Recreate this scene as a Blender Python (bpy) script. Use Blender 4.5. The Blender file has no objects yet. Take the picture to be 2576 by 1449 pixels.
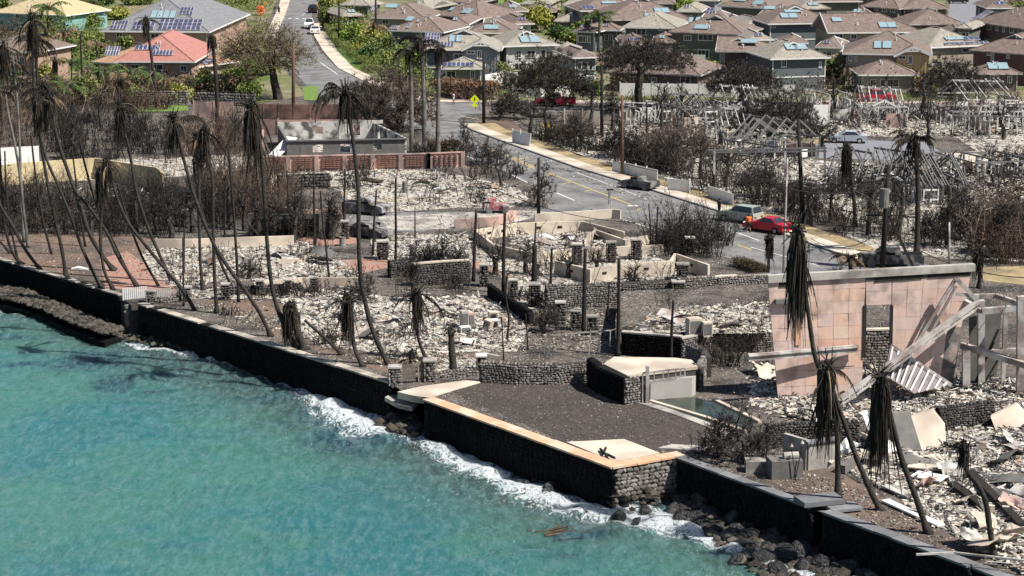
import bpy, math, random
import numpy as np
from mathutils import Vector, Matrix
from mathutils.geometry import tessellate_polygon
R = math.radians
SC = bpy.context.scene
COL = SC.collection
# ------------------------------------------------------------------ camera, sky, sun, exposure
F, CX, CY, HC, TH = 5400.0, 1288.0, 724.5, 38.0, R(12.2)
cam = bpy.data.cameras.new('camera'); cam.sensor_width = 36; cam.lens = 36*F/2576
cam.clip_start = 1; cam.clip_end = 6000
co = bpy.data.objects.new('camera', cam); COL.objects.link(co)
co.location = (0, 0, HC); co.rotation_euler = (R(90)-TH, 0, 0); SC.camera = co
SUN_EL, SUN_AZ = R(52), math.atan2(0.90, -0.42)          # azimuth from +Y towards +X
sv = Vector((math.sin(SUN_AZ)*math.cos(SUN_EL), math.cos(SUN_AZ)*math.cos(SUN_EL), math.sin(SUN_EL)))
W = bpy.data.worlds.new('World'); SC.world = W; W.use_nodes = True
nt = W.node_tree; nt.nodes.clear()
sk = nt.nodes.new('ShaderNodeTexSky'); sk.sky_type = 'NISHITA'; sk.sun_disc = False
sk.sun_elevation = SUN_EL; sk.sun_rotation = SUN_AZ; sk.dust_density = 0.6
bg = nt.nodes.new('ShaderNodeBackground'); bg.inputs['Strength'].default_value = 0.06
wo = nt.nodes.new('ShaderNodeOutputWorld')
nt.links.new(sk.outputs[0], bg.inputs[0]); nt.links.new(bg.outputs[0], wo.inputs[0])
sl = bpy.data.lights.new('sun', 'SUN'); sl.energy = 5.0; sl.angle = R(0.53); sl.color = (1.0, .965, .90)
so = bpy.data.objects.new('sun', sl); COL.objects.link(so); so.rotation_euler = sv.to_track_quat('Z', 'Y').to_euler()
SC.view_settings.view_transform = 'Standard'; SC.view_settings.look = 'None'
SC.view_settings.exposure = 0.62; SC.view_settings.gamma = 1; SC.view_settings.use_curve_mapping = False
SC.cycles.max_bounces = 5; SC.cycles.diffuse_bounces = 2; SC.cycles.transparent_max_bounces = 6
# ------------------------------------------------------------------ survey helpers: a bearing from the viewpoint meets a plane of the place
def ray(x, y):
    u, v = (x-CX)/F, (y-CY)/F
    return Vector((u, math.cos(TH)-v*math.sin(TH), -math.sin(TH)-v*math.cos(TH)))
def at(x, y, z=0.0):
    d = ray(x, y); t = (HC-z)/-d.z
    return Vector((d.x*t, d.y*t, z))
def aty(x, y, Y):
    d = ray(x, y); t = Y/d.y
    return Vector((d.x*t, Y, HC+d.z*t))
def atp(x, y, p, n):
    d = ray(x, y); o = Vector((0, 0, HC)); t = (p-o).dot(n)/d.dot(n)
    return o+d*t
def A(pts, z=0.0): return [at(x, y, z) for x, y in pts]
# ------------------------------------------------------------------ materials
MATS = {}
def M(name, col, rough=.9, var=.25, sc=1.5, bump=0, tint=False, col2=None, sc2=.15, metal=0, spec=.12, orand=0, c2lim=(.45, .6), stretch=None):
    if name in MATS: return MATS[name]
    m = bpy.data.materials.new(name); m.use_nodes = True; MATS[name] = m
    t = m.node_tree; n = t.nodes; l = t.links; b = n['Principled BSDF']
    b.inputs['Roughness'].default_value = rough; b.inputs['Metallic'].default_value = metal
    b.inputs['Specular IOR Level'].default_value = spec
    g = n.new('ShaderNodeNewGeometry'); pos = g.outputs['Position']
    if stretch:
        mp = n.new('ShaderNodeMapping'); mp.inputs['Scale'].default_value = stretch; l.new(pos, mp.inputs[0]); pos = mp.outputs[0]
    nz = n.new('ShaderNodeTexNoise'); nz.inputs['Scale'].default_value = sc; nz.inputs['Detail'].default_value = 6; nz.inputs['Roughness'].default_value = .65
    l.new(pos, nz.inputs['Vector'])
    mr = n.new('ShaderNodeMapRange'); mr.inputs[1].default_value = .25; mr.inputs[2].default_value = .75
    mr.inputs[3].default_value = 1-var; mr.inputs[4].default_value = 1+var; l.new(nz.outputs[0], mr.inputs[0])
    base = n.new('ShaderNodeRGB'); base.outputs[0].default_value = (*col, 1); src = base.outputs[0]
    if col2:
        n2 = n.new('ShaderNodeTexNoise'); n2.inputs['Scale'].default_value = sc2; n2.inputs['Detail'].default_value = 5; l.new(g.outputs['Position'], n2.inputs['Vector'])
        r2 = n.new('ShaderNodeMapRange'); r2.inputs[1].default_value = c2lim[0]; r2.inputs[2].default_value = c2lim[1]; l.new(n2.outputs[0], r2.inputs[0])
        mx = n.new('ShaderNodeMixRGB'); l.new(r2.outputs[0], mx.inputs[0]); l.new(src, mx.inputs[1]); mx.inputs[2].default_value = (*col2, 1); src = mx.outputs[0]
    if tint:
        a = n.new('ShaderNodeAttribute'); a.attribute_name = 'tint'
        mx = n.new('ShaderNodeMixRGB'); mx.blend_type = 'MULTIPLY'; mx.inputs[0].default_value = 1; l.new(src, mx.inputs[1]); l.new(a.outputs['Color'], mx.inputs[2]); src = mx.outputs[0]
    fac = mr.outputs[0]
    if orand:
        oi = n.new('ShaderNodeObjectInfo'); mo = n.new('ShaderNodeMapRange'); mo.inputs[3].default_value = 1-orand; mo.inputs[4].default_value = 1+orand
        l.new(oi.outputs['Random'], mo.inputs[0]); mu = n.new('ShaderNodeMath'); mu.operation = 'MULTIPLY'; l.new(fac, mu.inputs[0]); l.new(mo.outputs[0], mu.inputs[1]); fac = mu.outputs[0]
    vm = n.new('ShaderNodeVectorMath'); vm.operation = 'SCALE'; l.new(src, vm.inputs[0]); l.new(fac, vm.inputs['Scale'])
    l.new(vm.outputs[0], b.inputs['Base Color'])
    if bump:
        bn = n.new('ShaderNodeBump'); bn.inputs['Strength'].default_value = min(1, bump); bn.inputs['Distance'].default_value = .08*max(1, bump)
        nb = n.new('ShaderNodeTexNoise'); nb.inputs['Scale'].default_value = sc*2.3; nb.inputs['Detail'].default_value = 5; l.new(pos, nb.inputs['Vector'])
        l.new(nb.outputs[0], bn.inputs['Height']); l.new(bn.outputs[0], b.inputs['Normal'])
    return m
def speckle(m, scale, thr, col):
    """scatter of small flecks of another colour over a material"""
    t = m.node_tree; n = t.nodes; l = t.links; b = n['Principled BSDF']; src = b.inputs['Base Color'].links[0].from_socket
    g = n.new('ShaderNodeNewGeometry'); v = n.new('ShaderNodeTexVoronoi'); v.inputs['Scale'].default_value = scale; l.new(g.outputs['Position'], v.inputs['Vector'])
    n2 = n.new('ShaderNodeTexNoise'); n2.inputs['Scale'].default_value = .35; n2.inputs['Detail'].default_value = 4; l.new(g.outputs['Position'], n2.inputs['Vector'])
    mm = n.new('ShaderNodeMath'); mm.operation = 'MULTIPLY'; l.new(n2.outputs[0], mm.inputs[0]); mm.inputs[1].default_value = thr*2
    lt = n.new('ShaderNodeMath'); lt.operation = 'LESS_THAN'; l.new(v.outputs['Distance'], lt.inputs[0]); l.new(mm.outputs[0], lt.inputs[1])
    mx = n.new('ShaderNodeMixRGB'); l.new(lt.outputs[0], mx.inputs[0]); l.new(src, mx.inputs[1]); mx.inputs[2].default_value = (*col, 1); l.new(mx.outputs[0], b.inputs['Base Color'])
    return m
m_lawn = speckle(M('charred_soil', (.070, .059, .051), var=.45, sc=2.5, bump=1, col2=(.06, .052, .047), sc2=.25), 5, .10, (.36, .32, .27))
m_ground = speckle(M('burnt_ground', (.115, .098, .084), var=.5, sc=1.8, bump=1.5, col2=(.05, .044, .04), sc2=.3), 5, .2, (.48, .44, .38))
m_ash = speckle(M('ash_ground', (.50, .455, .385), var=.45, sc=3.2, bump=3, col2=(.25, .225, .195), sc2=1.1, c2lim=(.49, .62)), 4.5, .25, (.7, .67, .6))
m_brown = speckle(M('brown_soil', (.165, .115, .088), var=.3, sc=1.5, bump=.6, col2=(.10, .078, .066), sc2=.2), 3, .06, (.4, .36, .3))
m_redbrick = M('red_paving', (.33, .18, .14), var=.35, sc=3, bump=.4, col2=(.30, .2, .16), sc2=.8)
m_asph = M('asphalt', (.20, .195, .19), var=.22, sc=1.6, col2=(.125, .12, .12), sc2=.35, c2lim=(.42, .66))
m_asph2 = M('far_asphalt', (.20, .20, .215), var=.1, sc=.5)
m_walk = M('sidewalk_concrete', (.52, .46, .38), var=.22, sc=1.2, col2=(.36, .29, .22), sc2=.3)
m_drygr = M('dry_grass', (.33, .25, .14), var=.35, sc=1.5, col2=(.2, .16, .1), sc2=.3)
m_green = M('green_grass', (.13, .20, .05), var=.3, sc=1.5)
m_conc = M('concrete', (.40, .37, .33), var=.22, sc=.9, bump=.3, col2=(.22, .2, .18), sc2=.5)
m_concl = M('pale_concrete', (.58, .50, .40), var=.2, sc=.8, col2=(.40, .33, .27), sc2=.4)
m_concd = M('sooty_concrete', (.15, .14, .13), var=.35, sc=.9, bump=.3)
m_cream = M('cream_plaster', (.62, .53, .42), var=.22, sc=.9, col2=(.36, .30, .25), sc2=.45)
m_coral = M('pink_plaster', (.50, .33, .27), var=.25, sc=.8, col2=(.27, .20, .18), sc2=.5)
m_orange = M('orange_coping', (.58, .35, .22), var=.2, sc=1.2, col2=(.56, .44, .33), sc2=.5, orand=.08)
m_slate = M('grey_coping', (.17, .17, .175), var=.25, sc=2, orand=.2)
m_tan = M('tan_coping', (.42, .37, .30), var=.25, sc=1.5, orand=.15, col2=(.2, .18, .16), sc2=.5)
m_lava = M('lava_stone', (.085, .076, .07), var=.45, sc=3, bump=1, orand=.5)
m_lavad = M('shaded_lava_stone', (.008, .0078, .008), var=.5, sc=3, bump=1, orand=.45)  # lava stone with the shade of walls turned from the sun in its colour
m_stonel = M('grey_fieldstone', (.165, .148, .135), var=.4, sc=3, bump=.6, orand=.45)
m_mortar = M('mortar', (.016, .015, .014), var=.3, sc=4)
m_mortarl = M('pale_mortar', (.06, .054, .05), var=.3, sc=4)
m_char = M('charred_wood', (.030, .026, .024), rough=.85, var=.5, sc=5, bump=.4)
m_trunk = M('scorched_palm_bark', (.050, .043, .038), var=.45, sc=4, bump=1, col2=(.035, .03, .027), sc2=.6)
m_trunkg = M('grey_palm_bark', (.17, .155, .14), var=.3, sc=2, bump=.4, col2=(.1, .09, .08), sc2=.8)
m_dead = M('scorched_frond', (.026, .022, .019), var=.5, sc=4, tint=True)
m_deadl = M('dry_frond', (.17, .125, .08), var=.5, sc=3, tint=True)
m_gfrond = M('green_frond', (.07, .105, .035), var=.4, sc=3, tint=True)
m_twig = M('burnt_twig', (.042, .037, .034), var=.5, sc=2, tint=True)
m_twigb = M('brown_twig', (.10, .076, .062), var=.5, sc=2, tint=True)
m_bark = M('burnt_bark', (.055, .048, .043), var=.5, sc=3, bump=.5)
m_leaf = M('green_leaf', (.115, .155, .045), rough=.6, var=.4, sc=.8, tint=True, spec=.2)
m_leafd = M('scorched_leaf', (.062, .052, .036), var=.5, sc=1.5, tint=True)
m_rub = M('rubble', (1, 1, 1), var=.22, sc=5, tint=True)
m_white = M('white_paint', (.68, .665, .63), rough=.6, var=.1, sc=1)
m_whited = M('sooty_white_paint', (.46, .44, .41), var=.4, sc=1.2, col2=(.10, .09, .085), sc2=.9)
m_steel = M('scorched_steel', (.16, .155, .15), rough=.6, var=.35, sc=1.5, metal=.2)
m_steell = M('pale_beam_paint', (.45, .42, .39), var=.3, sc=1.5, col2=(.25, .2, .18), sc2=.8)
m_glass = M('window_glass', (.03, .035, .045), rough=.12, var=.2, sc=.5, spec=.6)
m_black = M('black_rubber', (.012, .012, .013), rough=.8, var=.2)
m_pv = M('solar_cell', (.055, .065, .13), rough=.25, var=.15, sc=1, spec=.6)
m_therm = M('solar_heater_glass', (.24, .33, .36), rough=.2, var=.08, sc=.5, spec=.6)
m_yel = M('yellow_road_paint', (.62, .44, .12), var=.25, sc=2)
m_wline = M('white_road_paint', (.60, .60, .58), var=.25, sc=2)
# ------------------------------------------------------------------ mesh builder
def nrm(v): return v/np.maximum(np.linalg.norm(v, axis=-1, keepdims=True), 1e-9)
def rotm(rng, n, tilt=1.0):
    """n random rotations: any heading, tilted up to `tilt` radians"""
    a = rng.uniform(0, 2*np.pi, n); b = rng.uniform(-tilt, tilt, n); c = rng.uniform(-tilt, tilt, n)
    ca, sa, cb, sb, cc, sc_ = np.cos(a), np.sin(a), np.cos(b), np.sin(b), np.cos(c), np.sin(c)
    z = np.zeros(n); o = np.ones(n)
    Rz = np.array([[ca, -sa, z], [sa, ca, z], [z, z, o]]).transpose(2, 0, 1)
    Rx = np.array([[o, z, z], [z, cb, -sb], [z, sb, cb]]).transpose(2, 0, 1)
    Ry = np.array([[cc, z, sc_], [z, o, z], [-sc_, z, cc]]).transpose(2, 0, 1)
    return Rz @ Rx @ Ry
BOXV = np.array([[x, y, z] for x in (-.5, .5) for y in (-.5, .5) for z in (-.5, .5)])
BOXF = np.array([[0, 1, 3, 2], [4, 6, 7, 5], [0, 4, 5, 1], [2, 3, 7, 6], [0, 2, 6, 4], [1, 5, 7, 3]])
class MB:
    def __init__(s): s.v = []; s.q = []; s.t = []; s.c = []; s.n = 0
    def add(s, v, quads=None, tris=None, col=None):
        v = np.asarray(v, float).reshape(-1, 3)
        if quads is not None: s.q.append(np.asarray(quads, int).reshape(-1, 4)+s.n)
        if tris is not None: s.t.append(np.asarray(tris, int).reshape(-1, 3)+s.n)
        c = np.ones((len(v), 3)) if col is None else np.broadcast_to(np.asarray(col, float), (len(v), 3))
        s.v.append(v); s.c.append(c); s.n += len(v); return s
    def boxes(s, c, size, rot=None, col=None, jit=0, rng=None):
        c = np.asarray(c, float).reshape(-1, 3); n = len(c); size = np.broadcast_to(np.asarray(size, float), (n, 3))
        P = BOXV[None]*size[:, None, :]
        if jit: P = P*(1+rng.uniform(-jit, jit, P.shape))
        if rot is not None: P = np.einsum('nij,nkj->nki', rot, P)
        P = P+c[:, None]; f = BOXF[None]+(np.arange(n)*8)[:, None, None]
        s.add(P.reshape(-1, 3), f.reshape(-1, 4), col=None if col is None else np.repeat(np.broadcast_to(col, (n, 3)), 8, 0)); return s
    def box(s, x0, x1, y0, y1, z0, z1, **k): return s.boxes([((x0+x1)/2, (y0+y1)/2, (z0+z1)/2)], [(x1-x0, y1-y0, z1-z0)], **k)
    def bar(s, p, q, w, h, up=(0, 0, 1), col=None):
        """box of section w x h between two points"""
        p = Vector(p); q = Vector(q); d = q-p; L = d.length; d.normalize(); up = Vector(up)
        x = d.cross(up)
        if x.length < 1e-3: x = d.cross(Vector((1, 0, 0)))
        x.normalize(); y = x.cross(d); m = np.array([[d[i], x[i], y[i]] for i in range(3)])
        return s.boxes([(p+q)/2], [(L, w, h)], rot=m[None], col=col)
    def segs(s, p0, p1, r0, r1, k=3, col=None):
        p0 = np.asarray(p0, float).reshape(-1, 3); p1 = np.asarray(p1, float).reshape(-1, 3); n = len(p0)
        if n == 0: return s
        r0 = np.broadcast_to(r0, n); r1 = np.broadcast_to(r1, n)
        d = nrm(p1-p0); ref = np.where(np.abs(d[:, 2:3]) > .9, np.array([[1., 0, 0]]), np.array([[0, 0, 1.]]))
        a = nrm(np.cross(d, ref)); b = np.cross(d, a); th = np.arange(k)*2*np.pi/k
        ring = np.cos(th)[None, :, None]*a[:, None]+np.sin(th)[None, :, None]*b[:, None]
        V = np.concatenate([p0[:, None]+ring*r0[:, None, None], p1[:, None]+ring*r1[:, None, None]], 1)
        i = np.arange(k); j = (i+1) % k; f = np.stack([i, j, j+k, i+k], 1)
        f = f[None]+(np.arange(n)*2*k)[:, None, None]
        s.add(V.reshape(-1, 3), f.reshape(-1, 4), col=None if col is None else np.repeat(np.broadcast_to(col, (n, 3)), 2*k, 0)); return s
    def tube(s, pts, rad, k=8, cap=True, col=None):
        P = np.array([tuple(p) for p in pts], float); n = len(P); rad = np.broadcast_to(rad, n)
        t = nrm(np.gradient(P, axis=0)); a = nrm(np.cross(t, np.array([.13, 1, .07]))); b = np.cross(t, a); th = np.arange(k)*2*np.pi/k
        V = P[:, None]+(np.cos(th)[None, :, None]*a[:, None]+np.sin(th)[None, :, None]*b[:, None])*rad[:, None, None]
        i = np.arange(k); j = (i+1) % k; f = np.stack([i, j, j+k, i+k], 1)[None]+(np.arange(n-1)*k)[:, None, None]
        tr = None; VV = V.reshape(-1, 3)
        if cap:
            VV = np.vstack([VV, P[0], P[-1]]); tr = [(j_, i_, n*k) for i_, j_ in zip(i, j)]+[((n-1)*k+i_, (n-1)*k+j_, n*k+1) for i_, j_ in zip(i, j)]
        return s.add(VV, f.reshape(-1, 4), tr, col)
    def prism(s, pts, off, col=None):
        """extrude a planar polygon (list of 3-D points) by a vector"""
        n = len(pts); tr = tessellate_polygon([[Vector(p) for p in pts]])
        V = [tuple(p) for p in pts]+[tuple(Vector(p)+Vector(off)) for p in pts]
        t = [tuple(a) for a in tr]+[(c+n, b+n, a+n) for a, b, c in tr]
        q = [(i, (i+1) % n, (i+1) % n+n, i+n) for i in range(n)]
        return s.add(V, q, t, col)
    def sheet(s, pts, col=None): return s.add([tuple(p) for p in pts], None, [tuple(a) for a in tessellate_polygon([[Vector(p) for p in pts]])], col)
    def quads(s, Q, col=None):
        Q = np.asarray(Q, float).reshape(-1, 4, 3); n = len(Q)
        return s.add(Q.reshape(-1, 3), np.arange(n*4).reshape(n, 4), col=None if col is None else np.repeat(np.broadcast_to(col, (n, 3)), 4, 0))
    def mesh(s, name, mat, origin=(0, 0, 0), smooth=False):
        V = np.vstack(s.v)-np.array(tuple(origin)); C = np.vstack(s.c)
        q = np.vstack(s.q) if s.q else np.zeros((0, 4), int); t = np.vstack(s.t) if s.t else np.zeros((0, 3), int)
        me = bpy.data.meshes.new(name); me.vertices.add(len(V)); me.vertices.foreach_set('co', V.ravel())
        me.loops.add(q.size+t.size); me.loops.foreach_set('vertex_index', np.concatenate([q.ravel(), t.ravel()]).astype(np.int32))
        me.polygons.add(len(q)+len(t))
        ls = np.concatenate([np.arange(len(q))*4, q.size+np.arange(len(t))*3]).astype(np.int32); me.polygons.foreach_set('loop_start', ls)
        me.polygons.foreach_set('use_smooth', np.full(len(q)+len(t), bool(smooth)))
        if (C != 1).any():
            a = me.attributes.new('tint', 'FLOAT_COLOR', 'POINT'); a.data.foreach_set('color', np.hstack([C, np.ones((len(C), 1))]).ravel())
        else:
            a = me.attributes.new('tint', 'FLOAT_COLOR', 'POINT'); a.data.foreach_set('color', np.ones(len(C)*4))
        me.update(calc_edges=True); me.validate(); me.materials.append(mat); return me
    def build(s, name, mat, parent=None, label=None, cat=None, group=None, kind=None, smooth=False, origin=None):
        if parent is not None: og = ORG[parent]
        else: og = tuple(np.vstack(s.v).mean(0)*[1, 1, 0]+[0, 0, np.vstack(s.v)[:, 2].min()]) if origin is None else tuple(origin)
        if kind == 'structure': og = (0, 0, 0)
        o = bpy.data.objects.new(name, s.mesh(name, mat, og, smooth)); COL.objects.link(o)
        if parent is not None: o.parent = parent
        else: o.location = og
        ORG[o] = og; tag(o, label, cat, group, kind); return o
class ODict(dict):
    def __setitem__(s, k, v): dict.__setitem__(s, k.name, v)
    def __getitem__(s, k): return dict.__getitem__(s, k.name)
ORG = ODict()
def tag(o, label=None, cat=None, group=None, kind=None):
    if label: o['label'] = label
    if cat: o['category'] = cat
    if group: o['group'] = group
    if kind: o['kind'] = kind
def thing(name, loc, label, cat, group=None):
    o = bpy.data.objects.new(name, None); COL.objects.link(o); o.location = loc; o.empty_display_size = .3
    ORG[o] = tuple(loc); tag(o, label, cat, group); return o
def inst(name, me, parent, loc, rot=(0, 0, 0), scale=(1, 1, 1), world=True):
    o = bpy.data.objects.new(name, me); COL.objects.link(o); o.parent = parent
    o.location = Vector(loc)-Vector(ORG[parent]) if world else loc
    if isinstance(rot, Matrix): o.rotation_euler = rot.to_euler()
    else: o.rotation_euler = rot
    o.scale = scale; ORG[o] = ORG[parent]; return o
def inside(P, poly):
    x, y = P[:, 0], P[:, 1]; r = np.zeros(len(P), bool); n = len(poly)
    for i in range(n):
        x1, y1 = poly[i][0], poly[i][1]; x2, y2 = poly[(i+1) % n][0], poly[(i+1) % n][1]
        if y1 == y2: continue
        c = ((y1 > y) != (y2 > y)) & (x < (x2-x1)*(y-y1)/(y2-y1)+x1); r ^= c
    return r
def scatter(rng, poly, n):
    a = np.array([(p[0], p[1]) for p in poly]); lo, hi = a.min(0), a.max(0); out = np.zeros((0, 2))
    while len(out) < n:
        q = rng.uniform(lo, hi, (n*3+20, 2)); out = np.vstack([out, q[inside(q, a)]])
    return out[:n]
def area(poly): return abs(sum(poly[i][0]*poly[(i+1) % len(poly)][1]-poly[(i+1) % len(poly)][0]*poly[i][1] for i in range(len(poly))))/2
def sheet(name, D, z, mat, kind='structure', **k):
    return MB().sheet(A(D, z)).build(name, mat, kind=kind, **k)
def smooth_path(pts, n=5):
    P = [Vector(p) for p in pts]; P = [P[0]*2-P[1]]+P+[P[-1]*2-P[-2]]; out = []
    for i in range(1, len(P)-2):
        for j in range(n):
            t = j/n; a, b, c, d = P[i-1:i+3]
            out.append(.5*((2*b)+(c-a)*t+(2*a-5*b+4*c-d)*t*t+(3*b-a-3*c+d)*t**3))
    out.append(P[-2]); return out
# ------------------------------------------------------------------ land, water
ZW = -2.45                      # sea level; the lots lie at 0
CO = [at(-1500, 150, .25), at(0, 652, .25), at(303, 742, .25), at(345, 762, .25), at(978, 960, .25), at(1010, 984, .25), at(1066, 1002, .25),
      at(1540, 1175, .25), at(1700, 1147, .25), at(2040, 1275, .25), at(2066, 1285, .25), at(2436, 1422, .25), at(3600, 1850, .25)]
CO = [Vector((p.x, p.y, 0)) for p in CO]
land = [p.copy() for p in CO]
for i, p in enumerate(land):                     # keep the soil edge behind the wall faces
    a = CO[max(i-1, 0)]; b = CO[min(i+1, len(CO)-1)]; u = (b-a).normalized(); land[i] = p-Vector((u.y, -u.x, 0))*.35
far = [Vector((1500, 20, 0)), Vector((2500, 1500, 0)), Vector((2500, 4500, 0)), Vector((-2500, 4500, 0)), Vector((-2500, 1500, 0))]
def vz(L, z): return [Vector((p.x, p.y, z)) for p in L]
MB().sheet(vz(land+far, 0)).build('ground', m_ground, kind='structure')
xs = np.concatenate([[-2500, -1200, -500, -200, -110, -75], np.arange(-58, 32, .36), [45, 80, 200, 600, 2500]])
ys = np.concatenate([[-900, -300, 0, 60, 90], np.arange(104, 232, .42), [250, 300, 400, 700, 1500, 2500]])
GX, GY = np.meshgrid(xs, ys); P = np.stack([GX.ravel(), GY.ravel()], 1); rng = np.random.default_rng(5)
def dseg(P, a, b):
    a = np.array(a); b = np.array(b); d = b-a; t = np.clip(((P-a)@d)/(d@d), 0, 1); return np.linalg.norm(P-(a+t[:, None]*d), axis=1), t
foamD = [(-60, 765, .8), (20, 782, .8), (110, 803, .6), (200, 832, .5), (330, 864, .5), (430, 885, .6), (560, 912, .75), (640, 930, .8), (730, 968, .9), (800, 994, 1.7), (880, 1036, 3.0), (945, 1072, 3.3), (1010, 1085, 1.5), (1060, 1098, 1.6), (1150, 1150, 1.9),
         (1250, 1198, 1.9), (1350, 1245, 1.9), (1450, 1278, 2.2), (1560, 1293, 2.4), (1650, 1310, 2.3), (1740, 1335, 1.6), (1830, 1385, .8), (1930, 1425, .8), (2050, 1465, .7)]
foam = np.zeros(len(P))
for a, b in zip(foamD, foamD[1:]):
    pa, pb = at(a[0], a[1], ZW), at(b[0], b[1], ZW); d, t = dseg(P, pa[:2], pb[:2]); w = (a[2]+(b[2]-a[2])*t)*1.15; foam = np.maximum(foam, np.exp(-(d/w)**2))
shore = np.full(len(P), 1e9)
for a, b in zip(CO, CO[1:]): shore = np.minimum(shore, dseg(P, a[:2], b[:2])[0])
reef = np.zeros(len(P))
for x, y, rx, ry, s in [(235, 905, 3.4, 3.2, 1), (190, 925, 2.6, 2, .7), (295, 965, 1.9, 2.6, 1), (375, 985, 2.4, .9, .6), (55, 918, 4, 1.2, .75), (10, 850, 6, 1.2, .8), (120, 848, 3, 1, .5), (1440, 1345, 2.4, 1.3, .9), (1330, 1380, 2.2, 1.1, .5),
                      (1420, 1395, 1.7, .8, .6), (1790, 1400, 1.5, 1.2, .5), (880, 1100, 4, 5.5, .8), (950, 1110, 3, 3, .7), (800, 1060, 4, 3.4, .65), (690, 1000, 4, 2.6, .5), (1560, 1400, 2, 1, .4), (600, 965, 4, 2, .35), (1650, 1440, 1.5, 1, .4), (1130, 1280, 2, 2, .2)]:
    p = at(x, y, ZW); reef = np.maximum(reef, s*np.exp(-((P[:, 0]-p.x)/rx)**2-((P[:, 1]-p.y)/ry)**2))
k = rng.normal(0, 1, (26, 2)); k = nrm(k+np.array([.5, 1.1]))*rng.uniform(.7, 3.6, (26, 1)); ph = rng.uniform(0, 6.28, 26)
fine = (P[:, 0] > -59) & (P[:, 0] < 32) & (P[:, 1] > 103) & (P[:, 1] < 232)
z = sum(np.sin(P@k[i]+ph[i])*.045/np.linalg.norm(k[i])**1.1 for i in range(26))*fine
z = z*(.7+1.4*foam)+foam*.12*(1+np.sin(P@np.array([2.3, 1.7]))*.6)
mb = MB(); nx, ny = len(xs), len(ys); i = np.arange(nx-1); j = np.arange(ny-1); I, J = np.meshgrid(i, j); q = J*nx+I
mb.add(np.column_stack([P, ZW+z]), np.stack([q, q+1, q+nx+1, q+nx], -1).reshape(-1, 4), col=np.column_stack([foam, np.clip(shore/40, 0, 1), reef]))
def water_mat():
    m = bpy.data.materials.new('sea_water'); m.use_nodes = True; t = m.node_tree; n = t.nodes; l = t.links; b = n['Principled BSDF']
    a = n.new('ShaderNodeAttribute'); a.attribute_name = 'tint'; sp = n.new('ShaderNodeSeparateColor'); l.new(a.outputs['Color'], sp.inputs[0])
    g = n.new('ShaderNodeNewGeometry')
    def noise(s, d=5, st=None, r=.6, dist=0):
        x = n.new('ShaderNodeTexNoise'); x.inputs['Scale'].default_value = s; x.inputs['Detail'].default_value = d; x.inputs['Roughness'].default_value = r; x.inputs['Distortion'].default_value = dist
        src = g.outputs['Position']
        if st: mp = n.new('ShaderNodeMapping'); mp.inputs['Scale'].default_value = st; mp.inputs['Rotation'].default_value = (0, 0, .35); l.new(src, mp.inputs[0]); src = mp.outputs[0]
        l.new(src, x.inputs['Vector']); return x.outputs[0]
    def mr(s, a0, a1, b0, b1):
        x = n.new('ShaderNodeMapRange'); x.interpolation_type = 'SMOOTHSTEP'; l.new(s, x.inputs[0])
        for i_, v in zip((1, 2, 3, 4), (a0, a1, b0, b1)): x.inputs[i_].default_value = v
        return x.outputs[0]
    def mix(f, c1, c2):
        x = n.new('ShaderNodeMixRGB'); l.new(f, x.inputs[0])
        for i_, c in ((1, c1), (2, c2)):
            if isinstance(c, tuple): x.inputs[i_].default_value = (*c, 1)
            else: l.new(c, x.inputs[i_])
        return x.outputs[0]
    def math_(op, x1, x2):
        x = n.new('ShaderNodeMath'); x.operation = op
        for i_, c in ((0, x1), (1, x2)):
            if isinstance(c, (int, float)): x.inputs[i_].default_value = c
            else: l.new(c, x.inputs[i_])
        return x.outputs[0]
    big = noise(.09, 4); mid = noise(1.2, 7, (1.6, .55, 1), .75)
    c = mix(mr(big, .38, .62, 0, 1), (.036, .195, .215), (.07, .24, .185))
    c = mix(mr(math_('ADD', sp.outputs[1], math_('MULTIPLY', noise(.25, 4), .16)), .10, .42, 1, 0), c, (.085, .15, .115))          # shallows over pale bottom
    c = mix(mr(math_('ADD', sp.outputs[1], math_('MULTIPLY', noise(.5, 5), .14)), .07, .26, 1, 0), c, (.038, .052, .052))  # dark rocky bottom at the wall
    rf = math_('MULTIPLY', sp.outputs[2], mr(noise(.45, 6), .3, .62, .45, 1.25))
    c = mix(mr(rf, .18, .75, 0, .9), c, (.020, .060, .095))
    c = mix(mr(mid, .40, .66, 0, .7), c, (.16, .31, .31)); c = mix(mr(noise(1.5, 8, (1.6, .5, 1), .78, .9), .50, .32, 0, .65), c, (.022, .10, .125)); c = mix(mr(noise(3.1, 8, (1.5, .5, 1), .85, .8), .56, .70, 0, .55), c, (.34, .50, .50))  # ripple sheen, sparkle and wave shade painted as pale and dark flecks
    ff = math_('ADD', sp.outputs[0], math_('MULTIPLY', math_('SUBTRACT', noise(1.5, 10, (1.1, .6, 1), .82, 2.2), .5), 3.4))
    fo = mr(ff, .62, .98, 0, 1)
    near = mr(sp.outputs[1], .12, .34, 1, 0); glint = mr(noise(4.5, 8, (1.3, .5, 1), .8), .58, .66, 0, .9); fo = math_('MAXIMUM', fo, math_('MULTIPLY', math_('MULTIPLY', near, glint), mr(noise(.3, 3), .4, .6, 0, 1)))  # sun glints near the wall, painted white through the foam mask
    c = mix(fo, c, (.82, .86, .88)); l.new(c, b.inputs['Base Color'])
    l.new(mr(fo, 0, 1, .14, .8), b.inputs['Roughness']); b.inputs['IOR'].default_value = 1.33; b.inputs['Subsurface Weight'].default_value = .4; b.inputs['Subsurface Radius'].default_value = (1, 1, 1); b.inputs['Subsurface Scale'].default_value = 2.2
    bp = n.new('ShaderNodeBump'); bp.inputs['Strength'].default_value = 1.0; bp.inputs['Distance'].default_value = .34
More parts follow.
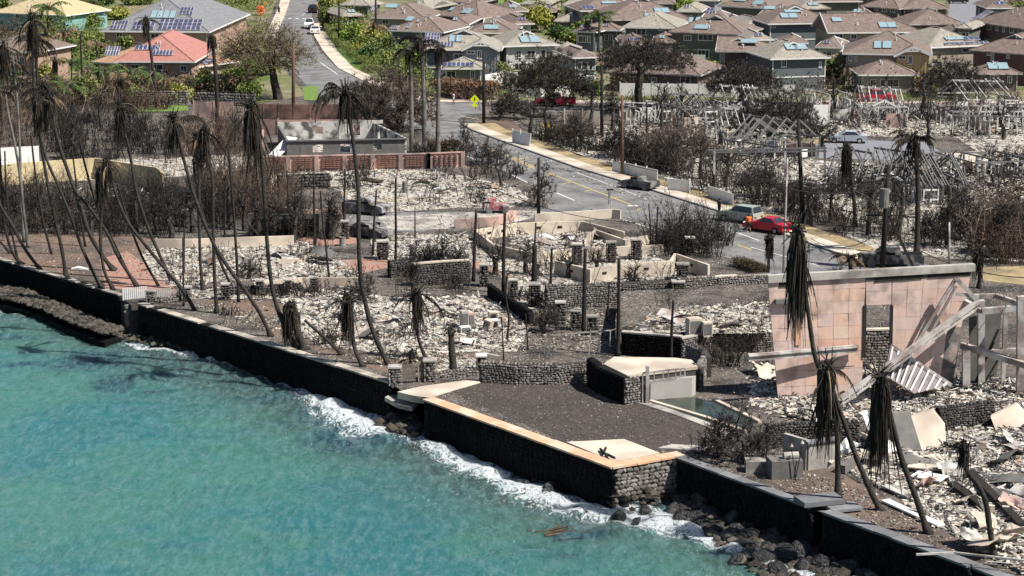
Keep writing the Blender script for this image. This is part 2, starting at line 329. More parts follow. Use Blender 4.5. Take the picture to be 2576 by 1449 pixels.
    h = math_('ADD', math_('ADD', noise(1.1, 8, (1.5, .5, 1), .8), math_('MULTIPLY', noise(3.6, 6, (1.3, .5, 1), .8), .45)), math_('MULTIPLY', ff, .4)); l.new(h, bp.inputs['Height']); l.new(bp.outputs[0], b.inputs['Normal']); return m
mb.build('sea', water_mat(), kind='structure', smooth=True)
# ------------------------------------------------------------------ flat ground areas, roads (sheets 4 mm and more apart)
rd = [(717, -8), (700, 25), (683, 60), (668, 100), (680, 140), (735, 175), (795, 240), (985, 300), (1075, 330), (1120, 372), (1200, 408), (1270, 432), (1328, 459), (1352, 480), (1375, 503), (1380, 522), (1300, 534), (1060, 533), (900, 538), (860, 545),
      (855, 578), (900, 580), (1060, 582), (1190, 560), (1290, 552), (1420, 545), (1540, 545), (1600, 562), (1700, 597), (1838, 652), (1915, 690), (2060, 745), (2400, 700), (2330, 662), (2150, 655), (2032, 612), (1900, 566), (1815, 535), (1625, 475), (1448, 422), (1288, 365), (1185, 328), (1158, 312),
      (1150, 300), (1180, 287), (1290, 282), (2700, 288), (2700, 262), (1215, 260), (1060, 258), (985, 235), (905, 200), (850, 172), (805, 130), (786, 95), (781, 60), (787, 25), (812, -8)]
sheet('road', rd, .012, m_asph)
sheet('parking_area', [(2050, 362), (2150, 352), (2330, 357), (2370, 385), (2340, 405), (2060, 398)], .012, m_asph2)
sheet('parking_area', [(1390, 420), (1560, 395), (2010, 395), (2060, 440), (1950, 470), (1830, 480), (1660, 440)], .01, m_ash)
sheet('parking_area', [(2392, -12), (2385, 45), (2440, 60), (2600, 45), (2600, -12)], .016, m_asph2)
def walk(name, D, mat=m_walk, z=.12, **k):                    # pavement: a real step with a kerb face
    p = A(D, 0.0); return MB().prism(vz(p, -.02), (0, 0, z+.02)).build(name, mat, kind='structure')
def strip(D, w):                                               # band of width w metres on the far side of a line
    p = A(D); L = []
    for i, q in enumerate(p):
        u = (p[min(i+1, len(p)-1)]-p[max(i-1, 0)]).normalized(); n_ = Vector((-u.y, u.x, 0)); L.append(q+n_*w)
    return p, L
def walkstrip(name, D, w, mat, z=.12):
    p, q = strip(D, w); return MB().prism(vz(p+q[::-1], -.02), (0, 0, z+.02)).build(name, mat, kind='structure')
kerbD = [(1158, 313), (1186, 329), (1288, 366), (1448, 423), (1625, 476), (1815, 536), (1900, 567), (2032, 613), (2150, 656)]
walkstrip('kerb', kerbD, .25, m_slate, .15)
p, q = strip(kerbD, .25); p2, q2 = strip(kerbD, 2.3)
MB().prism(vz(q+q2[::-1], -.02), (0, 0, .14)).build('sidewalk', m_walk, kind='structure')
p3, q3 = strip(kerbD, 4.6); MB().sheet(vz(q2+q3[::-1], .02)).build('verge', m_drygr, kind='structure')
walkstrip('sidewalk', [(786, 60), (790, 90), (812, 128), (850, 172), (905, 200), (985, 235), (1060, 257), (1215, 259)], 2.4, m_concl)
walkstrip('sidewalk', [(1225, 259), (1800, 260), (2700, 262)], 2.2, m_concl)
walkstrip('sidewalk', [(660, 100), (683, 58), (700, 20), (708, -5)], -2.0, m_concl)
sheet('lawn', [(808, 62), (815, 60), (865, 128), (925, 165), (900, 175), (850, 150), (822, 120)], .03, m_green)
sheet('lawn', [(325, 268), (470, 262), (475, 278), (330, 282)], .03, m_green)
sheet('lawn', [(760, 218), (800, 215), (800, 252), (765, 252)], .03, m_green)
sheet('lawn', [(1190, -5), (1290, -5), (1300, 14), (1200, 12)], .03, m_green)
sheet('sidewalk', [(1170, 318), (1215, 296), (1290, 302), (1330, 345), (1300, 362), (1200, 332)], .01, m_brown)
ln = MB()
def line(a, b, w=.12, z=.018, mat=None): p_, q_ = at(*a, z), at(*b, z); u = (q_-p_).normalized(); s_ = Vector((-u.y, u.x, 0))*w/2; return [p_-s_, q_-s_, q_+s_, p_+s_]
yl = [line(a, b, .13) for a, b in [((1288, 396), (1345, 420)), ((1368, 430), (1560, 504)), ((1345, 420), (1312, 427)), ((1392, 437), (1365, 444)), ((1438, 457), (1415, 463)), ((1490, 477), (1470, 482)), ((1512, 499), (1565, 496)), ((1600, 528), (1620, 522)),
      ((1255, 406), (1225, 412)), ((1210, 366), (1288, 396)), ((1560, 504), (1600, 520)), ((1855, 615), (1890, 628)), ((1300, 402), (1330, 395)), ((1288, 400), (1345, 424))]]
MB().quads([[tuple(v) for v in q_] for q_ in yl]).build('yellow_road_marking', m_yel, kind='structure')
wl = [line(a, b, w) for a, b, w in [((1448, 433), (1560, 474), .12), ((1560, 474), (1628, 502), .12), ((1845, 582), (1910, 605), .15), ((1400, 485), (1445, 504), .18), ((1110, 372), (1200, 402), .12), ((1580, 517), (1604, 518), .7), ((796, 150), (849, 187), .15), ((1200, 325), (1330, 375), .1),
      ((759, 40), (790, 15), .12), ((1230, 262), (1285, 278), .15), ((1890, 622), (2060, 668), .12), ((1205, 300), (1160, 292), .12), ((1288, 440), (1328, 460), .15), ((1558, 548), (1633, 573), .16)]]
wl += [line((690+i*18, 46.5), (696+i*18, 46.5), 1.6) for i in range(6)]
MB().quads([[tuple(v) for v in q_] for q_ in wl]).build('white_road_marking', m_wline, kind='structure')
m_gard = M('garden_ground', (.20, .17, .11), var=.4, sc=.6, col2=(.10, .13, .04), sc2=.12)
sheet('garden_ground', [(820, 60), (840, -8), (2385, -8), (2390, 60), (2700, 100), (2700, 258), (1215, 256), (1060, 254), (985, 230), (905, 195), (870, 150)], .006, m_gard)
sheet('garden_ground', [(-60, -8), (700, -8), (660, 90), (670, 150), (720, 180), (770, 240), (640, 262), (300, 262), (-60, 230)], .006, m_gard)
# burnt lots
sheet('burnt_lawn', [(1120, 975), (1205, 962), (1330, 958), (1470, 962), (1500, 1002), (1600, 1015), (1640, 1020), (1800, 1085), (1850, 1150), (1735, 1140), (1540, 1120), (1420, 1112), (1180, 1005)], .008, m_lawn)
sheet('lawn', [(-60, 580), (300, 590), (380, 600), (350, 650), (395, 700), (350, 730), (240, 712), (0, 648), (-60, 632)], .008, m_brown)
sheet('brick_paving', [(250, 652), (320, 632), (360, 660), (410, 700), (450, 735), (360, 735), (265, 722)], .014, m_redbrick)
sheet('brick_paving', [(700, 600), (900, 592), (905, 612), (760, 620)], .012, m_redbrick)
sheet('brick_paving', [(860, 655), (1000, 640), (1030, 660), (900, 690)], .012, m_redbrick)
sheet('brick_paving', [(1180, 640), (1420, 655), (1410, 690), (1290, 700), (1180, 670)], .012, m_redbrick)
sheet('soil', [(2470, 672), (2700, 665), (2700, 730), (2470, 705)], .01, m_drygr)
sheet('soil', [(1940, 352), (2060, 345), (2090, 352), (2060, 372), (1950, 372)], .01, m_drygr)
sheet('soil', [(2370, 385), (2600, 370), (2600, 440), (2420, 410)], .01, m_walk)
sheet('soil', [(2100, 1180), (2200, 1240), (2360, 1330), (2470, 1400), (2420, 1420), (2060, 1270), (1900, 1195), (1950, 1170)], .01, m_brown)
sheet('soil', [(500, 760), (700, 745), (870, 880), (1200, 890), (1200, 930), (980, 940), (760, 870)], .006, m_brown)
sheet('driveway', [(950, 545), (1300, 528), (1400, 535), (1290, 560), (1130, 575), (980, 580)], .016, m_conc)
# ------------------------------------------------------------------ walls of stone
rg = np.random.default_rng(11)
def stone_meshes(mat, n=6):
    t = (1+5**.5)/2; V = nrm(np.array([(-1, t, 0), (1, t, 0), (-1, -t, 0), (1, -t, 0), (0, -1, t), (0, 1, t), (0, -1, -t), (0, 1, -t), (t, 0, -1), (t, 0, 1), (-t, 0, -1), (-t, 0, 1)]))*.56
    Fc = [(0, 11, 5), (0, 5, 1), (0, 1, 7), (0, 7, 10), (0, 10, 11), (1, 5, 9), (5, 11, 4), (11, 10, 2), (10, 7, 6), (7, 1, 8), (3, 9, 4), (3, 4, 2), (3, 2, 6), (3, 6, 8), (3, 8, 9), (4, 9, 5), (2, 4, 11), (6, 2, 10), (8, 6, 7), (9, 8, 1)]
    return [MB().add(V*(1+rg.uniform(-.22, .22, (12, 1)))*[1, 1, 1], None, Fc).mesh('stone', mat) for _ in range(n)]
STM = {k_: stone_meshes(k_) for k_ in (m_lava, m_lavad, m_stonel)}
def facing(parent, p0, p1, z0, z1, out, size, mat, cnt, limit=300):
    """rows of stones on one face; the first `limit` are parts, the rest one joined part"""
    p0 = Vector(p0); p1 = Vector(p1); L = (p1-p0).length; u = (p1-p0)/L; ang = math.atan2(u.y, u.x); rest = []
    z = z1-size*.35
    while z > z0:
        h = size*random.uniform(.65, .95); x = random.uniform(0, size)
        while x < L:
            w = size*random.uniform(.7, 1.5); c = p0+u*min(x+w/2, L)+out*(.02+random.uniform(-.02, .05)); c.z = z-h/2+random.uniform(-.04, .04)
            sc = (w*1.03, .17, h*1.1); rest.append((c, ang+random.uniform(-.1, .1), sc)); x += w
        z -= h*.94
    random.shuffle(rest)
    mb_ = MB()
    for c, a, sc in rest:
        if cnt[0] < limit:
            cnt[0] += 1; inst('stone', random.choice(STM[mat]), parent, c, (random.uniform(-.1, .1), random.uniform(-.15, .15), a), sc)
        else:
            me = STM[mat][0]; co_ = np.array([v.co[:] for v in me.vertices]); co_ = co_*sc*(1+rg.uniform(-.15, .15, (12, 1))); ca, sa = math.cos(a), math.sin(a)
            co_ = co_@np.array([[ca, sa, 0], [-sa, ca, 0], [0, 0, 1]])+np.array(c); mb_.add(co_, None, [tuple(p_.vertices) for p_ in me.polygons], col=[random.uniform(.7, 1.3)]*3)
    if mb_.n: mb_.build('stone_facing', mat, parent, kind='stuff')
def stone_wall(label, D, h, th=.4, z=0, mat=m_lava, mort=m_mortar, size=.34, cap=None, capw=None, group=None, limit=300, name='stone_wall', slab=1.2, both=False, pts=None):
    p = pts or A(D, z); c = sum(p, Vector())/len(p); c.z = z; t = thing(name, c, label, 'wall', group); cnt = [0]; body = MB(); cl = []
    for i in range(len(p)-1):
        a, b = p[i], p[i+1]; u = (b-a).normalized(); n_ = Vector((u.y, -u.x, 0))
        if n_.dot(-(a+b)/2) < 0: n_ = -n_
        e = u*.01
        body.prism([a+e-n_*.02, b-e-n_*.02, b-e-n_*th, a+e-n_*th], (0, 0, h-.01*(i+1)))
        facing(t, a, b, z, z+h, n_*0, size, mat, cnt, limit)
        if both: facing(t, b-n_*th, a-n_*th, z, z+h, n_*0, size, mat, cnt, limit)
        L = (b-a).length; k_ = max(1, int(L/(slab if cap else size*1.2)))
        for j_ in range(k_):
            q0 = a+u*(L*j_/k_+.015); q1 = a+u*(L*(j_+1)/k_-.015); cw = capw or th+.12; mid = (q0+q1)/2-n_*th/2; mid.z = z+h+.05+random.uniform(-.012, .012)
            if cap: cl.append((mid, math.atan2(u.y, u.x)+random.uniform(-.012, .012), ((q1-q0).length, cw, .11)))
            elif cnt[0] < limit: cnt[0] += 1; inst('stone', random.choice(STM[mat]), t, mid-Vector((0, 0, .06)), (0, 0, math.atan2(u.y, u.x)), ((q1-q0).length*1.05, th*1.05, random.uniform(.18, .3)))
    body.build('core', mort, t)
    if cap:
        me = MB().box(-.5, .5, -.5, .5, -.5, .5).mesh('coping_slab', cap)
        for m_, a_, s_ in cl: inst('coping_slab', me, t, m_, (random.uniform(-.006, .006), random.uniform(-.006, .006), a_), s_)
    return t
m_tide = 0
def seawall(label, D0, D1, cop, copw, nslab, stone=m_lavad, size=.42, zt=.25, th=.7, broken=0, endface=None, seed=1):
    random.seed(seed); p0, p1 = at(*D0, zt), at(*D1, zt); L = (p1-p0).length; u = (p1-p0).normalized(); n_ = Vector((u.y, -u.x, 0)); base = (p0+p1)/2; base.z = ZW-.4
    t = thing('seawall', base, label, 'seawall', 'seawalls along the shore'); cnt = [0]
    f0, f1 = Vector((p0.x, p0.y, ZW-.4)), Vector((p1.x, p1.y, ZW-.4))
    MB().prism([f0-n_*.03, f1-n_*.03, f1-n_*th, f0-n_*th], (0, 0, zt-.12-(ZW-.4))).build('core', m_mortar, t)
    facing(t, f0, f1, ZW-.4, zt-.1, n_*0, size, stone, cnt, 300)
    me = MB().box(-.5, .5, -.5, .5, -.5, .5).mesh('coping_slab', cop); ang = math.atan2(u.y, u.x)
    for i in range(nslab):
        if random.random() < broken: continue
        c = p0+u*(L*(i+.5)/nslab)-n_*(copw/2-.1+random.uniform(-.02, .02)); c.z = zt-.06+random.uniform(-.012, .012)
        inst('coping_slab', me, t, c, (random.uniform(-.008, .008), random.uniform(-.008, .008), ang+random.uniform(-.008, .008)), (L/nslab-.02, copw*random.uniform(.96, 1.03), .12))
    return t
random.seed(3)
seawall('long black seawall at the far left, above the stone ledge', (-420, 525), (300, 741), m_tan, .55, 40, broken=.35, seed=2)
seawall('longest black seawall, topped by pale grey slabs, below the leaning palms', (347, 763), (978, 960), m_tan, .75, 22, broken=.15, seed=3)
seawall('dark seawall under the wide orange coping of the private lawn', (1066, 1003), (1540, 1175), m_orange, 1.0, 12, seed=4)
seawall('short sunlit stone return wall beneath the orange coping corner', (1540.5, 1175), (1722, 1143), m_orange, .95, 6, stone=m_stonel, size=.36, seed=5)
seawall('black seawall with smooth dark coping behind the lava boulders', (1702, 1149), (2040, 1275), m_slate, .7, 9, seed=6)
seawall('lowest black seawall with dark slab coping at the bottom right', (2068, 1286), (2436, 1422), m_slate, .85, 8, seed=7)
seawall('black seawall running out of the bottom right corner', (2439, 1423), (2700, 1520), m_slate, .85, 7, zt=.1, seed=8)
# rock ledge before the far left wall
ledge = [(-60, 712), (60, 727), (150, 765), (240, 803), (305, 826), (262, 838), (180, 808), (80, 765), (0, 745), (-60, 735)]
MB().prism(vz(A(ledge, -1.2), ZW-.5), (0, 0, .95)).build('stone_ledge', m_lavad, label='low rough stone ledge at the foot of the far left seawall', cat='ledge')
# platform slab and return between the seawalls
MB().prism(vz(A([(968, 1000), (990, 988), (1066, 1000), (1036, 1026), (1000, 1018)], -.75), -1.0), (0, 0, .28)).build('concrete_slab', m_conc, label='tilted concrete landing slab between two seawalls above breaking waves', cat='slab')
MB().prism(vz(A([(1000, 986), (1060, 972), (1200, 953), (1208, 962), (1118, 988), (1080, 1001), (1040, 996)], .05), -.4), (0, 0, .47)).build('concrete_path', m_concl, label='pale concrete ramp from the wooden gates to the orange coping', cat='path')
MB().prism(vz(A([(1425, 1112), (1570, 1105), (1660, 1140), (1545, 1162)], .05), -.1), (0, 0, .17)).build('concrete_pad', m_concl, label='square concrete pad inside the corner of the orange coping', cat='slab')
MB().prism(vz(A([(1655, 1126), (1690, 1117), (1800, 1122), (1750, 1132)], .1), -.1), (0, 0, .2)).build('concrete_pad', m_conc, label='narrow grey concrete strip beside the corner pad', cat='slab')
b_ = MB()
for a, c in [((1510, 1129), (1528, 1147)), ((1517, 1142), (1524, 1126)), ((1526, 1142), (1546, 1152))]: b_.bar(at(*a, .2), at(*c, .35), .12, .12)
b_.build('charred_timber', m_char, label='crossed charred timbers lying on the square concrete pad', cat='timber')
# stone pier where the first two seawalls meet
t = thing('stone_pier', at(328, 770, ZW), 'square stone pier at the step between the two left seawalls', 'pier'); cnt = [0]
pA, pB, pC = at(304, 745, .2), at(348, 756, .2), at(375, 742, .2)
MB().prism(vz([pA, at(330, 764, .2), at(352, 760, .2), pC, at(330, 735, .2)], ZW-.4), (0, 0, -ZW+.5)).build('core', m_mortarl, t)
facing(t, Vector((*at(308, 762, .2)[:2], ZW-.4)), Vector((*at(350, 758, .2)[:2], ZW-.4)), ZW-.4, .2, Vector((0, -.05, 0)), .36, m_stonel, cnt)
# boulders
bl = [(1308, 1216, .3), (1326, 1218, .35), (1345, 1215, .3), (1390, 1232, .65), (1378, 1238, .5), (1455, 1282, .4), (1556, 1302, .55), (1600, 1312, .35), (1625, 1222, .5), (1700, 1245, .8), (1720, 1262, .7), (1745, 1240, .7), (1765, 1272, .95), (1790, 1295, .8), (1745, 1300, .6), (1820, 1270, 1.2), (1840, 1310, .8), (1715, 1310, .9),
      (1760, 1320, .7), (1855, 1335, .7), (1890, 1350, .8), (1830, 1350, .7), (1870, 1380, .9), (1910, 1320, .8), (1930, 1380, .6), (1950, 1350, .8), (1975, 1400, .8), (1925, 1415, .8), (1960, 1440, .8), (2010, 1395, .9), (2020, 1435, .7), (2060, 1420, .8), (2090, 1445, .7), (2130, 1430, .8), (2170, 1448, .6), (1690, 1285, .6),
      (1650, 1265, .5), (1590, 1262, .6), (1560, 1270, .45), (1625, 1285, .45), (2040, 1365, .7), (2200, 1460, .7), (1890, 1400, .7), (1850, 1410, .5), (1800, 1335, .6)]
def boulder_mesh(sd):
    r_ = np.random.default_rng(sd); import bmesh
    bm = bmesh.new(); bmesh.ops.create_icosphere(bm, subdivisions=3, radius=1); co_ = np.array([v.co[:] for v in bm.verts])
    kk = r_.normal(0, 1.6, (14, 3)); pp = r_.uniform(0, 6, 14); d = sum(np.sin(co_@kk[i_]*1.5+pp[i_]) for i_ in range(14))*.045; pl = nrm(r_.normal(0, 1, (9, 3)))
    co_ = co_*(1+d[:, None])
    for pn in pl: dd = co_@pn; ov = np.maximum(dd-.78, 0); co_ = co_-pn*ov[:, None]
    for v, c in zip(bm.verts, co_): v.co = c*[1, 1, .75]
    me = bpy.data.meshes.new('boulder'); bm.to_mesh(me); bm.free(); me.materials.append(m_wet); return me
m_wet = M('wet_lava_rock', (.014, .014, .015), rough=.45, var=.6, sc=3, bump=3, col2=(.075, .07, .065), sc2=1.6, c2lim=(.52, .66), orand=.5, spec=.5)
BM = [boulder_mesh(i) for i in range(6)]; random.seed(8)
where = lambda x, y: 'in the surf left of the orange corner' if x < 1500 else 'below the sunlit stone corner' if x < 1670 else 'heaped against the dark seawall' if x < 1850 else 'in the pile at the bottom right'
ORDW = ['first', 'second', 'third', 'fourth', 'fifth', 'sixth', 'seventh', 'eighth', 'ninth', 'tenth', 'eleventh', 'twelfth', 'thirteenth', 'fourteenth', 'fifteenth', 'sixteenth', 'seventeenth', 'eighteenth', 'nineteenth', 'twentieth']; bl.sort(); cb_ = {}
for i, (x, y, s) in enumerate(bl):
    w_ = where(x, y); k_ = cb_.get(w_, 0); cb_[w_] = k_+1
    o = bpy.data.objects.new('boulder', BM[i % 6]); COL.objects.link(o); o.location = at(x, y, ZW+.1); o.rotation_euler = (random.uniform(0, 1), random.uniform(0, 1), random.uniform(0, 6)); o.scale = (s*1.1, s*.95, s*.95); ORG[o] = tuple(o.location)
    tag(o, ('small ' if s < .5 else 'huge ' if s > .85 else '')+'lava boulder, '+ORDW[k_]+' from the left '+w_, 'boulder', 'lava boulders '+where(x, y))
r_ = np.random.default_rng(4); cob = MB()      # cobbles and small rocks at the wall feet
for D, n_, s0, s1, zz in [([(1530, 1190), (1690, 1160), (1700, 1225), (1660, 1265), (1560, 1290), (1520, 1270)], 260, .15, .45, .9), ([(1690, 1215), (1900, 1290), (2200, 1425), (2300, 1470), (1950, 1470), (1850, 1400), (1700, 1270)], 420, .12, .5, .25),
                    ([(985, 1040), (1030, 1030), (1060, 1075), (1040, 1100), (950, 1070)], 160, .15, .5, .4), ([(-60, 712), (60, 727), (150, 765), (240, 803), (305, 826), (262, 838), (180, 808), (80, 765), (0, 745), (-60, 735)], 1800, .15, .42, .2), ([(262, 800), (312, 790), (430, 860), (490, 885), (400, 870), (270, 842)], 260, .1, .35, .25)]:
    zl = -1.55 if n_ == 1800 else ZW; poly = A(D, zl+.2); q_ = scatter(r_, poly, n_); V0 = np.array([v.co[:] for v in STM[m_lava][0].vertices]); fc = [tuple(p_.vertices) for p_ in STM[m_lava][0].polygons]
    hh = 1.6*(1-np.clip((q_[:, 1]-q_[:, 1].min())/(np.ptp(q_[:, 1])+.1), 0, 1)) if n_ == 260 else 0
    for i in range(n_):
        s = r_.uniform(s0, s1)*.75; co_ = V0*(s*2)*(1+r_.uniform(-.2, .2, (12, 1)))*[1, 1, .7]; c_ = np.array([q_[i, 0], q_[i, 1], zl+zz*r_.uniform(.2, 1)]); w_ = r_.uniform(.5, 2.2)
        cob.add(co_+c_, None, fc, col=[w_, w_*.95, w_*.9])
cob.build('shore_rocks', m_wet2 if False else M('shore_rock', (.05, .045, .038), rough=.7, var=.5, sc=3, bump=1, tint=True), kind='stuff', label='loose lava cobbles and rubble along the foot of the seawalls', cat='rocks')
# ------------------------------------------------------------------ houses
RB = (.22, .135, .115); RG = (.26, .235, .20)
def roofmat(name, c, c2): return M(name, c, rough=.9, var=.28, sc=4, bump=.3, col2=c2, sc2=1.6, c2lim=(.4, .6))
roofs = {'brown': roofmat('brown_shingles', (.20, .15, .128), (.15, .115, .10)), 'grey': roofmat('grey_shingles', (.30, .27, .225), (.235, .21, .175)), 'red': roofmat('red_metal_roof', (.38, .17, .145), (.32, .15, .13)),
         'yellow': roofmat('yellow_tiles', (.46, .37, .22), (.40, .32, .19)), 'tan': roofmat('terracotta_tiles', (.42, .26, .16), (.33, .2, .13)), 'slate': roofmat('slate_shingles', (.20, .20, .21), (.16, .16, .17))}
def wallm(n, c): return M(n+'_siding', c, rough=.85, var=.12, sc=.6)
walls = {'blue': wallm('blue_grey', (.12, .132, .145)), 'olive': wallm('olive', (.14, .14, .12)), 'brown': wallm('brown', (.15, .115, .10)), 'yellow': wallm('mustard', (.50, .37, .19)), 'maroon': wallm('maroon', (.14, .085, .08)), 'white': wallm('pale', (.52, .50, .46)), 'teal': wallm('teal', (.20, .36, .34)),
         'peach': wallm('peach', (.36, .25, .19)), 'green': wallm('sage', (.17, .18, .145)), 'tan': wallm('tan', (.34, .29, .23)), 'dark': wallm('charcoal', (.07, .08, .09)), 'lightblue': wallm('light_blue', (.22, .245, .26))}
class House:
    """a house from the two ends of its front eave; ez eave height, dep depth"""
    def __init__(s, label, eL, eR, ez, dep, roof='brown', wall='olive', pitch=.44, oh=.6, gl=False, gr=False, parent=None, wz=0, ridge=None, name='house', batten=False):
        ez = ez*.86 if ez > 4.5 else ez
        s.pL, s.pR = at(*eL, ez), at(*eR, ez); s.u = (s.pR-s.pL).normalized(); s.w = Vector((-s.u.y, s.u.x, 0)); s.L = (s.pR-s.pL).length; dep = dep*1.32; s.dep = dep; s.ez = ez; s.pitch = pitch; s.oh = oh; s.wz = wz
        c = s.pL+s.u*s.L/2+s.w*dep/2; c.z = wz
        s.t = parent or thing(name, c, label, 'house', 'houses of the neighbourhood above the burnt lots'); s.rm = roofs[roof]; s.wm = walls[wall]; s.top = parent is None
        hw = min(dep, s.L)/2; rise = hw*pitch; s.rise = rise; s.gl, s.gr = gl, gr
        P = lambda a, b, z=0: s.pL+s.u*a+s.w*b+Vector((0, 0, z))
        s.P = P; L, D = s.L, dep; a0 = 0 if gl else hw; a1 = L if gr else L-hw
        if a1-a0 < .2: a0 = a1 = L/2
        if D > L and not gl:
            r0, r1 = P(L/2, L/2, rise), P(L/2, D-L/2, rise)
            mb = MB(); mb.add([tuple(v) for v in (P(0, 0), P(L, 0), P(L, D), P(0, D), r0, r1)], [(1, 2, 5, 4), (3, 0, 4, 5), (3, 2, 1, 0)], [(0, 1, 4), (2, 3, 5)])
        else:
            r0, r1 = P(a0, D/2, rise), P(a1, D/2, rise)
            mb = MB(); mb.add([tuple(v) for v in (P(0, 0), P(L, 0), P(L, D), P(0, D), r0, r1)], [(0, 1, 5, 4), (2, 3, 4, 5), (3, 2, 1, 0)], [(1, 2, 5), (3, 0, 4)])
        s.r0, s.r1 = r0, r1
        s.roof = mb.build('roof', s.rm, s.t)
        f = MB(); e = [P(-.03, -.03, .02), P(L+.03, -.03, .02), P(L+.03, D+.03, .02), P(-.03, D+.03, .02)]
        for i in range(4):
            if (i == 1 and gr) or (i == 3 and gl): continue
            q0, q1 = e[i]-Vector((0, 0, .11)), e[(i+1) % 4]-Vector((0, 0, .11)); f.bar(q0, q1, .07, .2)
        if gr: f.bar(P(L+.03, 0, -.05), r1+s.u*.03, .08, .26); f.bar(P(L+.03, D, -.05), r1+s.u*.03, .08, .26)
        if gl: f.bar(P(-.03, 0, -.05), r0-s.u*.03, .08, .26); f.bar(P(-.03, D, -.05), r0-s.u*.03, .08, .26)
        f.build('fascia', m_white if wall not in ('olive', 'brown', 'maroon') else m_steell, s.t)
        rc = MB(); up = Vector((0, 0, .03))
        if (r1-r0).length > .3: rc.bar(r0+up, r1+up, .28, .06)
        for c_, r_x, k in ((P(0, 0), r0, gl), (P(L, 0), r1 if D <= L or gl else r0, gr)):
            if not k: rc.bar(c_+up, r_x+up, .22, .05)
        if rc.n: rc.build('ridge_cap', s.rm, s.t)
        rv = random.Random(int(L*100)); nn = Vector((-s.w.x*pitch, -s.w.y*pitch, 1)).normalized()
        if L > 5:
            for i in range(rv.choice([2, 3, 4])):
                b_ = rv.uniform(.25, .85)*min(hw, dep/2); q_ = P(rv.uniform(hw*.8, max(hw*.81, L-hw*.8)), b_, b_*pitch); MB().segs(q_, q_+Vector((0, 0, .38)), .09, .09, k=6).tube([q_+Vector((0, 0, .36)), q_+Vector((0, 0, .44))], .13, k=6).build('vent_pipe', m_white, s.t)
        o = oh; wb = MB(); q = [P(o, o), P(L-o, o), P(L-o, D-o), P(o, D-o)]
        wb.prism([Vector((v.x, v.y, wz)) for v in q], (0, 0, ez-wz-.02))
        for g_, a_, sg in ((gl, o, 1), (gr, L-o, -1)):
            if g_: wb.prism([P(a_, o, 0), P(a_, D-o, 0), P(a_, D/2, rise-o*pitch*1.2)], s.u*.08*sg)
        s.wall = wb.build('wall', s.wm, s.t)
        tr = MB()
        for a_ in (o-.04, L-o-.08): tr.boxes([P(a_+.06, o-.03)-Vector((0, 0, (ez-wz)/2+.02))], [(.14, .08, ez-wz-.06)], rot=s.rot())
        if ez-wz > 4.3: tr.boxes([P(L/2, o-.03)-Vector((0, 0, 2.8))], [(L-2*o+.05, .07, .18)], rot=s.rot())
        tr.build('corner_trim', m_white if wall in ('blue', 'yellow', 'white', 'green', 'lightblue') else m_steell, s.t, kind='stuff')
        if batten:
            b = MB(); n_ = int(s.L/.6)
            for i in range(1, n_): b.boxes([P(o+(L-2*o)*i/n_, o-.02)-Vector((0, 0, (ez-wz)/2+.05))], [(.06, .05, ez-wz-.15)], rot=s.rot())
            b.build('batten', s.wm, s.t)
    def rot(s): return np.array([[s.u.x, s.w.x, 0], [s.u.y, s.w.y, 0], [0, 0, 1]])[None]
    def win(s, a, z, w, h, side='f', div=2):
        """window: a along the wall from its left end, z its bottom"""
        o = s.oh
        if side == 'f': c = s.P(a, o-.04)
        else: c = s.P(o-.04, a)
        c.z = z+h/2; R_ = s.rot() if side == 'f' else np.array([[-s.w.x, s.u.x, 0], [-s.w.y, s.u.y, 0], [0, 0, 1]])[None]
        ud = s.u if side == 'f' else s.w; nd = -s.w if side == 'f' else -s.u
        fr = MB()
        for dx, dz, sx, sz in ((0, h/2, w+.2, .12), (0, -h/2, w+.2, .12), (-w/2, 0, .11, h), (w/2, 0, .11, h)): fr.boxes([c+ud*dx+Vector((0, 0, dz))+nd*.04], [(sx, .09, sz)], rot=R_)
        for i in range(1, div): fr.boxes([c+ud*(-w/2+w*i/div)+nd*.03], [(.06, .05, h)], rot=R_)
        f_ = fr.build('window', m_white, s.t); MB().boxes([c+nd*.005], [(w, .03, h)], rot=R_).build('pane', m_glass, f_)
    def windD(s, rects, div=2):
        for x0, y0, x1, y1 in rects:
            n_ = s.w; p0 = s.P(0, s.oh); a, b = atp(x0, y1, p0, n_), atp(x1, y0, p0, n_); a_ = (a-s.pL).dot(s.u); b_ = (b-s.pL).dot(s.u)
            a_, b_ = max(s.oh+.2, a_), min(s.L-s.oh-.2, b_)
            if b_-a_ < .3: continue
            z0 = max(s.wz+.1, a.z); z1 = min(s.ez-.2, b.z)
            if z1-z0 > .3: s.win((a_+b_)/2, z0, b_-a_, z1-z0, div=div)
    def autowin(s, n, w=1.3, h=1.1, z=None, seed=0):
        r = random.Random(seed); zs = [s.ez-1.9] if z is None else [z]
        if s.ez-s.wz > 4.3 and z is None: zs.append(1.0)
        for z_ in zs:
            for i in range(n):
                if r.random() < .85: s.win(s.oh+.9+(s.L-2*s.oh-1.8)*(i+.5)/n, z_, w*r.choice([.6, 1, 1.3]), h, div=r.choice([1, 2]))
        for i in range(2): s.win(s.dep*(.3+.4*i), zs[0], 1.0, h, side='l')
    def panel(s, x0, y0, x1, y1, kind='therm', n=1, rows=1, lift=.12):
        """a solar panel on the front slope between two sighted corners"""
        nn = Vector((-s.w.x*s.pitch, -s.w.y*s.pitch, 1)).normalized(); sl = (s.w+Vector((0, 0, s.pitch))).normalized()
        a, b = atp(x0, y1, s.pL, nn), atp(x1, y0, s.pL, nn); ua = (a-s.pL).dot(s.u); ub = (b-s.pL).dot(s.u); va = max(.3, (a-s.pL).dot(sl)); vb = (b-s.pL).dot(sl); vb = min(vb, s.dep/2/abs(sl.x*s.w.x+sl.y*s.w.y)-.15)
        if vb-va < .6: vb = va+.9
        va = min(va, vb-.6)
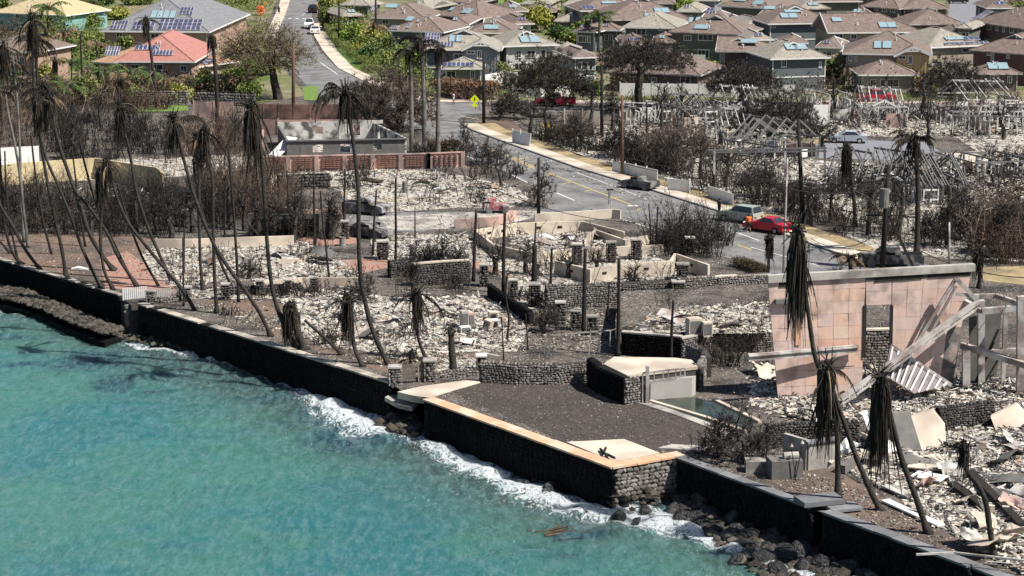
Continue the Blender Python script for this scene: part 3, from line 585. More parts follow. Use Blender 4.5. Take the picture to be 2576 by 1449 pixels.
        R_ = np.array([[s.u[i], sl[i], nn[i]] for i in range(3)])[None]
        for i in range(n):
            for j in range(rows):
                c0, c1 = ua+(ub-ua)*i/n+.02, ua+(ub-ua)*(i+1)/n-.02; d0, d1 = va+(vb-va)*j/rows+.02, va+(vb-va)*(j+1)/rows-.02
                c = s.pL+s.u*((c0+c1)/2)+sl*((d0+d1)/2)+nn*lift
                f_ = MB().boxes([c], [(c1-c0, d1-d0, .09)], rot=R_).build('solar_panel', m_steel if kind == 'therm' else m_steell, s.t)
                MB().boxes([c+nn*.035], [(c1-c0-.12, d1-d0-.12, .06)], rot=R_).build('panel_glass', m_therm if kind == 'therm' else m_pv, f_)
    def vent(s, right=True, front=False):
        """small dutch gable at one end of the ridge"""
        r = s.r1 if right else s.r0; d = s.u if right else -s.u
        if front: r = (s.r0+s.r1)/2+(s.r1-s.r0)*(.35 if right else -.35); d = -s.w
        q = Vector((-d.y, d.x, 0)); a = r+d*1.5-Vector((0, 0, .05)); h = .9; w = 1.3
        if front: a = r-s.w*1.9-Vector((0, 0, .15))
        pts = [a+q*w-Vector((0, 0, h*.55)), a-q*w-Vector((0, 0, h*.55)), a+Vector((0, 0, 0))]
        v_ = MB().prism(pts, -d*1.5).build('gable_vent', m_concd, s.t)
        b = MB(); b.bar(pts[0]+d*.06, pts[2]+d*.06+Vector((0, 0, .06)), .14, .16); b.bar(pts[1]+d*.06, pts[2]+d*.06+Vector((0, 0, .06)), .14, .16); b.build('gable_trim', m_white, v_)
        rr = MB(); 
        for sg in (1, -1): rr.quads([[tuple(v) for v in (pts[2]+d*.12+Vector((0, 0, .09)), a+q*sg*(w+.15)+d*.12-Vector((0, 0, h*.55-.03)), a+q*sg*(w+.15)-d*1.9-Vector((0, 0, h*.55-.03)), pts[2]-d*1.9+Vector((0, 0, .09)))]])
        rr.build('vent_roof', s.rm, v_)
    def gable(s, xl, yl, xr, yr, apy, fwd=1.2, wall='blue', rects=(), z0=None, batten=True):
        """forward gable wing: its eave ends as sighted, apex height by pitch"""
        p0 = s.P(0, -fwd); a, b = atp(xl, yl, p0, s.w), atp(xr, yr, p0, s.w); ap = atp((xl+xr)/2, apy, p0, s.w); W_ = (b-a).length; mid = (a+b)/2; ap = Vector((mid.x, mid.y, ap.z)); z0 = s.wz if z0 is None else z0
        rt = MB(); back = s.w*(fwd+s.dep*.45)
        for e in (a, b): rt.prism([e, ap, ap+Vector((0, 0, .18)), e+Vector((0, 0, .18))], back)
        g = rt.build('wing_roof', s.rm, s.t)
        tb = MB(); f = -s.w*.06
        for e in (a, b): tb.bar(e+f-Vector((0, 0, .02)), ap+f, .1, .34)
        m1, m2 = a.lerp(ap, .55), b.lerp(ap, .55); tb.bar(m1+f, m2+f, .1, .22); tb.bar((m1+m2)/2+f, ap+f, .1, .16); tb.build('gable_trim', m_white, s.t)
        o = .45; a2, b2 = a.lerp(b, o/W_), b.lerp(a, o/W_); zz = a.z+(ap.z-a.z)*o/(W_/2)-.1
        a2 = Vector((a2.x, a2.y, z0)); b2 = Vector((b2.x, b2.y, z0)); set_ = s.w*.5
        pts = [a2+set_, b2+set_, Vector((b2.x, b2.y, zz))+set_, Vector((ap.x, ap.y, ap.z-.15))+set_, Vector((a2.x, a2.y, zz))+set_]
        wp = MB().prism(pts, s.w*(fwd+1.5)).build('wing_wall', walls[wall], s.t)
        if batten:
            bt = MB(); n_ = int(W_/.55)
            for i in range(n_+1):
                c = (a2+set_).lerp(b2+set_, i/n_); zt = zz+(ap.z-.2-zz)*(1-abs(2*i/n_-1)); bt.bar(c-s.w*.02+Vector((0, 0, .1)), Vector((c.x, c.y, zt-.05))-s.w*.02, .06, .06)
            bt.build('batten', walls[wall], s.t)
        for x0, y0, x1, y1 in rects:
            q0, q1 = atp(x0, y1, a2+set_, s.w), atp(x1, y0, a2+set_, s.w); c = (q0+q1)/2-s.w*.07; w = abs((q1-q0).dot(s.u)); h = abs(q1.z-q0.z); fr = MB()
            for dx, dz, sx, sz in ((0, h/2, w+.2, .14), (0, -h/2, w+.2, .14), (-w/2, 0, .13, h), (w/2, 0, .13, h), (0, 0, .07, h)): fr.boxes([c+s.u*dx+Vector((0, 0, dz))], [(sx, .1, sz)], rot=s.rot())
            f_ = fr.build('window', m_white, s.t); MB().boxes([c+s.w*.035], [(w, .03, h)], rot=s.rot()).build('pane', m_glass, f_)
    def lower(s, eL, eR, ez=2.7, dep=4, wall=None, **k):
        return House('', eL, eR, ez, dep, roof=[n for n, v in roofs.items() if v == s.rm][0], wall=wall or [n for n, v in walls.items() if v == s.wm][0], parent=s.t, **k)
# --- right-hand neighbourhood, front row
h = House('blue-grey two-storey house with white trimmed gable and solar heater, beside three tall palms', (1062, 124), (1262, 125), 5.6, 9, 'grey', 'blue', gl=False)
h.panel(1128, 90, 1146, 107, n=1); h.panel(1146, 90, 1164, 107, n=1); h.panel(1066, 84, 1108, 112, 'pv', n=5, rows=3); h.panel(1108, 108, 1142, 119, 'pv', n=4)
h.gable(1160, 127, 1258, 128, 104, wall='lightblue', rects=[(1175, 128, 1194, 135), (1201, 127, 1211, 147)]); h.windD([(1142, 135, 1165, 149)])
l = h.lower((1110, 172), (1219, 172), dep=5, wall='green'); l.panel(1114, 159, 1193, 170, 'pv', n=7); l.windD([(1122, 178, 1146, 204), (1184, 177, 1194, 198)]); h.vent(True, True)
h = House('grey-roofed pale house carrying twin solar heater panels above the big burnt monkeypod', (1268, 116), (1408, 112), 5.6, 9, 'grey', 'white'); h.panel(1312, 92, 1331, 109); h.panel(1332, 92, 1353, 109); h.autowin(3, seed=1); h.vent(False, True)
h = House('brown single-storey house seen through bare branches of the middle burnt tree', (1523, 179), (1763, 189), 2.9, 10, 'brown', 'brown'); h.windD([(1595, 193, 1618, 210), (1712, 192, 1737, 209), (1640, 195, 1652, 205)]); h.vent(False, True)
h = House('blue-grey and cream house with white fence, half hidden right of the big monkeypod', (1440, 145), (1510, 143), 5.4, 8, 'brown', 'lightblue', gr=True); h.autowin(2, seed=3); h.windD([(1455, 190, 1464, 205), (1491, 190, 1500, 210)])
h = House('olive two-storey house with row of white windows behind the burnt trees', (1680, 80), (1872, 87), 5.6, 9, 'brown', 'olive'); h.panel(1743, 64, 1787, 74); h.windD([(1721, 89, 1739, 101), (1757, 87, 1793, 101), (1808, 88, 1816, 102), (1700, 115, 1720, 130), (1756, 125, 1784, 145)], div=3); h.vent(False); h.vent(True, True)
h = House('slate-blue two-storey house under a broad grey roof with tilted twin solar panels', (1563, 68), (1706, 71), 5.6, 10, 'grey', 'blue', batten=True); h.panel(1747, 45, 1764, 58); h.panel(1730, 45, 1746, 58); h.windD([(1602, 72, 1625, 88), (1658, 72, 1672, 77)])
h = House('wide brown-roofed olive house with two solar heaters at different heights', (1523, 50), (1740, 47), 5.6, 12, 'brown', 'olive'); h.panel(1648, 21, 1663, 34); h.panel(1663, 21, 1681, 34); h.panel(1622, 35, 1661, 44); h.windD([(1536, 57, 1545, 68), (1560, 66, 1570, 80)]); h.vent(False, True)
h = House('maroon gable-ended house with tall white bay windows at the end of its roof', (1800, 128), (1925, 130), 5.6, 9, 'brown', 'maroon', gl=True); h.panel(1862, 100, 1907, 110); h.windD([(1806, 125, 1822, 158), (1812, 165, 1822, 190)]); h.vent(True, True)
h = House('blue house with grey roof, twin solar heater and hipped porch roof', (1938, 148), (2090, 144), 5.6, 9, 'grey', 'blue'); h.panel(1979, 110, 2000, 127); h.panel(2000, 110, 2023, 127); h.windD([(1966, 150, 1978, 168), (1988, 148, 2004, 153), (2060, 155, 2066, 170)]); h.vent(False, True)
l = h.lower((1990, 176), (2068, 174), dep=4); l.autowin(2, z=.9, seed=5)
h = House('yellow-gabled two-storey house with brown hip roof above the red pickup', (2119, 134), (2345, 138), 5.6, 10, 'brown', 'tan', batten=True); h.panel(2197, 105, 2218, 123); h.panel(2219, 105, 2244, 123)
h.gable(2248, 142, 2344, 139, 119, wall='yellow', rects=[(2260, 140, 2278, 149), (2284, 140, 2295, 161)], fwd=1.0); h.windD([(2135, 140, 2143, 152), (2150, 141, 2156, 153)])
l = h.lower((2160, 188), (2312, 188), dep=6); l.autowin(4, z=.9, seed=6)
h = House('grey-roofed house carrying a long dark solar array and pale heater, behind the bushy dark tree', (2336, 119), (2486, 113), 5.6, 10, 'grey', 'tan'); h.panel(2380, 93, 2425, 103); h.panel(2379, 105, 2484, 116, 'pv', n=9); h.panel(2426, 93, 2458, 103, 'pv', n=3); h.windD([(2345, 123, 2357, 131), (2420, 121, 2440, 131)])
h = House('maroon two-storey house with solar heater on its low front roof at the right edge', (2436, 126), (2610, 138), 5.6, 10, 'brown', 'maroon'); h.windD([(2484, 131, 2492, 139), (2494, 134, 2501, 152), (2533, 138, 2540, 146)]); h.vent(False, True)
l = h.lower((2462, 185), (2572, 185), dep=5, wall='brown'); l.panel(2487, 159, 2508, 176); l.panel(2509, 159, 2533, 176); l.windD([(2490, 190, 2512, 210), (2534, 192, 2545, 208)])
h = House('brown house with gable end and a row of two solar heaters in the middle row', (2082, 82), (2322, 80), 5.6, 9, 'brown', 'tan', gl=True, batten=True); h.panel(2094, 45, 2115, 56); h.panel(2213, 57, 2231, 71); h.panel(2232, 57, 2251, 71); h.windD([(2100, 85, 2120, 98), (2140, 86, 2155, 98), (2240, 84, 2256, 89), (2278, 84, 2300, 98)])
h = House('dark blue house with long brown roof and two solar heaters beside the gable vent', (1932, 60), (2110, 57), 5.6, 9, 'brown', 'blue'); h.panel(1966, 34, 1983, 47); h.panel(1984, 34, 2002, 47); h.panel(1974, 25, 2012, 33); h.vent(False, True); h.windD([(1935, 62, 1950, 70)])
h = House('small brown gable-roofed garage between the blue house and the long brown house', (1965, 108), (2038, 108), 2.8, 6, 'brown', 'tan', gr=True)
h = House('small brown gabled outbuilding behind the maroon gable-ended house', (1862, 82), (1918, 80), 3.2, 6, 'brown', 'tan', gl=True, gr=True)
h = House('long dark brown two-storey house with many small white windows, top centre right', (2268, 21), (2390, 21), 5.6, 11, 'brown', 'brown'); h.windD([(2297, 23, 2306, 30), (2316, 23, 2334, 27), (2343, 23, 2352, 30)]); h.vent(False, True)
h.lower((2160, 15), (2262, 22), ez=5.6, dep=8, wall='olive').windD([(2200, 15, 2210, 27), (2220, 17, 2232, 29), (2240, 19, 2252, 30)])
h = House('low brown-roofed house with no panels behind the yellow-green bushes', (2286, 61), (2428, 60), 3, 9, 'brown', 'brown'); h.autowin(3, z=1, seed=9)
h = House('very long brown two-storey house with eight white windows at the right edge', (2440, 52), (2640, 82), 5.6, 12, 'brown', 'brown'); h.windD([(2445, 57, 2453, 68), (2463, 59, 2473, 71), (2484, 61, 2494, 74), (2506, 64, 2512, 77), (2523, 67, 2529, 80), (2541, 69, 2552, 82), (2562, 71, 2573, 85)]); h.panel(2444, 30, 2500, 48, 'pv', n=6, rows=2); h.vent(True, True)
h = House('brown-roofed house with light solar heater along the ridge, top left of the neighbourhood', (932, 44), (1070, 47), 5.6, 10, 'brown', 'tan'); h.panel(967, 11, 1004, 21); h.panel(930, 17, 950, 28, 'pv', n=3); h.windD([(962, 48, 978, 60)])
h = House('two-tone house, grey ridge and brown eaves, panels scattered over its roof', (974, 76), (1116, 81), 5.4, 9, 'brown', 'blue'); h.panel(1018, 43, 1045, 54); h.panel(976, 66, 1006, 78, 'pv', n=4); h.panel(1020, 60, 1038, 72, 'pv', n=2); h.panel(1046, 50, 1058, 57); h.vent(True, True)
h = House('brown-roofed maroon house with a shaded garage and two flat heaters', (1090, 37), (1206, 46), 5.4, 9, 'brown', 'maroon'); h.panel(1126, 20, 1148, 28); h.panel(1157, 24, 1196, 34); h.windD([(1140, 55, 1180, 70)])
h = House('brown house with a long solar heater between the grey gabled roofs', (1172, 82), (1300, 83), 5.2, 9, 'brown', 'tan'); h.panel(1216, 64, 1256, 75); h.vent(False); h.vent(True, True)
h = House('brown-roofed house with grey corner window and pale front eave near the leafy bank', (1413, 12), (1560, 14), 5.6, 9, 'grey', 'olive'); h.windD([(1421, 12, 1430, 24), (1433, 12, 1453, 24)])
l = h.lower((1393, 53), (1478, 54), dep=7); l.autowin(2, z=.9, seed=2)
h = House('brown house showing two pale heaters and a tilted dark panel behind the green palm', (1460, 27), (1620, 24), 5.6, 9, 'brown', 'tan'); h.panel(1514, 4, 1549, 11); h.panel(1550, 15, 1587, 21); h.panel(1466, 15, 1492, 27, 'pv', n=3)
h = House('sage-walled house with brown roof and three heaters at the top edge', (1805, 14), (1935, 22), 5.6, 9, 'brown', 'green'); h.panel(1845, 0, 1880, 4); h.panel(1890, 3, 1927, 12); h.panel(1875, 19, 1897, 30, 'pv', n=3)
h = House('brown-roofed house set behind, with one heater and one dark panel', (1905, 38), (2015, 40), 5.4, 8, 'brown', 'blue'); h.panel(1921, 17, 1952, 25)
h = House('little brown roof with a steep tilted dark solar panel', (1760, 48), (1838, 50), 3.2, 6, 'brown', 'dark', gr=True); h.panel(1773, 20, 1798, 38, 'pv', n=2, rows=2)
h = House('olive house with grey metal carport beside the white van, top left of neighbourhood', (852, 12), (930, 14), 3.2, 6, 'grey', 'olive')
h = House('far brown-roofed house cut by the top edge of the picture, above the long brown roof', (2050, 4), (2170, 3), 5.6, 9, 'brown', 'green')
h = House('far pinkish brown house on the hill with white side wing', (1127, 22), (1190, 24), 3.4, 8, 'brown', 'white')
h = House('low brown roof sloping beneath the yellow-gabled house', (2045, 150), (2115, 165), 2.8, 7, 'brown', 'tan')
h = House('low brown side roof between the small garage and the blue grey-roofed house', (1750, 0), (1806, 1), 5.4, 8, 'grey', 'lightblue')
rr = random.Random(12); wl_ = ['olive', 'brown', 'tan', 'blue', 'green', 'white', 'maroon']
for i, (x0, y0, x1, rf, lab) in enumerate([(1610, 8, 1700, 'brown', 'small brown-roofed house at the top edge above the wide olive house'), (1260, 28, 1330, 'brown', 'house partly behind the leafy bank, brown roof'), (1310, 8, 1390, 'grey', 'grey-roofed house above the leafy bank'), (1880, 60, 1940, 'grey', 'narrow grey-roofed house squeezed left of the dark blue house'), (2120, 40, 2205, 'brown', 'brown house in the row behind the long gable-ended one'), (2010, 22, 2090, 'grey', 'grey-roofed house in the far middle row'),
                                           (2380, 88, 2440, 'brown', 'small brown roof behind the long solar array'), (2480, 20, 2560, 'brown', 'far brown roof by the car park'), (1380, 138, 1450, 'grey', 'lower grey roof behind the big monkeypod crown'), (1010, 20, 1085, 'grey', 'grey-roofed house behind the first brown roof'), (1215, 55, 1275, 'grey', 'small grey hip roof above the long heater'), (1640, 105, 1700, 'brown', 'brown low roof left of the olive house'), (2050, 118, 2120, 'brown', 'brown side roof behind the yellow-gabled house'), (1880, 100, 1945, 'grey', 'grey roof wedge behind the maroon gable-ended house'),
                                           (1560, 112, 1640, 'brown', 'brown lean-to roof below the slate-blue house'), (2250, 108, 2330, 'grey', 'grey roof between the yellow house and the row house'), (1140, 4, 1215, 'brown', 'brown roof at the top edge right of the far pinkish house'), (1350, 30, 1412, 'brown', 'brown roof peeping between the trees of the leafy bank'), (1450, 2, 1530, 'grey', 'grey roof at the very top, left of the green palm'), (1700, 28, 1765, 'grey', 'grey roof wedge right of the wide olive house'),
                                           (1560, -2, 1640, 'brown', 'brown roof at the very top above the small brown-roofed house'), (1960, 2, 2040, 'brown', 'brown roof at the very top, centre right'), (2180, -3, 2250, 'grey', 'grey roof at the very top before the dark brown house'), (2090, 100, 2150, 'grey', 'grey roof in the gap left of the yellow-gabled house'), (2400, 70, 2445, 'grey', 'grey roof in the gap before the very long brown house'), (1120, 60, 1180, 'brown', 'brown roof joining the garage house and the long heater house'),
                                           (860, 40, 915, 'grey', 'grey roof in the trees by the upper road'), (1440, 78, 1500, 'brown', 'brown roof behind the leafy bank, lower right'), (1290, 60, 1345, 'brown', 'brown roof above the pale house with twin heaters'), (1500, 75, 1560, 'brown', 'brown roof left of the slate-blue house')]):
    h = House(lab, (x0, y0), (x1, y0+rr.uniform(-2, 3)), rr.choice([3.4, 5.4]), rr.uniform(7, 10), rf, rr.choice(wl_), gr=rr.random() < .3); w_ = x1-x0; h.panel(x0+w_*.3, y0-15, x0+w_*.55, y0-7, rr.choice(['therm', 'pv']), n=2); h.autowin(3, seed=i)
# --- left-hand houses
h = House('large house covered in solar arrays over its hipped slate roof, top left', (252, 78), (527, 80), 5.2, 26, 'slate', 'peach', pitch=.52); h.panel(395, 50, 512, 76, 'pv', n=9, rows=3); h.panel(330, 57, 392, 76, 'pv', n=5, rows=2); h.panel(376, 28, 446, 47, n=4); h.panel(275, 54, 325, 76, 'pv', n=5, rows=2); h.panel(450, 20, 490, 38, 'pv', n=4, rows=2); h.windD([(294, 82, 308, 96), (380, 84, 400, 96)])
h = House('grey-roofed house with a big front gable at the top left', (474, 46), (608, 42), 3.6, 12, 'grey', 'tan'); h.gable(480, 38, 590, 38, 8, wall='tan', batten=False, fwd=.4)
h = House('red-roofed house with black solar panels behind the small palms', (285, 154), (490, 155), 5.4, 15, 'red', 'peach', pitch=.55); h.panel(338, 115, 405, 127, 'pv', n=6); h.panel(382, 128, 437, 141, 'pv', n=6); h.panel(262, 118, 305, 142, 'pv', n=5, rows=2); h.windD([(330, 162, 350, 180), (380, 162, 410, 182), (340, 205, 360, 228), (410, 203, 445, 230), (455, 165, 470, 180)], div=2)
h = House('terracotta-roofed low house beside the red-roofed house', (474, 172), (600, 153), 3.2, 14, 'tan', 'tan'); h.panel(480, 148, 528, 170, 'pv', n=5, rows=2); h.autowin(3, z=.8, seed=4)
h = House('teal house with a pale yellow tiled roof in the top left corner', (-20, 31), (166, 39), 3.4, 11, 'yellow', 'teal'); h.windD([(41, 33, 50, 47), (100, 36, 110, 48)])
h = House('orange-walled house with open balconies at the left edge', (-60, 126), (84, 132), 5.6, 9, 'brown', 'peach'); h.autowin(4, seed=8)
# ------------------------------------------------------------------ fences and garden walls of the neighbourhood
def fence(label, D, h, mat=m_white, pw=2.4, z=0, group=None, tilt=0, miss=0, name='fence', post=True, seed=0):
    rr = random.Random(seed); p = A(D, z); c = sum(p, Vector())/len(p); t = thing(name, c, label, 'fence', group)
    for a, b in zip(p, p[1:]):
        L = (b-a).length; u = (b-a)/L; n_ = max(1, round(L/pw)); nn = Vector((-u.y, u.x, 0))
        for i in range(n_):
            if post: MB().bar(a+u*L*i/n_, a+u*L*i/n_+Vector((0, 0, h+.1)), .14, .14, up=(0, 1, 0)).build('post', mat, t)
            if rr.random() < miss: continue
            q0, q1 = a+u*(L*i/n_+.1), a+u*(L*(i+1)/n_-.1); dz = Vector((0, 0, h/2)); tl = rr.uniform(-tilt, tilt); q0 = q0+dz; q1 = q1+dz
            MB().boxes([(q0+q1)/2+Vector((0, 0, -.03))], [((q1-q0).length, .06, h*.94)], rot=np.array([[u.x, nn.x, 0], [u.y, nn.y, 0], [0, 0, 1]])[None] @ np.array(Matrix.Rotation(tl, 3, 'X'))[None]).build('panel', mat, t)
    return t
fence('long white fence along the far pavement behind the ruins', [(1560, 241), (1760, 243), (2000, 246)], 1.9, seed=1)
fence('white fence behind the middle burnt tree, in front of the olive house', [(1705, 163), (1775, 165)], 1.8, seed=2)
fence('white fence stretch below the maroon gable-ended house', [(1757, 218), (1900, 222), (1990, 222)], 1.9, seed=3)
fence('white fence between the big monkeypod and the red truck', [(1290, 244), (1360, 247), (1440, 240)], 1.8, seed=4)
fence('white yard fence below the blue-grey house', [(1218, 218), (1270, 207), (1300, 214)], 1.8, seed=5)
fence('short white fence beside the maroon house at the right edge', [(2446, 213), (2476, 214)], 1.9, seed=6)
fence('bluish white panel fence lit by the road, nearest the burnt car', [(1541, 432), (1572, 437), (1655, 456)], 1.3, tilt=.03, seed=7)
fence('second broken white panel fence between road and ruined lots', [(1681, 480), (1735, 485), (1780, 493)], 1.4, tilt=.05, miss=.15, seed=8)
fence('last white panel fence by the road with a burnt hole in it', [(1782, 495), (1845, 517)], 1.25, tilt=.04, seed=9)
fence('leaning white panels at the street corner left of the tilted orange sign', [(1290, 360), (1310, 364), (1335, 370)], 1.7, tilt=.25, miss=.3, seed=10)
t = fence('white wall of a burnt lot beyond the road, right of the first pole', [(1420, 312), (1510, 315)], 1.9, mat=m_concl, pw=3, seed=11)
stone_wall('low rock wall below the red-roofed house', [(300, 264), (470, 266), (480, 262), (640, 268)], 1.9, mat=m_stonel, size=.45, limit=240)
fence('brown scorched panel wall behind the pink ruin', [(625, 303), (740, 305), (935, 304)], 2.3, mat=M('scorched_red_wall', (.19, .11, .09), var=.5, sc=1.2, col2=(.07, .055, .05), sc2=.5), pw=2.2, seed=12)
fence('tall brown-red panel wall at the bend of the road', [(488, 295), (590, 297)], 2.2, mat=m_coral, pw=3, seed=13)
fence('pink plaster wall along the yard of the burnt white building', [(650, 338), (700, 340), (945, 338)], 2.0, mat=m_coral, pw=4, seed=14)
# patterned block wall
t = thing('block_wall', at(870, 425), 'salmon wall of pierced patterned blocks below the burnt white building', 'wall'); pa, pb, pc = at(655, 433), at(1078, 424), at(1165, 420)
for a, b in ((pa, pb), (pb, pc)):
    u = (b-a).normalized(); L = (b-a).length; nn = Vector((-u.y, u.x, 0)); n_ = int(L/3)
    MB().bar(a+Vector((0, 0, .8))+nn*.15, b+Vector((0, 0, .8))+nn*.15, .16, 1.6).build('panel', m_coral, t)
    for i in range(n_+1): MB().bar(a+u*L*i/n_, a+u*L*i/n_+Vector((0, 0, 1.75)), .45, .45, up=(0, 1, 0)).build('pier', m_coral, t)
    MB().bar(a+Vector((0, 0, 1.7))+nn*.1, b+Vector((0, 0, 1.7))+nn*.1, .34, .12).build('coping', m_coral, t)
    bk = MB(); w_ = L/n_
    for i in range(n_):
        for j in range(5):
            for k_ in range(3): 
                c = a+u*(i*w_+.55+(w_-1.1)*(j+.5)/5)+Vector((0, 0, .38+k_*.42)); bk.boxes([c-nn*.02], [(.34, .22, .07)], rot=np.array([[u.x, nn.x, 0], [u.y, nn.y, 0], [0, 0, 1]])[None]); bk.boxes([c-nn*.02+Vector((0, 0, .2))], [(.34, .22, .06)], rot=np.array([[u.x, nn.x, 0], [u.y, nn.y, 0], [0, 0, 1]])[None])
    bk.build('pattern_block', M('block_red', (.30, .16, .12), var=.4, sc=2), t, kind='stuff')
# ------------------------------------------------------------------ trees, palms, shrubs
def tree_segs(rg_, base, targets, rt=.014, ex=.48, wob=.12, trunk_top=None):
    """limbs that split towards clusters of tips; returns segments"""
    S0, S1, A0, A1 = [], [], [], []
    def rec(p, T, r):
        n = len(T)
        if n == 1 or n == 0:
            if n: S0.append(p); S1.append(T[0]); A0.append(r); A1.append(rt*.5)
            return
        c = T.mean(0); fr = rg_.uniform(.32, .5) if n > 3 else .6
        if n > 2:
            q = p+(c-p)*fr+rg_.normal(0, wob, 3)*np.linalg.norm(c-p)*.6
        else: q = p+(c-p)*.55+rg_.normal(0, wob, 3)*.3
        rr = rt*n**ex; S0.append(p); S1.append(q); A0.append(max(r, rr)); A1.append(rr)
        d = T-q; ax = rg_.normal(0, 1, 3); C = np.cov(T.T) if n > 3 else np.eye(3); w, v = np.linalg.eigh(C); ax = v[:, -1]+rg_.normal(0, .25, 3)
        s = (T-c)@ax; m = s > np.median(s)*rg_.uniform(.5, 1.3) if n > 6 else s > np.median(s)
        if m.all() or not m.any(): m = np.arange(n) < max(1, n//2)
        rec(q, T[m], rr); rec(q, T[~m], rr)
    b = np.array(base, float); r0 = rt*len(targets)**ex*1.25
    if trunk_top is not None:
        tt = np.array(trunk_top, float); mid = (b+tt)/2+rg_.normal(0, .1, 3)*np.linalg.norm(tt-b)*.4
        S0 += [b, mid]; S1 += [mid, tt]; A0 += [r0*1.3, r0*1.1]; A1 += [r0*1.1, r0]; b = tt
    rec(b, np.asarray(targets), r0)
    return np.array(S0), np.array(S1), np.array(A0), np.array(A1)
def twigs(rg_, tips, dirs, n, L, r, spread=.8):
    p = np.repeat(tips, n, 0); d = nrm(np.repeat(dirs, n, 0)+rg_.normal(0, spread, (len(p), 3))); q = p+d*rg_.uniform(.4, 1, (len(p), 1))*L
    return p, q, np.full(len(p), r), np.full(len(p), r*.4)
def crown_points(rg_, n, c, rad, flat=.35, shell=.6):
    d = nrm(rg_.normal(0, 1, (n, 3))); d[:, 2] = np.abs(d[:, 2])*1.0-.15*rg_.random(n); r = rg_.uniform(shell, 1, (n, 1)); P_ = d*r*np.array(rad)
    return P_+np.array(c)
def burnt_tree(label, base, x0, x1, ytop, ybot, n=420, tw=7, twl=.7, rt=.016, leaf=0, leafmat=None, group=None, name='burnt_tree', seed=0, mat=None, twm=None, dy=1.0, lean=0, twr=.016, cat='tree', forkh=None):
    """bare tree: base pixel bearing, crown extents as sighted at the base's distance"""
    r_ = np.random.default_rng(seed+100); b = at(*base); Y = b.y; L, Rr = aty(x0, (ytop+ybot)/2, Y), aty(x1, (ytop+ybot)/2, Y); zt = aty((x0+x1)/2, ytop, Y).z; zb = max(.4, aty((x0+x1)/2, ybot, Y).z)
    rx = (Rr.x-L.x)/2; cx = (Rr.x+L.x)/2; T = crown_points(r_, n, (cx, Y, zb), (rx, rx*dy, zt-zb), shell=.45); T[:, 2] += r_.normal(0, .25, n)
    tt = (b.x+(cx-b.x)*.25, Y, forkh if forkh else max(.5, zb*.45)); S = tree_segs(r_, tuple(b), T, rt=rt, trunk_top=tt)
    t = thing(name, b, label, cat, group); big = S[2] > rt*4.2
    tm = MB().segs(*[s[big] for s in S], k=6); 
    (tm if tm.n else MB().segs(*S, k=4)).build('trunk', mat or m_bark, t)
    cm = MB(); sm = ~big; cm.segs(*[s[sm] for s in S], k=3)
    out = nrm(T-np.array([cx, Y, zb-rx*.3])); q = twigs(r_, T, out, tw, twl, twr); c_ = r_.uniform(.6, 1.6, (len(q[0]), 1)); cm.segs(*q, k=3, col=np.repeat(c_, 3, 1))
    cm.build('branches', twm or m_twig, t, kind='stuff')
    if leaf: leafcloud(r_, T, max(2, leaf//2), .5*twl+.3, .10).build('foliage', leafmat or m_leafd, t, kind='stuff')
    return t
def leafcloud(r_, T, n, sp, size, up=.6):
    p = np.repeat(T, n, 0)+r_.normal(0, sp, (len(T)*n, 3)); m = len(p); a = nrm(r_.normal(0, 1, (m, 3))); nn = nrm(r_.normal(0, 1, (m, 3))+[0, 0, up]); b = nrm(np.cross(nn, a)); a = np.cross(b, nn)
    s = r_.uniform(.5, 1.4, (m, 1))*size; Q = np.stack([p-a*s, p-b*s*.5, p+a*s, p+b*s*.5], 1); g = np.repeat(r_.uniform(.65, 1.45, (len(T), 1)), n, 0)*r_.uniform(.75, 1.3, (m, 1)); col = np.hstack([g*r_.uniform(.85, 1.35, (m, 1)), g, g*r_.uniform(.7, 1.1, (m, 1))])
    return MB().quads(Q, col=col)
def green_tree(label, base, x0, x1, ytop, ybot, n=150, lf=26, size=.22, mat=None, seed=0, group='green trees and shrubs among the houses', name='green_tree', cat='tree', dy=.8, z=0):
    r_ = np.random.default_rng(seed+500); b = at(*base, z); Y = b.y; L, Rr = aty(x0, (ytop+ybot)/2, Y), aty(x1, (ytop+ybot)/2, Y); zt = aty((x0+x1)/2, ytop, Y).z; zb = max(.3, aty((x0+x1)/2, ybot, Y).z)
    rx = (Rr.x-L.x)/2; cx = (Rr.x+L.x)/2; h = (zt-zb)/2; nc = max(4, n//22); C = crown_points(r_, nc, (0, 0, 0), (rx*.72, rx*dy*.72, h*.75), shell=.3); C[:, 2] *= r_.choice([-1, 1], nc)
    T = np.concatenate([c+r_.normal(0, .2, (n//nc, 3))*[rx, rx*dy, h] for c in C])+[cx, Y, zb+h]; T[:, 2] = np.maximum(T[:, 2], .2)
    t = thing(name, b, label, cat, group); S = tree_segs(r_, tuple(b), T[::3], rt=.03, trunk_top=(b.x, Y, max(.3, zb*.6))); MB().segs(*S, k=4).build('trunk', m_bark, t)
    leafcloud(r_, T, lf, .3, size).build('crown', mat or m_leaf, t, kind='stuff'); return t
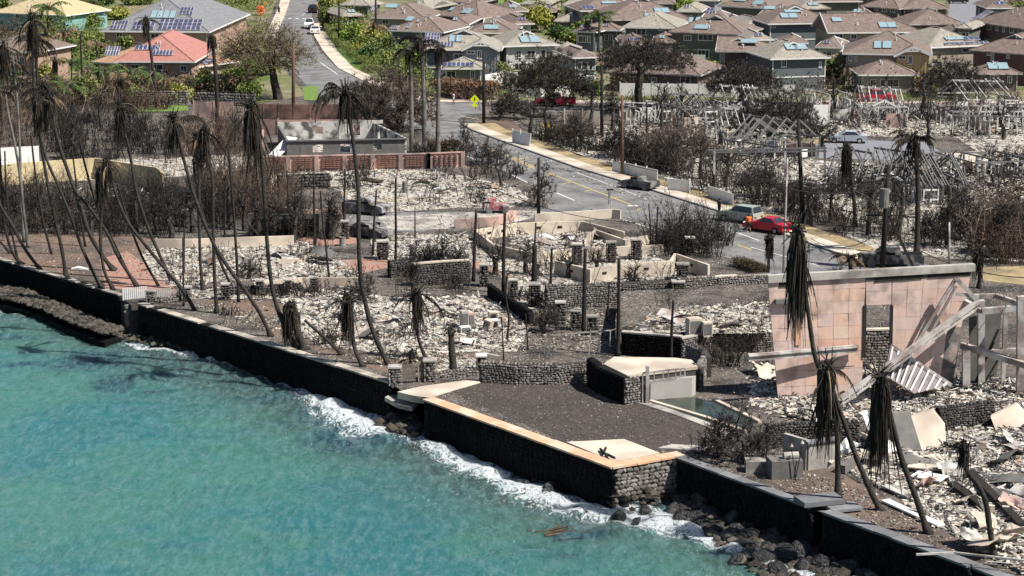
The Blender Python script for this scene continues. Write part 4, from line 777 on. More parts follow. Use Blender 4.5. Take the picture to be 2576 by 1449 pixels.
# --- palm fronds: shared meshes; root at the origin, growing along +X
def frond_mesh(seed, mat, L=3.4, up=.5, droop=2.6, leaf=.55, hang=.6, nl=26, curl=0):
    r_ = np.random.default_rng(seed); n = 12; s = np.linspace(0, 1, n); ang = up-droop*s**1.1; dx = np.cos(ang); dz = np.sin(ang); x = np.concatenate([[0], np.cumsum(dx[:-1])])*L/(n-1); z_ = np.concatenate([[0], np.cumsum(dz[:-1])])*L/(n-1); y = curl*s**2*L*.3
    P_ = np.stack([x, y, z_], 1); mb = MB().tube(P_, np.linspace(.045, .012, n), k=4, cap=False)
    Q = []; cs = []
    for i in range(nl):
        f = .14+.86*(i+r_.random())/nl; k_ = f*(n-1); a = int(min(k_, n-2)); p = P_[a]+(P_[a+1]-P_[a])*(k_-a); tdir = P_[a+1]-P_[a]; tdir = tdir/np.linalg.norm(tdir)
        for sd in (-1, 1):
            ll = leaf*np.sin(np.pi*min(1, f*.85+.12))*r_.uniform(.6, 1.15); d = tdir*.55+np.array([0, sd, 0])*(1-hang)+np.array([0, 0, -1])*hang*1.3+r_.normal(0, .13, 3); d = d/np.linalg.norm(d); w = tdir*.036*r_.uniform(.7, 1.3)
            q = p+d*ll; m_ = p+d*ll*.55+np.array([0, 0, .03]); Q += [[p-w, p+w, m_+w*1.1, m_-w*1.1], [m_-w*1.1, m_+w*1.1, q+w*.2, q-w*.2]]; g = r_.uniform(.55, 1.7); cs += [[g, g*.95, g*.9]]*2
    mb.quads(np.array(Q), col=np.array(cs)); return mb.mesh('frond', mat)
FR = {'dead': [frond_mesh(i, m_dead if i % 3 else m_deadl, L=2.5+.3*(i % 3), up=.1-.45*(i % 3), droop=1.7-.2*(i % 3), hang=.9, leaf=.5, nl=24) for i in range(6)],
      'hang': [frond_mesh(20+i, m_dead, L=2.4+.5*(i % 3), up=-1.25-.1*(i % 3), droop=.32-.08*(i % 3), hang=1.0, leaf=.42, nl=34) for i in range(6)],
      'arch': [frond_mesh(40+i, m_dead, L=3.2, up=.75-.3*(i % 3), droop=2.1, hang=.7, leaf=.6, nl=30) for i in range(6)],
      'dry': [frond_mesh(60+i, m_deadl, L=2.2, up=.9-.3*(i % 3), droop=2.2, hang=.5, leaf=.5) for i in range(5)],
      'green': [frond_mesh(80+i, m_gfrond, L=2.4, up=.9-.35*(i % 3), droop=1.8, hang=.35, leaf=.55) for i in range(5)],
      'bare': [frond_mesh(100+i, m_dead, L=2.4, up=.9-.35*(i % 3), droop=2.3, hang=.7, leaf=.16, nl=8) for i in range(4)]}
def palm(label, D, styles, r=.16, nf=18, sc=1.0, group='burnt coconut palms', mat=None, seed=0, name='palm', sheath=True, z=0, top_r=None, flare=1.8, dyt=0, k=8):
    """D: base first, then bearings up the trunk, all at the base's distance (leaning by dyt metres in depth at the top)"""
    rr = random.Random(seed); b = at(*D[0], z); Y = b.y; n = len(D); P_ = [b]+[aty(x, y, Y+dyt*i/(n-1)) for i, (x, y) in enumerate(D) if i]
    P_[0] = b-Vector((0, 0, .05)); path = smooth_path(P_, 8); m = len(path); tr = top_r or r*.72; rad = [r+(tr-r)*min(1, i/m*1.3) for i in range(m)]; rad[0] = r*flare; rad[1] = r*(1+(flare-1)*.55); rad[2] = r*(1+(flare-1)*.25)
    rad = [q*(1+rr.uniform(-.09, .09)) for q in rad]
    t = thing(name, b, label, 'palm tree', group); MB().tube(path, rad, k=k).build('trunk', mat or m_trunk, t, smooth=True)
    top = path[-1]; tdir = (path[-1]-path[-3]).normalized()
    if not nf: return t
    if sheath:
        mb = MB(); r_ = np.random.default_rng(seed); q = np.array(top)+r_.normal(0, .14, (26, 3)); d = nrm(r_.normal(0, .6, (26, 3))+np.array(tdir)*.5); mb.segs(q-d*.25, q+d*r_.uniform(.25, .8, (26, 1))*sc, .06, .02, k=4); mb.build('crown_shaft', mat or m_trunk, t)
    hs = [q for q in (styles if isinstance(styles, (list, tuple)) else [styles])].count('hang')
    if hs and nf >= 10 and 'stub' not in label:
        r_ = np.random.default_rng(seed+7); k_ = int(42*sc+nf*2.6); fr_ = 1 if not isinstance(styles, (list, tuple)) else hs/len(styles); k_ = int(k_*fr_)+20; Lh = (2.2 if nf > 20 else 1.7)*sc*(1.2 if 'lower right group' in label or 'slab coping' in label else 1); th_ = r_.uniform(0, 6.28, k_); rr_ = (r*.9+np.abs(r_.normal(0, .13, k_))*sc*.7)
        p0_ = np.array(top)+np.stack([np.cos(th_)*r*.6, np.sin(th_)*r*.6, r_.uniform(-.5, .35, k_)], 1); p1_ = p0_+np.stack([np.cos(th_)*rr_, np.sin(th_)*rr_, -r_.uniform(.1, .4, k_)*Lh], 1); p2_ = p1_+np.stack([r_.normal(0, .12, k_), r_.normal(0, .12, k_), -r_.uniform(.3, 1.15, k_)*Lh], 1)
        cc = np.repeat(r_.uniform(.4, 2.2, (k_, 1)), 3, 1)*[1.05, 1, .92]; ww = r_.uniform(.014, .05, k_); MB().segs(p0_, p1_, ww, ww*1.2, k=3, col=cc).segs(p1_, p2_, ww*1.2, ww*.3, k=3, col=cc).build('frond_skirt', m_dead, t, kind='stuff'); nf = int(nf*(.35 if fr_ > .7 else .6))
    for i in range(nf):
        st = styles[i % len(styles)] if isinstance(styles, (list, tuple)) else styles; me = rr.choice(FR[st]); a = i*2.4+rr.uniform(-.5, .5); s = sc*rr.uniform(.7, 1.15)
        off = Vector((math.cos(a), math.sin(a), 0))*r*(.7 if st != 'hang' else -.9)-tdir*rr.uniform(0, .5 if st != 'hang' else .9)
        inst('frond', me, t, top+off, (rr.uniform(-.25, .25), rr.uniform(-.25, .3), a), (s, s*rr.choice([-1, 1]), s))
    return t
def thicket(label, D, n, h, mat=None, seed=0, name='burnt_thicket', lean=.12, r=.014, fork=3, cat='thicket', leaf=0, z=0, group=None, white=0):
    """upright burnt stems over a piece of ground"""
    r_ = np.random.default_rng(seed+900); poly = A(D, z); q = scatter(r_, poly, n); cl = scatter(r_, poly, max(3, n//22)); near_ = cl[r_.integers(0, len(cl), n)]; mv = r_.random((n, 1)) < .7; q = np.where(mv, near_+r_.normal(0, .55, (n, 2)), q+r_.normal(0, .5, (n, 2))); p0 = np.column_stack([q, np.full(n, z)]); hh = (.18+.82*r_.random((n, 1))**1.3)*h*(.55+.45*np.sin(q[:, :1]*.9+1)*np.sin(q[:, 1:]*.6+2)+.25); d = nrm(r_.normal(0, lean, (n, 3))*[1, 1, 0]+[0, 0, 1])
    p1 = p0+d*hh*.45; p2 = p1+nrm(d+r_.normal(0, lean, (n, 3)))*hh*.3; p3 = p2+nrm(d+r_.normal(0, lean*1.8, (n, 3)))*hh*.28; mb = MB(); c = np.repeat(r_.uniform(.25, 1.5, (n, 1)), 3, 1)*[1.05, .98, .92]
    if white: w_ = r_.random(n) < white; c[w_] *= 2.6
    mb.segs(p0, p1, r*1.3, r, col=c); mb.segs(p1, p2, r, r*.8, col=c); mb.segs(p2, p3, r*.8, r*.4, col=c)
    for _ in range(fork):
        t_ = r_.uniform(.25, 1, (n, 1)); s_ = p1+(p3-p1)*t_; e = s_+nrm(d*.6+r_.normal(0, .5, (n, 3)))*r_.uniform(.15, .55, (n, 1))*h*.4; mb.segs(s_, e, r*.7, r*.3, col=c)
    c3 = q.mean(0); o = mb.build(name, mat or m_twigb, label=label, cat=cat, group=group, kind='stuff', origin=(c3[0], c3[1], z)); return o
# ------------------------------------------------------------------ rubble and burnt foundations
ASH = [((.58, .54, .475), 8), ((.54, .475, .38), 7), ((.48, .44, .38), 6), ((.30, .27, .24), 5), ((.07, .062, .058), 4), ((.38, .22, .14), .5), ((.55, .40, .32), 1)]
DARK = [((.75, .72, .66), 4), ((.5, .47, .43), 4), ((.25, .23, .21), 4), ((.06, .055, .05), 8), ((.3, .17, .1), 1)]
def rubble(label, D, z=0, dens=6, s0=.08, s1=.6, pal=ASH, seed=0, mound=.35, planks=.07, base=m_ash, name='rubble', kind='stuff', cap=9000):
    r_ = np.random.default_rng(seed+50); poly = A(D, z); n = int(min(cap*1.6, area(poly)*dens*1.75)); mound = mound*.55; q = scatter(r_, poly, n); q = q+r_.normal(0, .55, q.shape)*(r_.random((n, 1)) < .35); ph = r_.uniform(0, 6, 4)
    hgt = mound*(.5+.25*np.sin(q[:, 0]*.9+ph[0])+.25*np.sin(q[:, 1]*.7+ph[1])+.3*np.sin(q[:, 0]*2.3+q[:, 1]*1.7+ph[2])); c = np.column_stack([q, z+np.maximum(.02, hgt*r_.uniform(.2, 1, n))])
    w = np.array([p[1] for p in pal], float); ix = r_.choice(len(pal), n, p=w/w.sum()); col = np.array([p[0] for p in pal])[ix]*r_.uniform(.75, 1.12, (n, 1))
    pt = np.sin(q[:, 0]*.55+ph[0])+np.sin(q[:, 1]*.45+ph[1])+np.sin(q[:, 0]*1.3+q[:, 1]*.9+ph[2])+np.sin(q[:, 0]*.8-q[:, 1]*1.1+ph[3])+r_.normal(0, .7, n); dk = pt > 1.9; alt = np.array([(.12, .11, .10), (.05, .045, .042), (.28, .25, .22), (.33, .2, .13), (.45, .41, .36)])[r_.integers(0, 5, n)]; col = np.where(dk[:, None], alt*r_.uniform(.7, 1.2, (n, 1)), col); a = s0*.7+(s1*.55-s0*.7)*r_.random(n)**4; size = np.column_stack([a, a*r_.uniform(.5, 1, n), a*r_.uniform(.08, .4, n)]); pk = r_.random(n) < planks; col[pk] = np.array([(.30, .27, .24), (.08, .07, .065), (.5, .47, .43), (.16, .14, .13)])[r_.integers(0, 4, pk.sum())]; size[pk] = np.column_stack([r_.uniform(.5, 2.0, pk.sum()), r_.uniform(.05, .14, pk.sum()), r_.uniform(.02, .08, pk.sum())])
    mb = MB().boxes(c, size, rot=rotm(r_, n, .33), col=np.clip(col, 0, .9), jit=.3, rng=r_)
    a_, b_ = np.array([p[:2] for p in poly]).min(0), np.array([p[:2] for p in poly]).max(0)
    if base: MB().sheet([Vector((p.x, p.y, z+.02)) for p in poly]).build('ash_bed', base, kind='structure')
    return mb.build(name, m_rub, label=label, cat='rubble', kind=kind, origin=(*q.mean(0), z))
rubble('white ash rubble of the house nearest the longest seawall', [(700, 745), (760, 738), (900, 742), (1000, 748), (1200, 745), (1290, 770), (1330, 830), (1300, 885), (1180, 885), (1010, 905), (900, 880), (800, 870), (740, 820)], dens=15, s1=.75, seed=1)
rubble('cream rubble inside the foundation left of centre', [(355, 640), (400, 605), (470, 610), (640, 607), (740, 600), (840, 640), (900, 690), (880, 725), (640, 705), (520, 712), (430, 720), (380, 690)], dens=12, s1=.55, seed=2)
rubble('white rubble strip behind the grey gate and low block wall', [(450, 730), (600, 722), (900, 735), (905, 745), (700, 752), (480, 752)], dens=9, seed=3, s1=.5)
rubble('ash rubble in the walled foundation beside the road corner', [(1275, 590), (1300, 572), (1480, 562), (1520, 590), (1600, 600), (1590, 622), (1560, 630), (1400, 640), (1290, 615)], dens=14, s1=.5, seed=4, mound=.6)
rubble('scattered ash in front of the stone pillars', [(1190, 590), (1280, 625), (1400, 650), (1600, 640), (1660, 650), (1700, 670), (1720, 700), (1480, 712), (1390, 715), (1300, 700), (1190, 650)], dens=9, s1=.5, seed=5)
rubble('rubble heap on the raised terrace left of the tiled wall', [(1580, 835), (1640, 800), (1720, 780), (1850, 770), (1932, 765), (1935, 838), (1800, 840), (1700, 838)], z=1.55, dens=16, s1=.7, seed=6, mound=.7)
rubble('burnt debris of the lot behind the side street, seen past the bare poles', [(840, 440), (900, 425), (1060, 428), (1180, 445), (1290, 470), (1330, 500), (1280, 525), (1160, 522), (980, 535), (900, 520), (860, 490)], dens=9, s1=.6, seed=7)
rubble('rubble behind the patterned block wall', [(640, 440), (840, 432), (900, 440), (860, 470), (660, 465)], dens=8, s1=.5, seed=8)
rubble('mixed charred debris between courtyard walls', [(930, 600), (1060, 590), (1180, 590), (1190, 660), (1040, 665), (940, 650)], dens=9, s1=.5, seed=9, pal=DARK)
rubble('white debris slope under the leaning tiled wall', [(1900, 930), (1960, 925), (2200, 925), (2420, 960), (2600, 960), (2620, 1010), (2450, 1040), (2200, 1060), (2000, 1055), (1880, 1010)], dens=22, s1=.8, seed=10, mound=.8)
rubble('wide heap of broken white debris at the bottom right', [(2130, 1150), (2200, 1090), (2350, 1090), (2480, 1080), (2620, 1040), (2750, 1200), (2720, 1480), (2560, 1440), (2450, 1380), (2330, 1300), (2230, 1230), (2150, 1190)], dens=34, s1=.8, seed=11, mound=.55, cap=12000)
rubble('pale debris between the white gate and the standing charred palm', [(1090, 935), (1120, 905), (1200, 905), (1200, 938), (1150, 945)], dens=12, s1=.4, seed=12)
rubble('debris on the cream wall side of the left brush', [(0, 480), (120, 470), (330, 470), (520, 480), (640, 500), (600, 540), (300, 550), (20, 540)], dens=3, s1=.5, seed=13, pal=DARK, base=None)
rubble('broken roofing and ash in the burnt white building', [(700, 385), (1000, 385), (990, 350), (720, 350)], dens=6, s1=.8, seed=14)
rubble('ash and debris along the far pavement, around the white house frames', [(1430, 350), (1500, 320), (1800, 305), (2100, 300), (2600, 300), (2600, 340), (2300, 345), (2050, 340), (1900, 370), (1600, 385), (1480, 380)], dens=4.5, s1=.9, seed=15, mound=.8)
rubble('pale debris beneath the collapsed roof skeletons', [(2000, 400), (2150, 410), (2340, 420), (2600, 430), (2600, 620), (2350, 600), (2150, 560), (2020, 500)], dens=4.5, s1=.8, seed=16, mound=.5)
rubble('dark debris beside the street wreck at right', [(2100, 580), (2250, 590), (2420, 600), (2600, 620), (2600, 660), (2380, 650), (2200, 625)], dens=5, s1=.5, seed=17, pal=DARK)
rubble('debris strewn among the trees behind the white panel fences', [(1340, 330), (1430, 350), (1700, 400), (1900, 430), (2010, 520), (1950, 540), (1840, 505), (1650, 440), (1450, 390)], dens=3.5, s1=.5, seed=18, pal=DARK)
rubble('loose stones and ash left of the longest wall pillars', [(1290, 700), (1400, 725), (1400, 760), (1330, 780), (1280, 760)], dens=6, s1=.35, seed=19, pal=DARK)
rubble('scraps of ash across the pebbly yard behind the leaning palms', [(520, 765), (700, 755), (780, 860), (720, 850)], dens=2.5, s1=.3, seed=20, base=None, pal=DARK, mound=.05)
rubble('far left rubble around the peach house', [(-20, 420), (200, 400), (420, 400), (640, 380), (660, 420), (400, 450), (0, 460)], dens=4, s1=.6, seed=21)
rubble('burnt remains right of the silver car', [(2380, 330), (2620, 330), (2620, 400), (2480, 395)], dens=5, s1=.7, seed=22)
def grit(label, D, n, z, s0, s1, pal, seed, name='grit'):
    r_ = np.random.default_rng(seed); q = scatter(r_, A(D), n); a = s0+(s1-s0)*r_.random(n)**3; col = np.array(pal)[r_.integers(0, len(pal), n)]*r_.uniform(.7, 1.2, (n, 1))
    MB().boxes(np.column_stack([q, np.full(n, z)]), np.column_stack([a, a*.7, a*.4]), rot=rotm(r_, n, .4), col=col, jit=.3, rng=r_).build(name, m_rub, label=label, cat='grit', kind='stuff', origin=(*q.mean(0), z))
GP2 = [(.22, .2, .17), (.10, .09, .08), (.05, .045, .04), (.12, .10, .06), (.3, .28, .24)]
GP = [(.45, .41, .35), (.3, .27, .23), (.12, .11, .10), (.05, .045, .04), (.2, .16, .12)]
grit('cinders and pale flecks strewn over the dark square lawn', [(1130, 985), (1300, 965), (1470, 970), (1600, 1015), (1800, 1085), (1850, 1150), (1735, 1140), (1540, 1120), (1420, 1112), (1180, 1005)], 4200, .02, .02, .10, GP2, 1)
grit('ash bits along the edges of the road', [(1180, 335), (1300, 375), (1640, 490), (1900, 580), (1880, 590), (1600, 500), (1290, 395), (1170, 345)], 1300, .035, .03, .2, GP, 2); grit('ash bits on the lower edge of the road', [(1540, 545), (1640, 575), (1840, 650), (1900, 680), (1910, 670), (1640, 565), (1460, 520)], 900, .035, .03, .2, GP, 3)
grit('cinders over the left lawn', [(0, 590), (380, 600), (350, 650), (395, 700), (240, 712), (0, 648)], 1800, .03, .03, .14, GP, 4); grit('cinders over the open yards in the middle', [(1180, 880), (1560, 880), (1540, 800), (1500, 740), (1300, 740), (1400, 830)], 2400, .03, .04, .22, GP, 5); grit('cinders over the side street and driveway', [(870, 535), (1380, 525), (1300, 560), (900, 585)], 900, .03, .03, .2, GP, 6)
grit('cinders on the soil above the lowest seawalls', [(1900, 1195), (2060, 1265), (2420, 1415), (2440, 1390), (2200, 1240), (2000, 1180)], 1800, .03, .03, .16, GP, 7); grit('scraps in the strip between seawall and palms', [(480, 770), (760, 860), (980, 935), (1200, 925), (1180, 895), (900, 900), (700, 800), (560, 762)], 2200, .03, .03, .22, GP, 8)
def blockwall(label, D, h, th=.22, z=0, mat=m_cream, cat='wall', name='foundation_wall', vents=0, group=None, ends=None):
    p = A(D, z); c = sum(p, Vector())/len(p); t = thing(name, c, label, cat, group)
    for i, (a, b) in enumerate(zip(p, p[1:])):
        u = (b-a).normalized(); nn = Vector((-u.y, u.x, 0)); h_ = h if not isinstance(h, (list, tuple)) else h[i]
        MB().prism([a-u*.004*i, b+u*(th if i < len(p)-2 else 0), b+u*(th if i < len(p)-2 else 0)+nn*th, a-u*.004*i+nn*th], (0, 0, h_-.006*i)).build('wall_segment', mat, t)
        for k_ in range(vents):
            q = a.lerp(b, (k_+1)/(vents+1))-nn*.01+Vector((0, 0, h_*.55)); MB().boxes([q], [(.45, .05, .22)], rot=np.array([[u.x, nn.x, 0], [u.y, nn.y, 0], [0, 0, 1]])[None]).build('vent', m_char, t)
    return t
blockwall('low cream foundation wall at the brick-paved yard', [(388, 626), (478, 626), (640, 620), (740, 617)], .9)
blockwall('back foundation wall of the roadside house, pale with small vents', [(1195, 608), (1300, 590), (1462, 585), (1568, 612)], [1.1, 1.1, 1.1], vents=2)
blockwall('front foundation wall with peach face below the pillars', [(1190, 600), (1240, 640), (1340, 662), (1440, 650), (1670, 640)], .9, mat=m_concl)
blockwall('inner cream wall pieces beside the pillars of the roadside house', [(1470, 625), (1500, 600), (1570, 625), (1640, 612)], .8, mat=m_cream)
blockwall('grey-cream foundation box behind the long rock wall', [(1395, 690), (1480, 712), (1560, 700), (1690, 690), (1700, 672), (1780, 700)], 1.2, mat=m_cream, vents=1)
blockwall('peach kerb wall along the side street', [(1145, 575), (1250, 568), (1300, 552)], .9, mat=m_tanw if False else m_coral)
blockwall('beige end wall by the road corner with rusted box', [(1345, 562), (1430, 556), (1540, 549), (1560, 551)], .9, mat=m_concl)
blockwall('cream yard wall behind the left brush, broken in places', [(0, 470), (60, 462), (240, 450), (395, 475), (410, 490)], 2.3, mat=M('yellow_plaster', (.62, .50, .30), var=.15, sc=.6, col2=(.45, .36, .22), sc2=.3))
blockwall('white garden wall and hut side at the far left edge', [(-20, 432), (100, 425)], 2.6, mat=m_white)
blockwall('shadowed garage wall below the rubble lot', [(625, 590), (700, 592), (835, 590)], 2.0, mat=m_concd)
blockwall('pinkish retaining strip above the dark garage openings', [(640, 530), (760, 548), (860, 545)], .8, mat=m_coral)
blockwall('long low kerb wall below the cream rubble', [(640, 735), (760, 722), (900, 722)], .8, mat=m_concl)
blockwall('thick coral wall remnant at the left bend', [(650, 378), (665, 372)], 2.2, mat=m_coral)
# walls and pillars of rock
stone_wall('long retaining rock wall behind the raised terrace', [(1372, 778), (1560, 770), (1700, 765)], 1.9, mat=m_stonel, mort=m_mortarl, size=.22)
stone_wall('taller rock wall with a pale cap beam, left of the tiled wall', [(1705, 770), (1800, 762), (1935, 752)], 2.2, mat=m_stonel, mort=m_mortarl, size=.22)
t = thing('concrete_beam', at(1840, 770), 'long pale concrete beam lying on the tall rock wall', 'beam'); MB().bar(at(1757, 700, .0)*0+aty(1757, 699, at(1757, 765).y+.2), aty(1937, 690, at(1935, 752).y+.2), .4, .22).build('beam', m_concl, t)
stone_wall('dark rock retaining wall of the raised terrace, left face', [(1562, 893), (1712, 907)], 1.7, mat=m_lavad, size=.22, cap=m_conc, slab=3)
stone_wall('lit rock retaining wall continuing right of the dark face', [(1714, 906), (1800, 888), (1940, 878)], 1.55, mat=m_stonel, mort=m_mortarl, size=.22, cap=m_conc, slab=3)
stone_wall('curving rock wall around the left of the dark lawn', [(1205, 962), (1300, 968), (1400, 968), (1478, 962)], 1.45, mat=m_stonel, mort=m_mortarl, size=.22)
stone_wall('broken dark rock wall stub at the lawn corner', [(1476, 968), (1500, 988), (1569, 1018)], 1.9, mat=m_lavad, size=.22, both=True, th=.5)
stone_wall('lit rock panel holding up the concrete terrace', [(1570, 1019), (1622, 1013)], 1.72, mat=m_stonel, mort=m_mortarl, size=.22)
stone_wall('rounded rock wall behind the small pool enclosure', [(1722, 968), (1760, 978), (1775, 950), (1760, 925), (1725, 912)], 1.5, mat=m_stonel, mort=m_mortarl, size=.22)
stone_wall('rock wall at the right foot of the debris slope', [(1930, 1130), (1985, 1125), (2160, 1120)], 1.5, mat=m_lava, size=.2)
stone_wall('rock wall right of the big tilted white slab', [(2360, 1085), (2430, 1075), (2500, 1068)], 1.5, mat=m_lava, size=.2)
stone_wall('rock wall seen through the doorway of the tiled wall', [(2130, 930), (2260, 926)], 2.8, mat=m_stonel, mort=m_mortarl, size=.26, cap=m_concl, slab=4)
stone_wall('dark rock wall in the middle courtyard, under the bare sticks', [(1040, 722), (1110, 716), (1182, 712)], 1.9, mat=m_lava, size=.24, cap=m_concl, slab=5)
stone_wall('rock wall around the dark garden box of burnt stems', [(980, 700), (1040, 693), (1045, 660)], 1.5, mat=m_lava, size=.24)
stone_wall('low rock edging from the wooden gates to the far pillar', [(1090, 956), (1200, 945)], .45, mat=m_stonel, mort=m_mortarl, size=.2)
stone_wall('low rock edging behind the white gate', [(380, 765), (462, 757)], .4, mat=m_stonel, mort=m_mortarl, size=.22)
stone_wall('straight rock base wall between the left yard and the palms', [(560, 745), (700, 738), (760, 735)], .7, mat=m_lava, size=.22)
stone_wall('dark rock wall beside the narrow passage, left of the terrace pillars', [(1225, 745), (1290, 790), (1330, 815)], 1.0, mat=m_lavad, size=.24)
stone_wall('dark rock wall behind the burnt debris lot, left part', [(700, 480), (760, 476), (830, 474)], 1.6, mat=m_lava, size=.4, limit=150)
def pillar(label, x, y, w, h, mat=m_lava, mort=m_mortar, cap=m_conc, z=0, group='rock pillars of the burnt gardens', capw=None):
    b = at(x, y, z); t = thing('stone_pillar', b, label, 'pillar', group); cnt = [0]; a = w/2; MB().box(b.x-a+.04, b.x+a-.04, b.y-a+.04, b.y+a-.04, z, z+h-.01).build('core', mort, t)
    for p0, p1 in (((-a, -a), (a, -a)), ((a, -a), (a, a)), ((-a, a), (-a, -a))): facing(t, b+Vector((*p0, 0)), b+Vector((*p1, 0)), z, z+h, Vector((0, 0, 0)), .26, mat, cnt, 120)
    if cap: cw = (capw or w+.2)/2; MB().box(b.x-cw, b.x+cw, b.y-cw, b.y+cw, z+h, z+h+.12).build('cap', cap, t)
    return t
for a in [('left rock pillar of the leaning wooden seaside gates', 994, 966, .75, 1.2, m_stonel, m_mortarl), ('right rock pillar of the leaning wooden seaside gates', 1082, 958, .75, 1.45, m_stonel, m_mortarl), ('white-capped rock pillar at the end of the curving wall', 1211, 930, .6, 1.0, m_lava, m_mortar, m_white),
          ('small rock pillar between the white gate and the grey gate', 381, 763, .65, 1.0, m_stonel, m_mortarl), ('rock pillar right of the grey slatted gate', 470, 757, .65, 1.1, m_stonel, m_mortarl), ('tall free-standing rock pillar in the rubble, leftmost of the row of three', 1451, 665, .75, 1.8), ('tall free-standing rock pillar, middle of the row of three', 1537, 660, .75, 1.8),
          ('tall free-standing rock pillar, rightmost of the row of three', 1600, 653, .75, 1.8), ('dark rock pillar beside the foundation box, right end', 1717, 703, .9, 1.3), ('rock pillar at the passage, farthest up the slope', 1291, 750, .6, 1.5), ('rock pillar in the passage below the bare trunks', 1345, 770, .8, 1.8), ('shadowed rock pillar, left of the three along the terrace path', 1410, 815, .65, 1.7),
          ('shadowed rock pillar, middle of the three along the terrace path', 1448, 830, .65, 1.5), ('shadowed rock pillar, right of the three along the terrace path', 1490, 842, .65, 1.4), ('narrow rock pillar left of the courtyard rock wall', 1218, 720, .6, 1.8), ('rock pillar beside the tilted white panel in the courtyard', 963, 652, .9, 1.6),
          ('rock pillar by the road behind the burnt reeds', 1735, 640, .7, 1.5), ('broken rock pillar in the left rubble row, first from the left', 568, 752, .55, 1.2), ('broken rock pillar in the left rubble row, second from the left', 655, 742, .55, 1.2), ('broken rock pillar in the left rubble row, fourth from the left', 790, 735, .5, 1.2), ('broken rock pillar in the left rubble row, third from the left', 725, 738, .5, 1.1),
          ('square rock pillar near the burnt car wreck', 868, 600, .6, 1.6), ('dark rock stub in front of the long retaining wall', 1705, 770, .9, 2.0), ('thin broken pillar on the raised terrace', 1635, 795, .4, 1.3)]: pillar(*a)
def slat_gate(label, D, h, mat, tilt=0, sl=.14, z=.05, gap=.8, lean=0, cat='gate', name='gate'):
    a, b = A(D, z); L = (b-a).length; u = (b-a)/L; nn = Vector((-u.y, u.x, 0)); t = thing(name, (a+b)/2, label, cat); n_ = int(L/sl); off = nn*lean
    me = MB().box(-.5, .5, -.5, .5, -.5, .5).mesh('slat', mat)
    for i in range(n_): inst('slat', me, t, a+u*(L*(i+.5)/n_)+Vector((0, 0, h/2+tilt*(i/n_-.5)))+off*.5, (math.atan(lean/h), 0, math.atan2(u.y, u.x)), (sl*gap, .03, h))
    for z_ in (.15, h-.15): MB().bar(a+nn*.05+off*z_/h+Vector((0, 0, z_-tilt/2)), b+nn*.05+off*z_/h+Vector((0, 0, z_+tilt/2)), .05, .09).build('rail', mat, t)
    return t
m_gw = M('gate_wood', (.17, .14, .12), var=.3, sc=3)
slat_gate('white slatted gate at the top of the stone pier', [(308, 756), (370, 750)], 1.0, M('grey_white_paint', (.55, .54, .52), var=.15, sc=2), sl=.16)
slat_gate('grey slatted gate beside the small rock pillar', [(390, 757), (432, 754)], 1.0, m_conc, sl=.15)
slat_gate('grey slatted gate half right of the crossed stick', [(436, 757), (460, 755)], 1.0, m_conc, sl=.15)
slat_gate('left leaf of the weathered wooden seaside gates', [(1005, 964), (1046, 962)], 1.35, m_gw, lean=.1)
slat_gate('right leaf of the weathered wooden seaside gates', [(1050, 960), (1074, 955)], 1.35, m_gw, lean=-.05)
# ------------------------------------------------------------------ terrace, pool, pergola frame
MB().prism(vz(A([(1518, 915), (1545, 897), (1700, 900), (1740, 905), (1755, 922), (1620, 938), (1578, 944)], 1.95), 1.75), (0, 0, .2)).build('terrace_slab', m_concl, label='cream concrete terrace floor between dark rock walls', cat='slab')
tb_ = A([(1518, 915), (1545, 897), (1700, 900), (1740, 905), (1755, 922), (1620, 938), (1578, 944)], 1.95); tc_ = sum(tb_, Vector())/7; MB().prism([Vector((tc_.x+(p.x-tc_.x)*.96, tc_.y+(p.y-tc_.y)*.96, 0)) for p in tb_], (0, 0, 1.74)).build('terrace_base', m_mortarl, label='rock-filled base under the cream terrace floor', cat='base')
MB().prism(A([(1548, 892), (1565, 872), (1700, 865), (1940, 858), (1940, 760), (1700, 772), (1560, 780), (1548, 850)], .0), (0, 0, 1.53)).build('terrace_ground', m_ground, kind='structure')
t = thing('pool_wall', at(1690, 1003), 'pale rendered box wall closing the end of the small pool', 'wall'); a, b, c = at(1636, 1006), at(1740, 998), at(1745, 985)
MB().prism([a, b, b+Vector((.3, .5, 0)), a+Vector((0, .5, 0))], (0, 0, 1.35)).build('wall_panel', M('render_grey', (.38, .36, .33), var=.12, sc=.8), t)
pool = [(1640, 1010), (1745, 1000), (1800, 1010), (1905, 1062), (1870, 1082), (1800, 1068)]
MB().sheet(A(pool, .05)).build('pool_water', M('pool_water', (.035, .045, .028), rough=.12, var=.4, sc=.9, spec=.3, col2=(.02, .03, .035), sc2=.5), label='murky green water in the small ruined pool', cat='water')
t = thing('pool_edge', at(1760, 1060), 'light concrete rim around the murky pool', 'kerb')
for i, (a, b) in enumerate([((1636, 1009), (1780, 1052)), ((1780, 1052), (1880, 1087)), ((1795, 1005), (1912, 1062))]): MB().bar(at(*a, .08), at(*b, .08), .3, .18+.004*i).build('rim', m_concl, t)
MB().prism(A([(1590, 1010), (1635, 1012), (1860, 1090), (1830, 1095), (1700, 1045)], .0), (0, 0, .05)).build('pool_deck', m_conc, label='speckled concrete strip between the dark lawn and pool', cat='slab')
t = thing('pergola_frame', at(1680, 1012), 'bent white steel frame standing before the pool end wall', 'frame'); Y0 = at(1632, 1015).y
def fr(x0, y0, x1, y1, Ya, Yb, w=.1, mat=m_steell, nm='bar'): MB().bar(aty(x0, y0, Ya), aty(x1, y1, Yb), w, w).build(nm, mat, t)
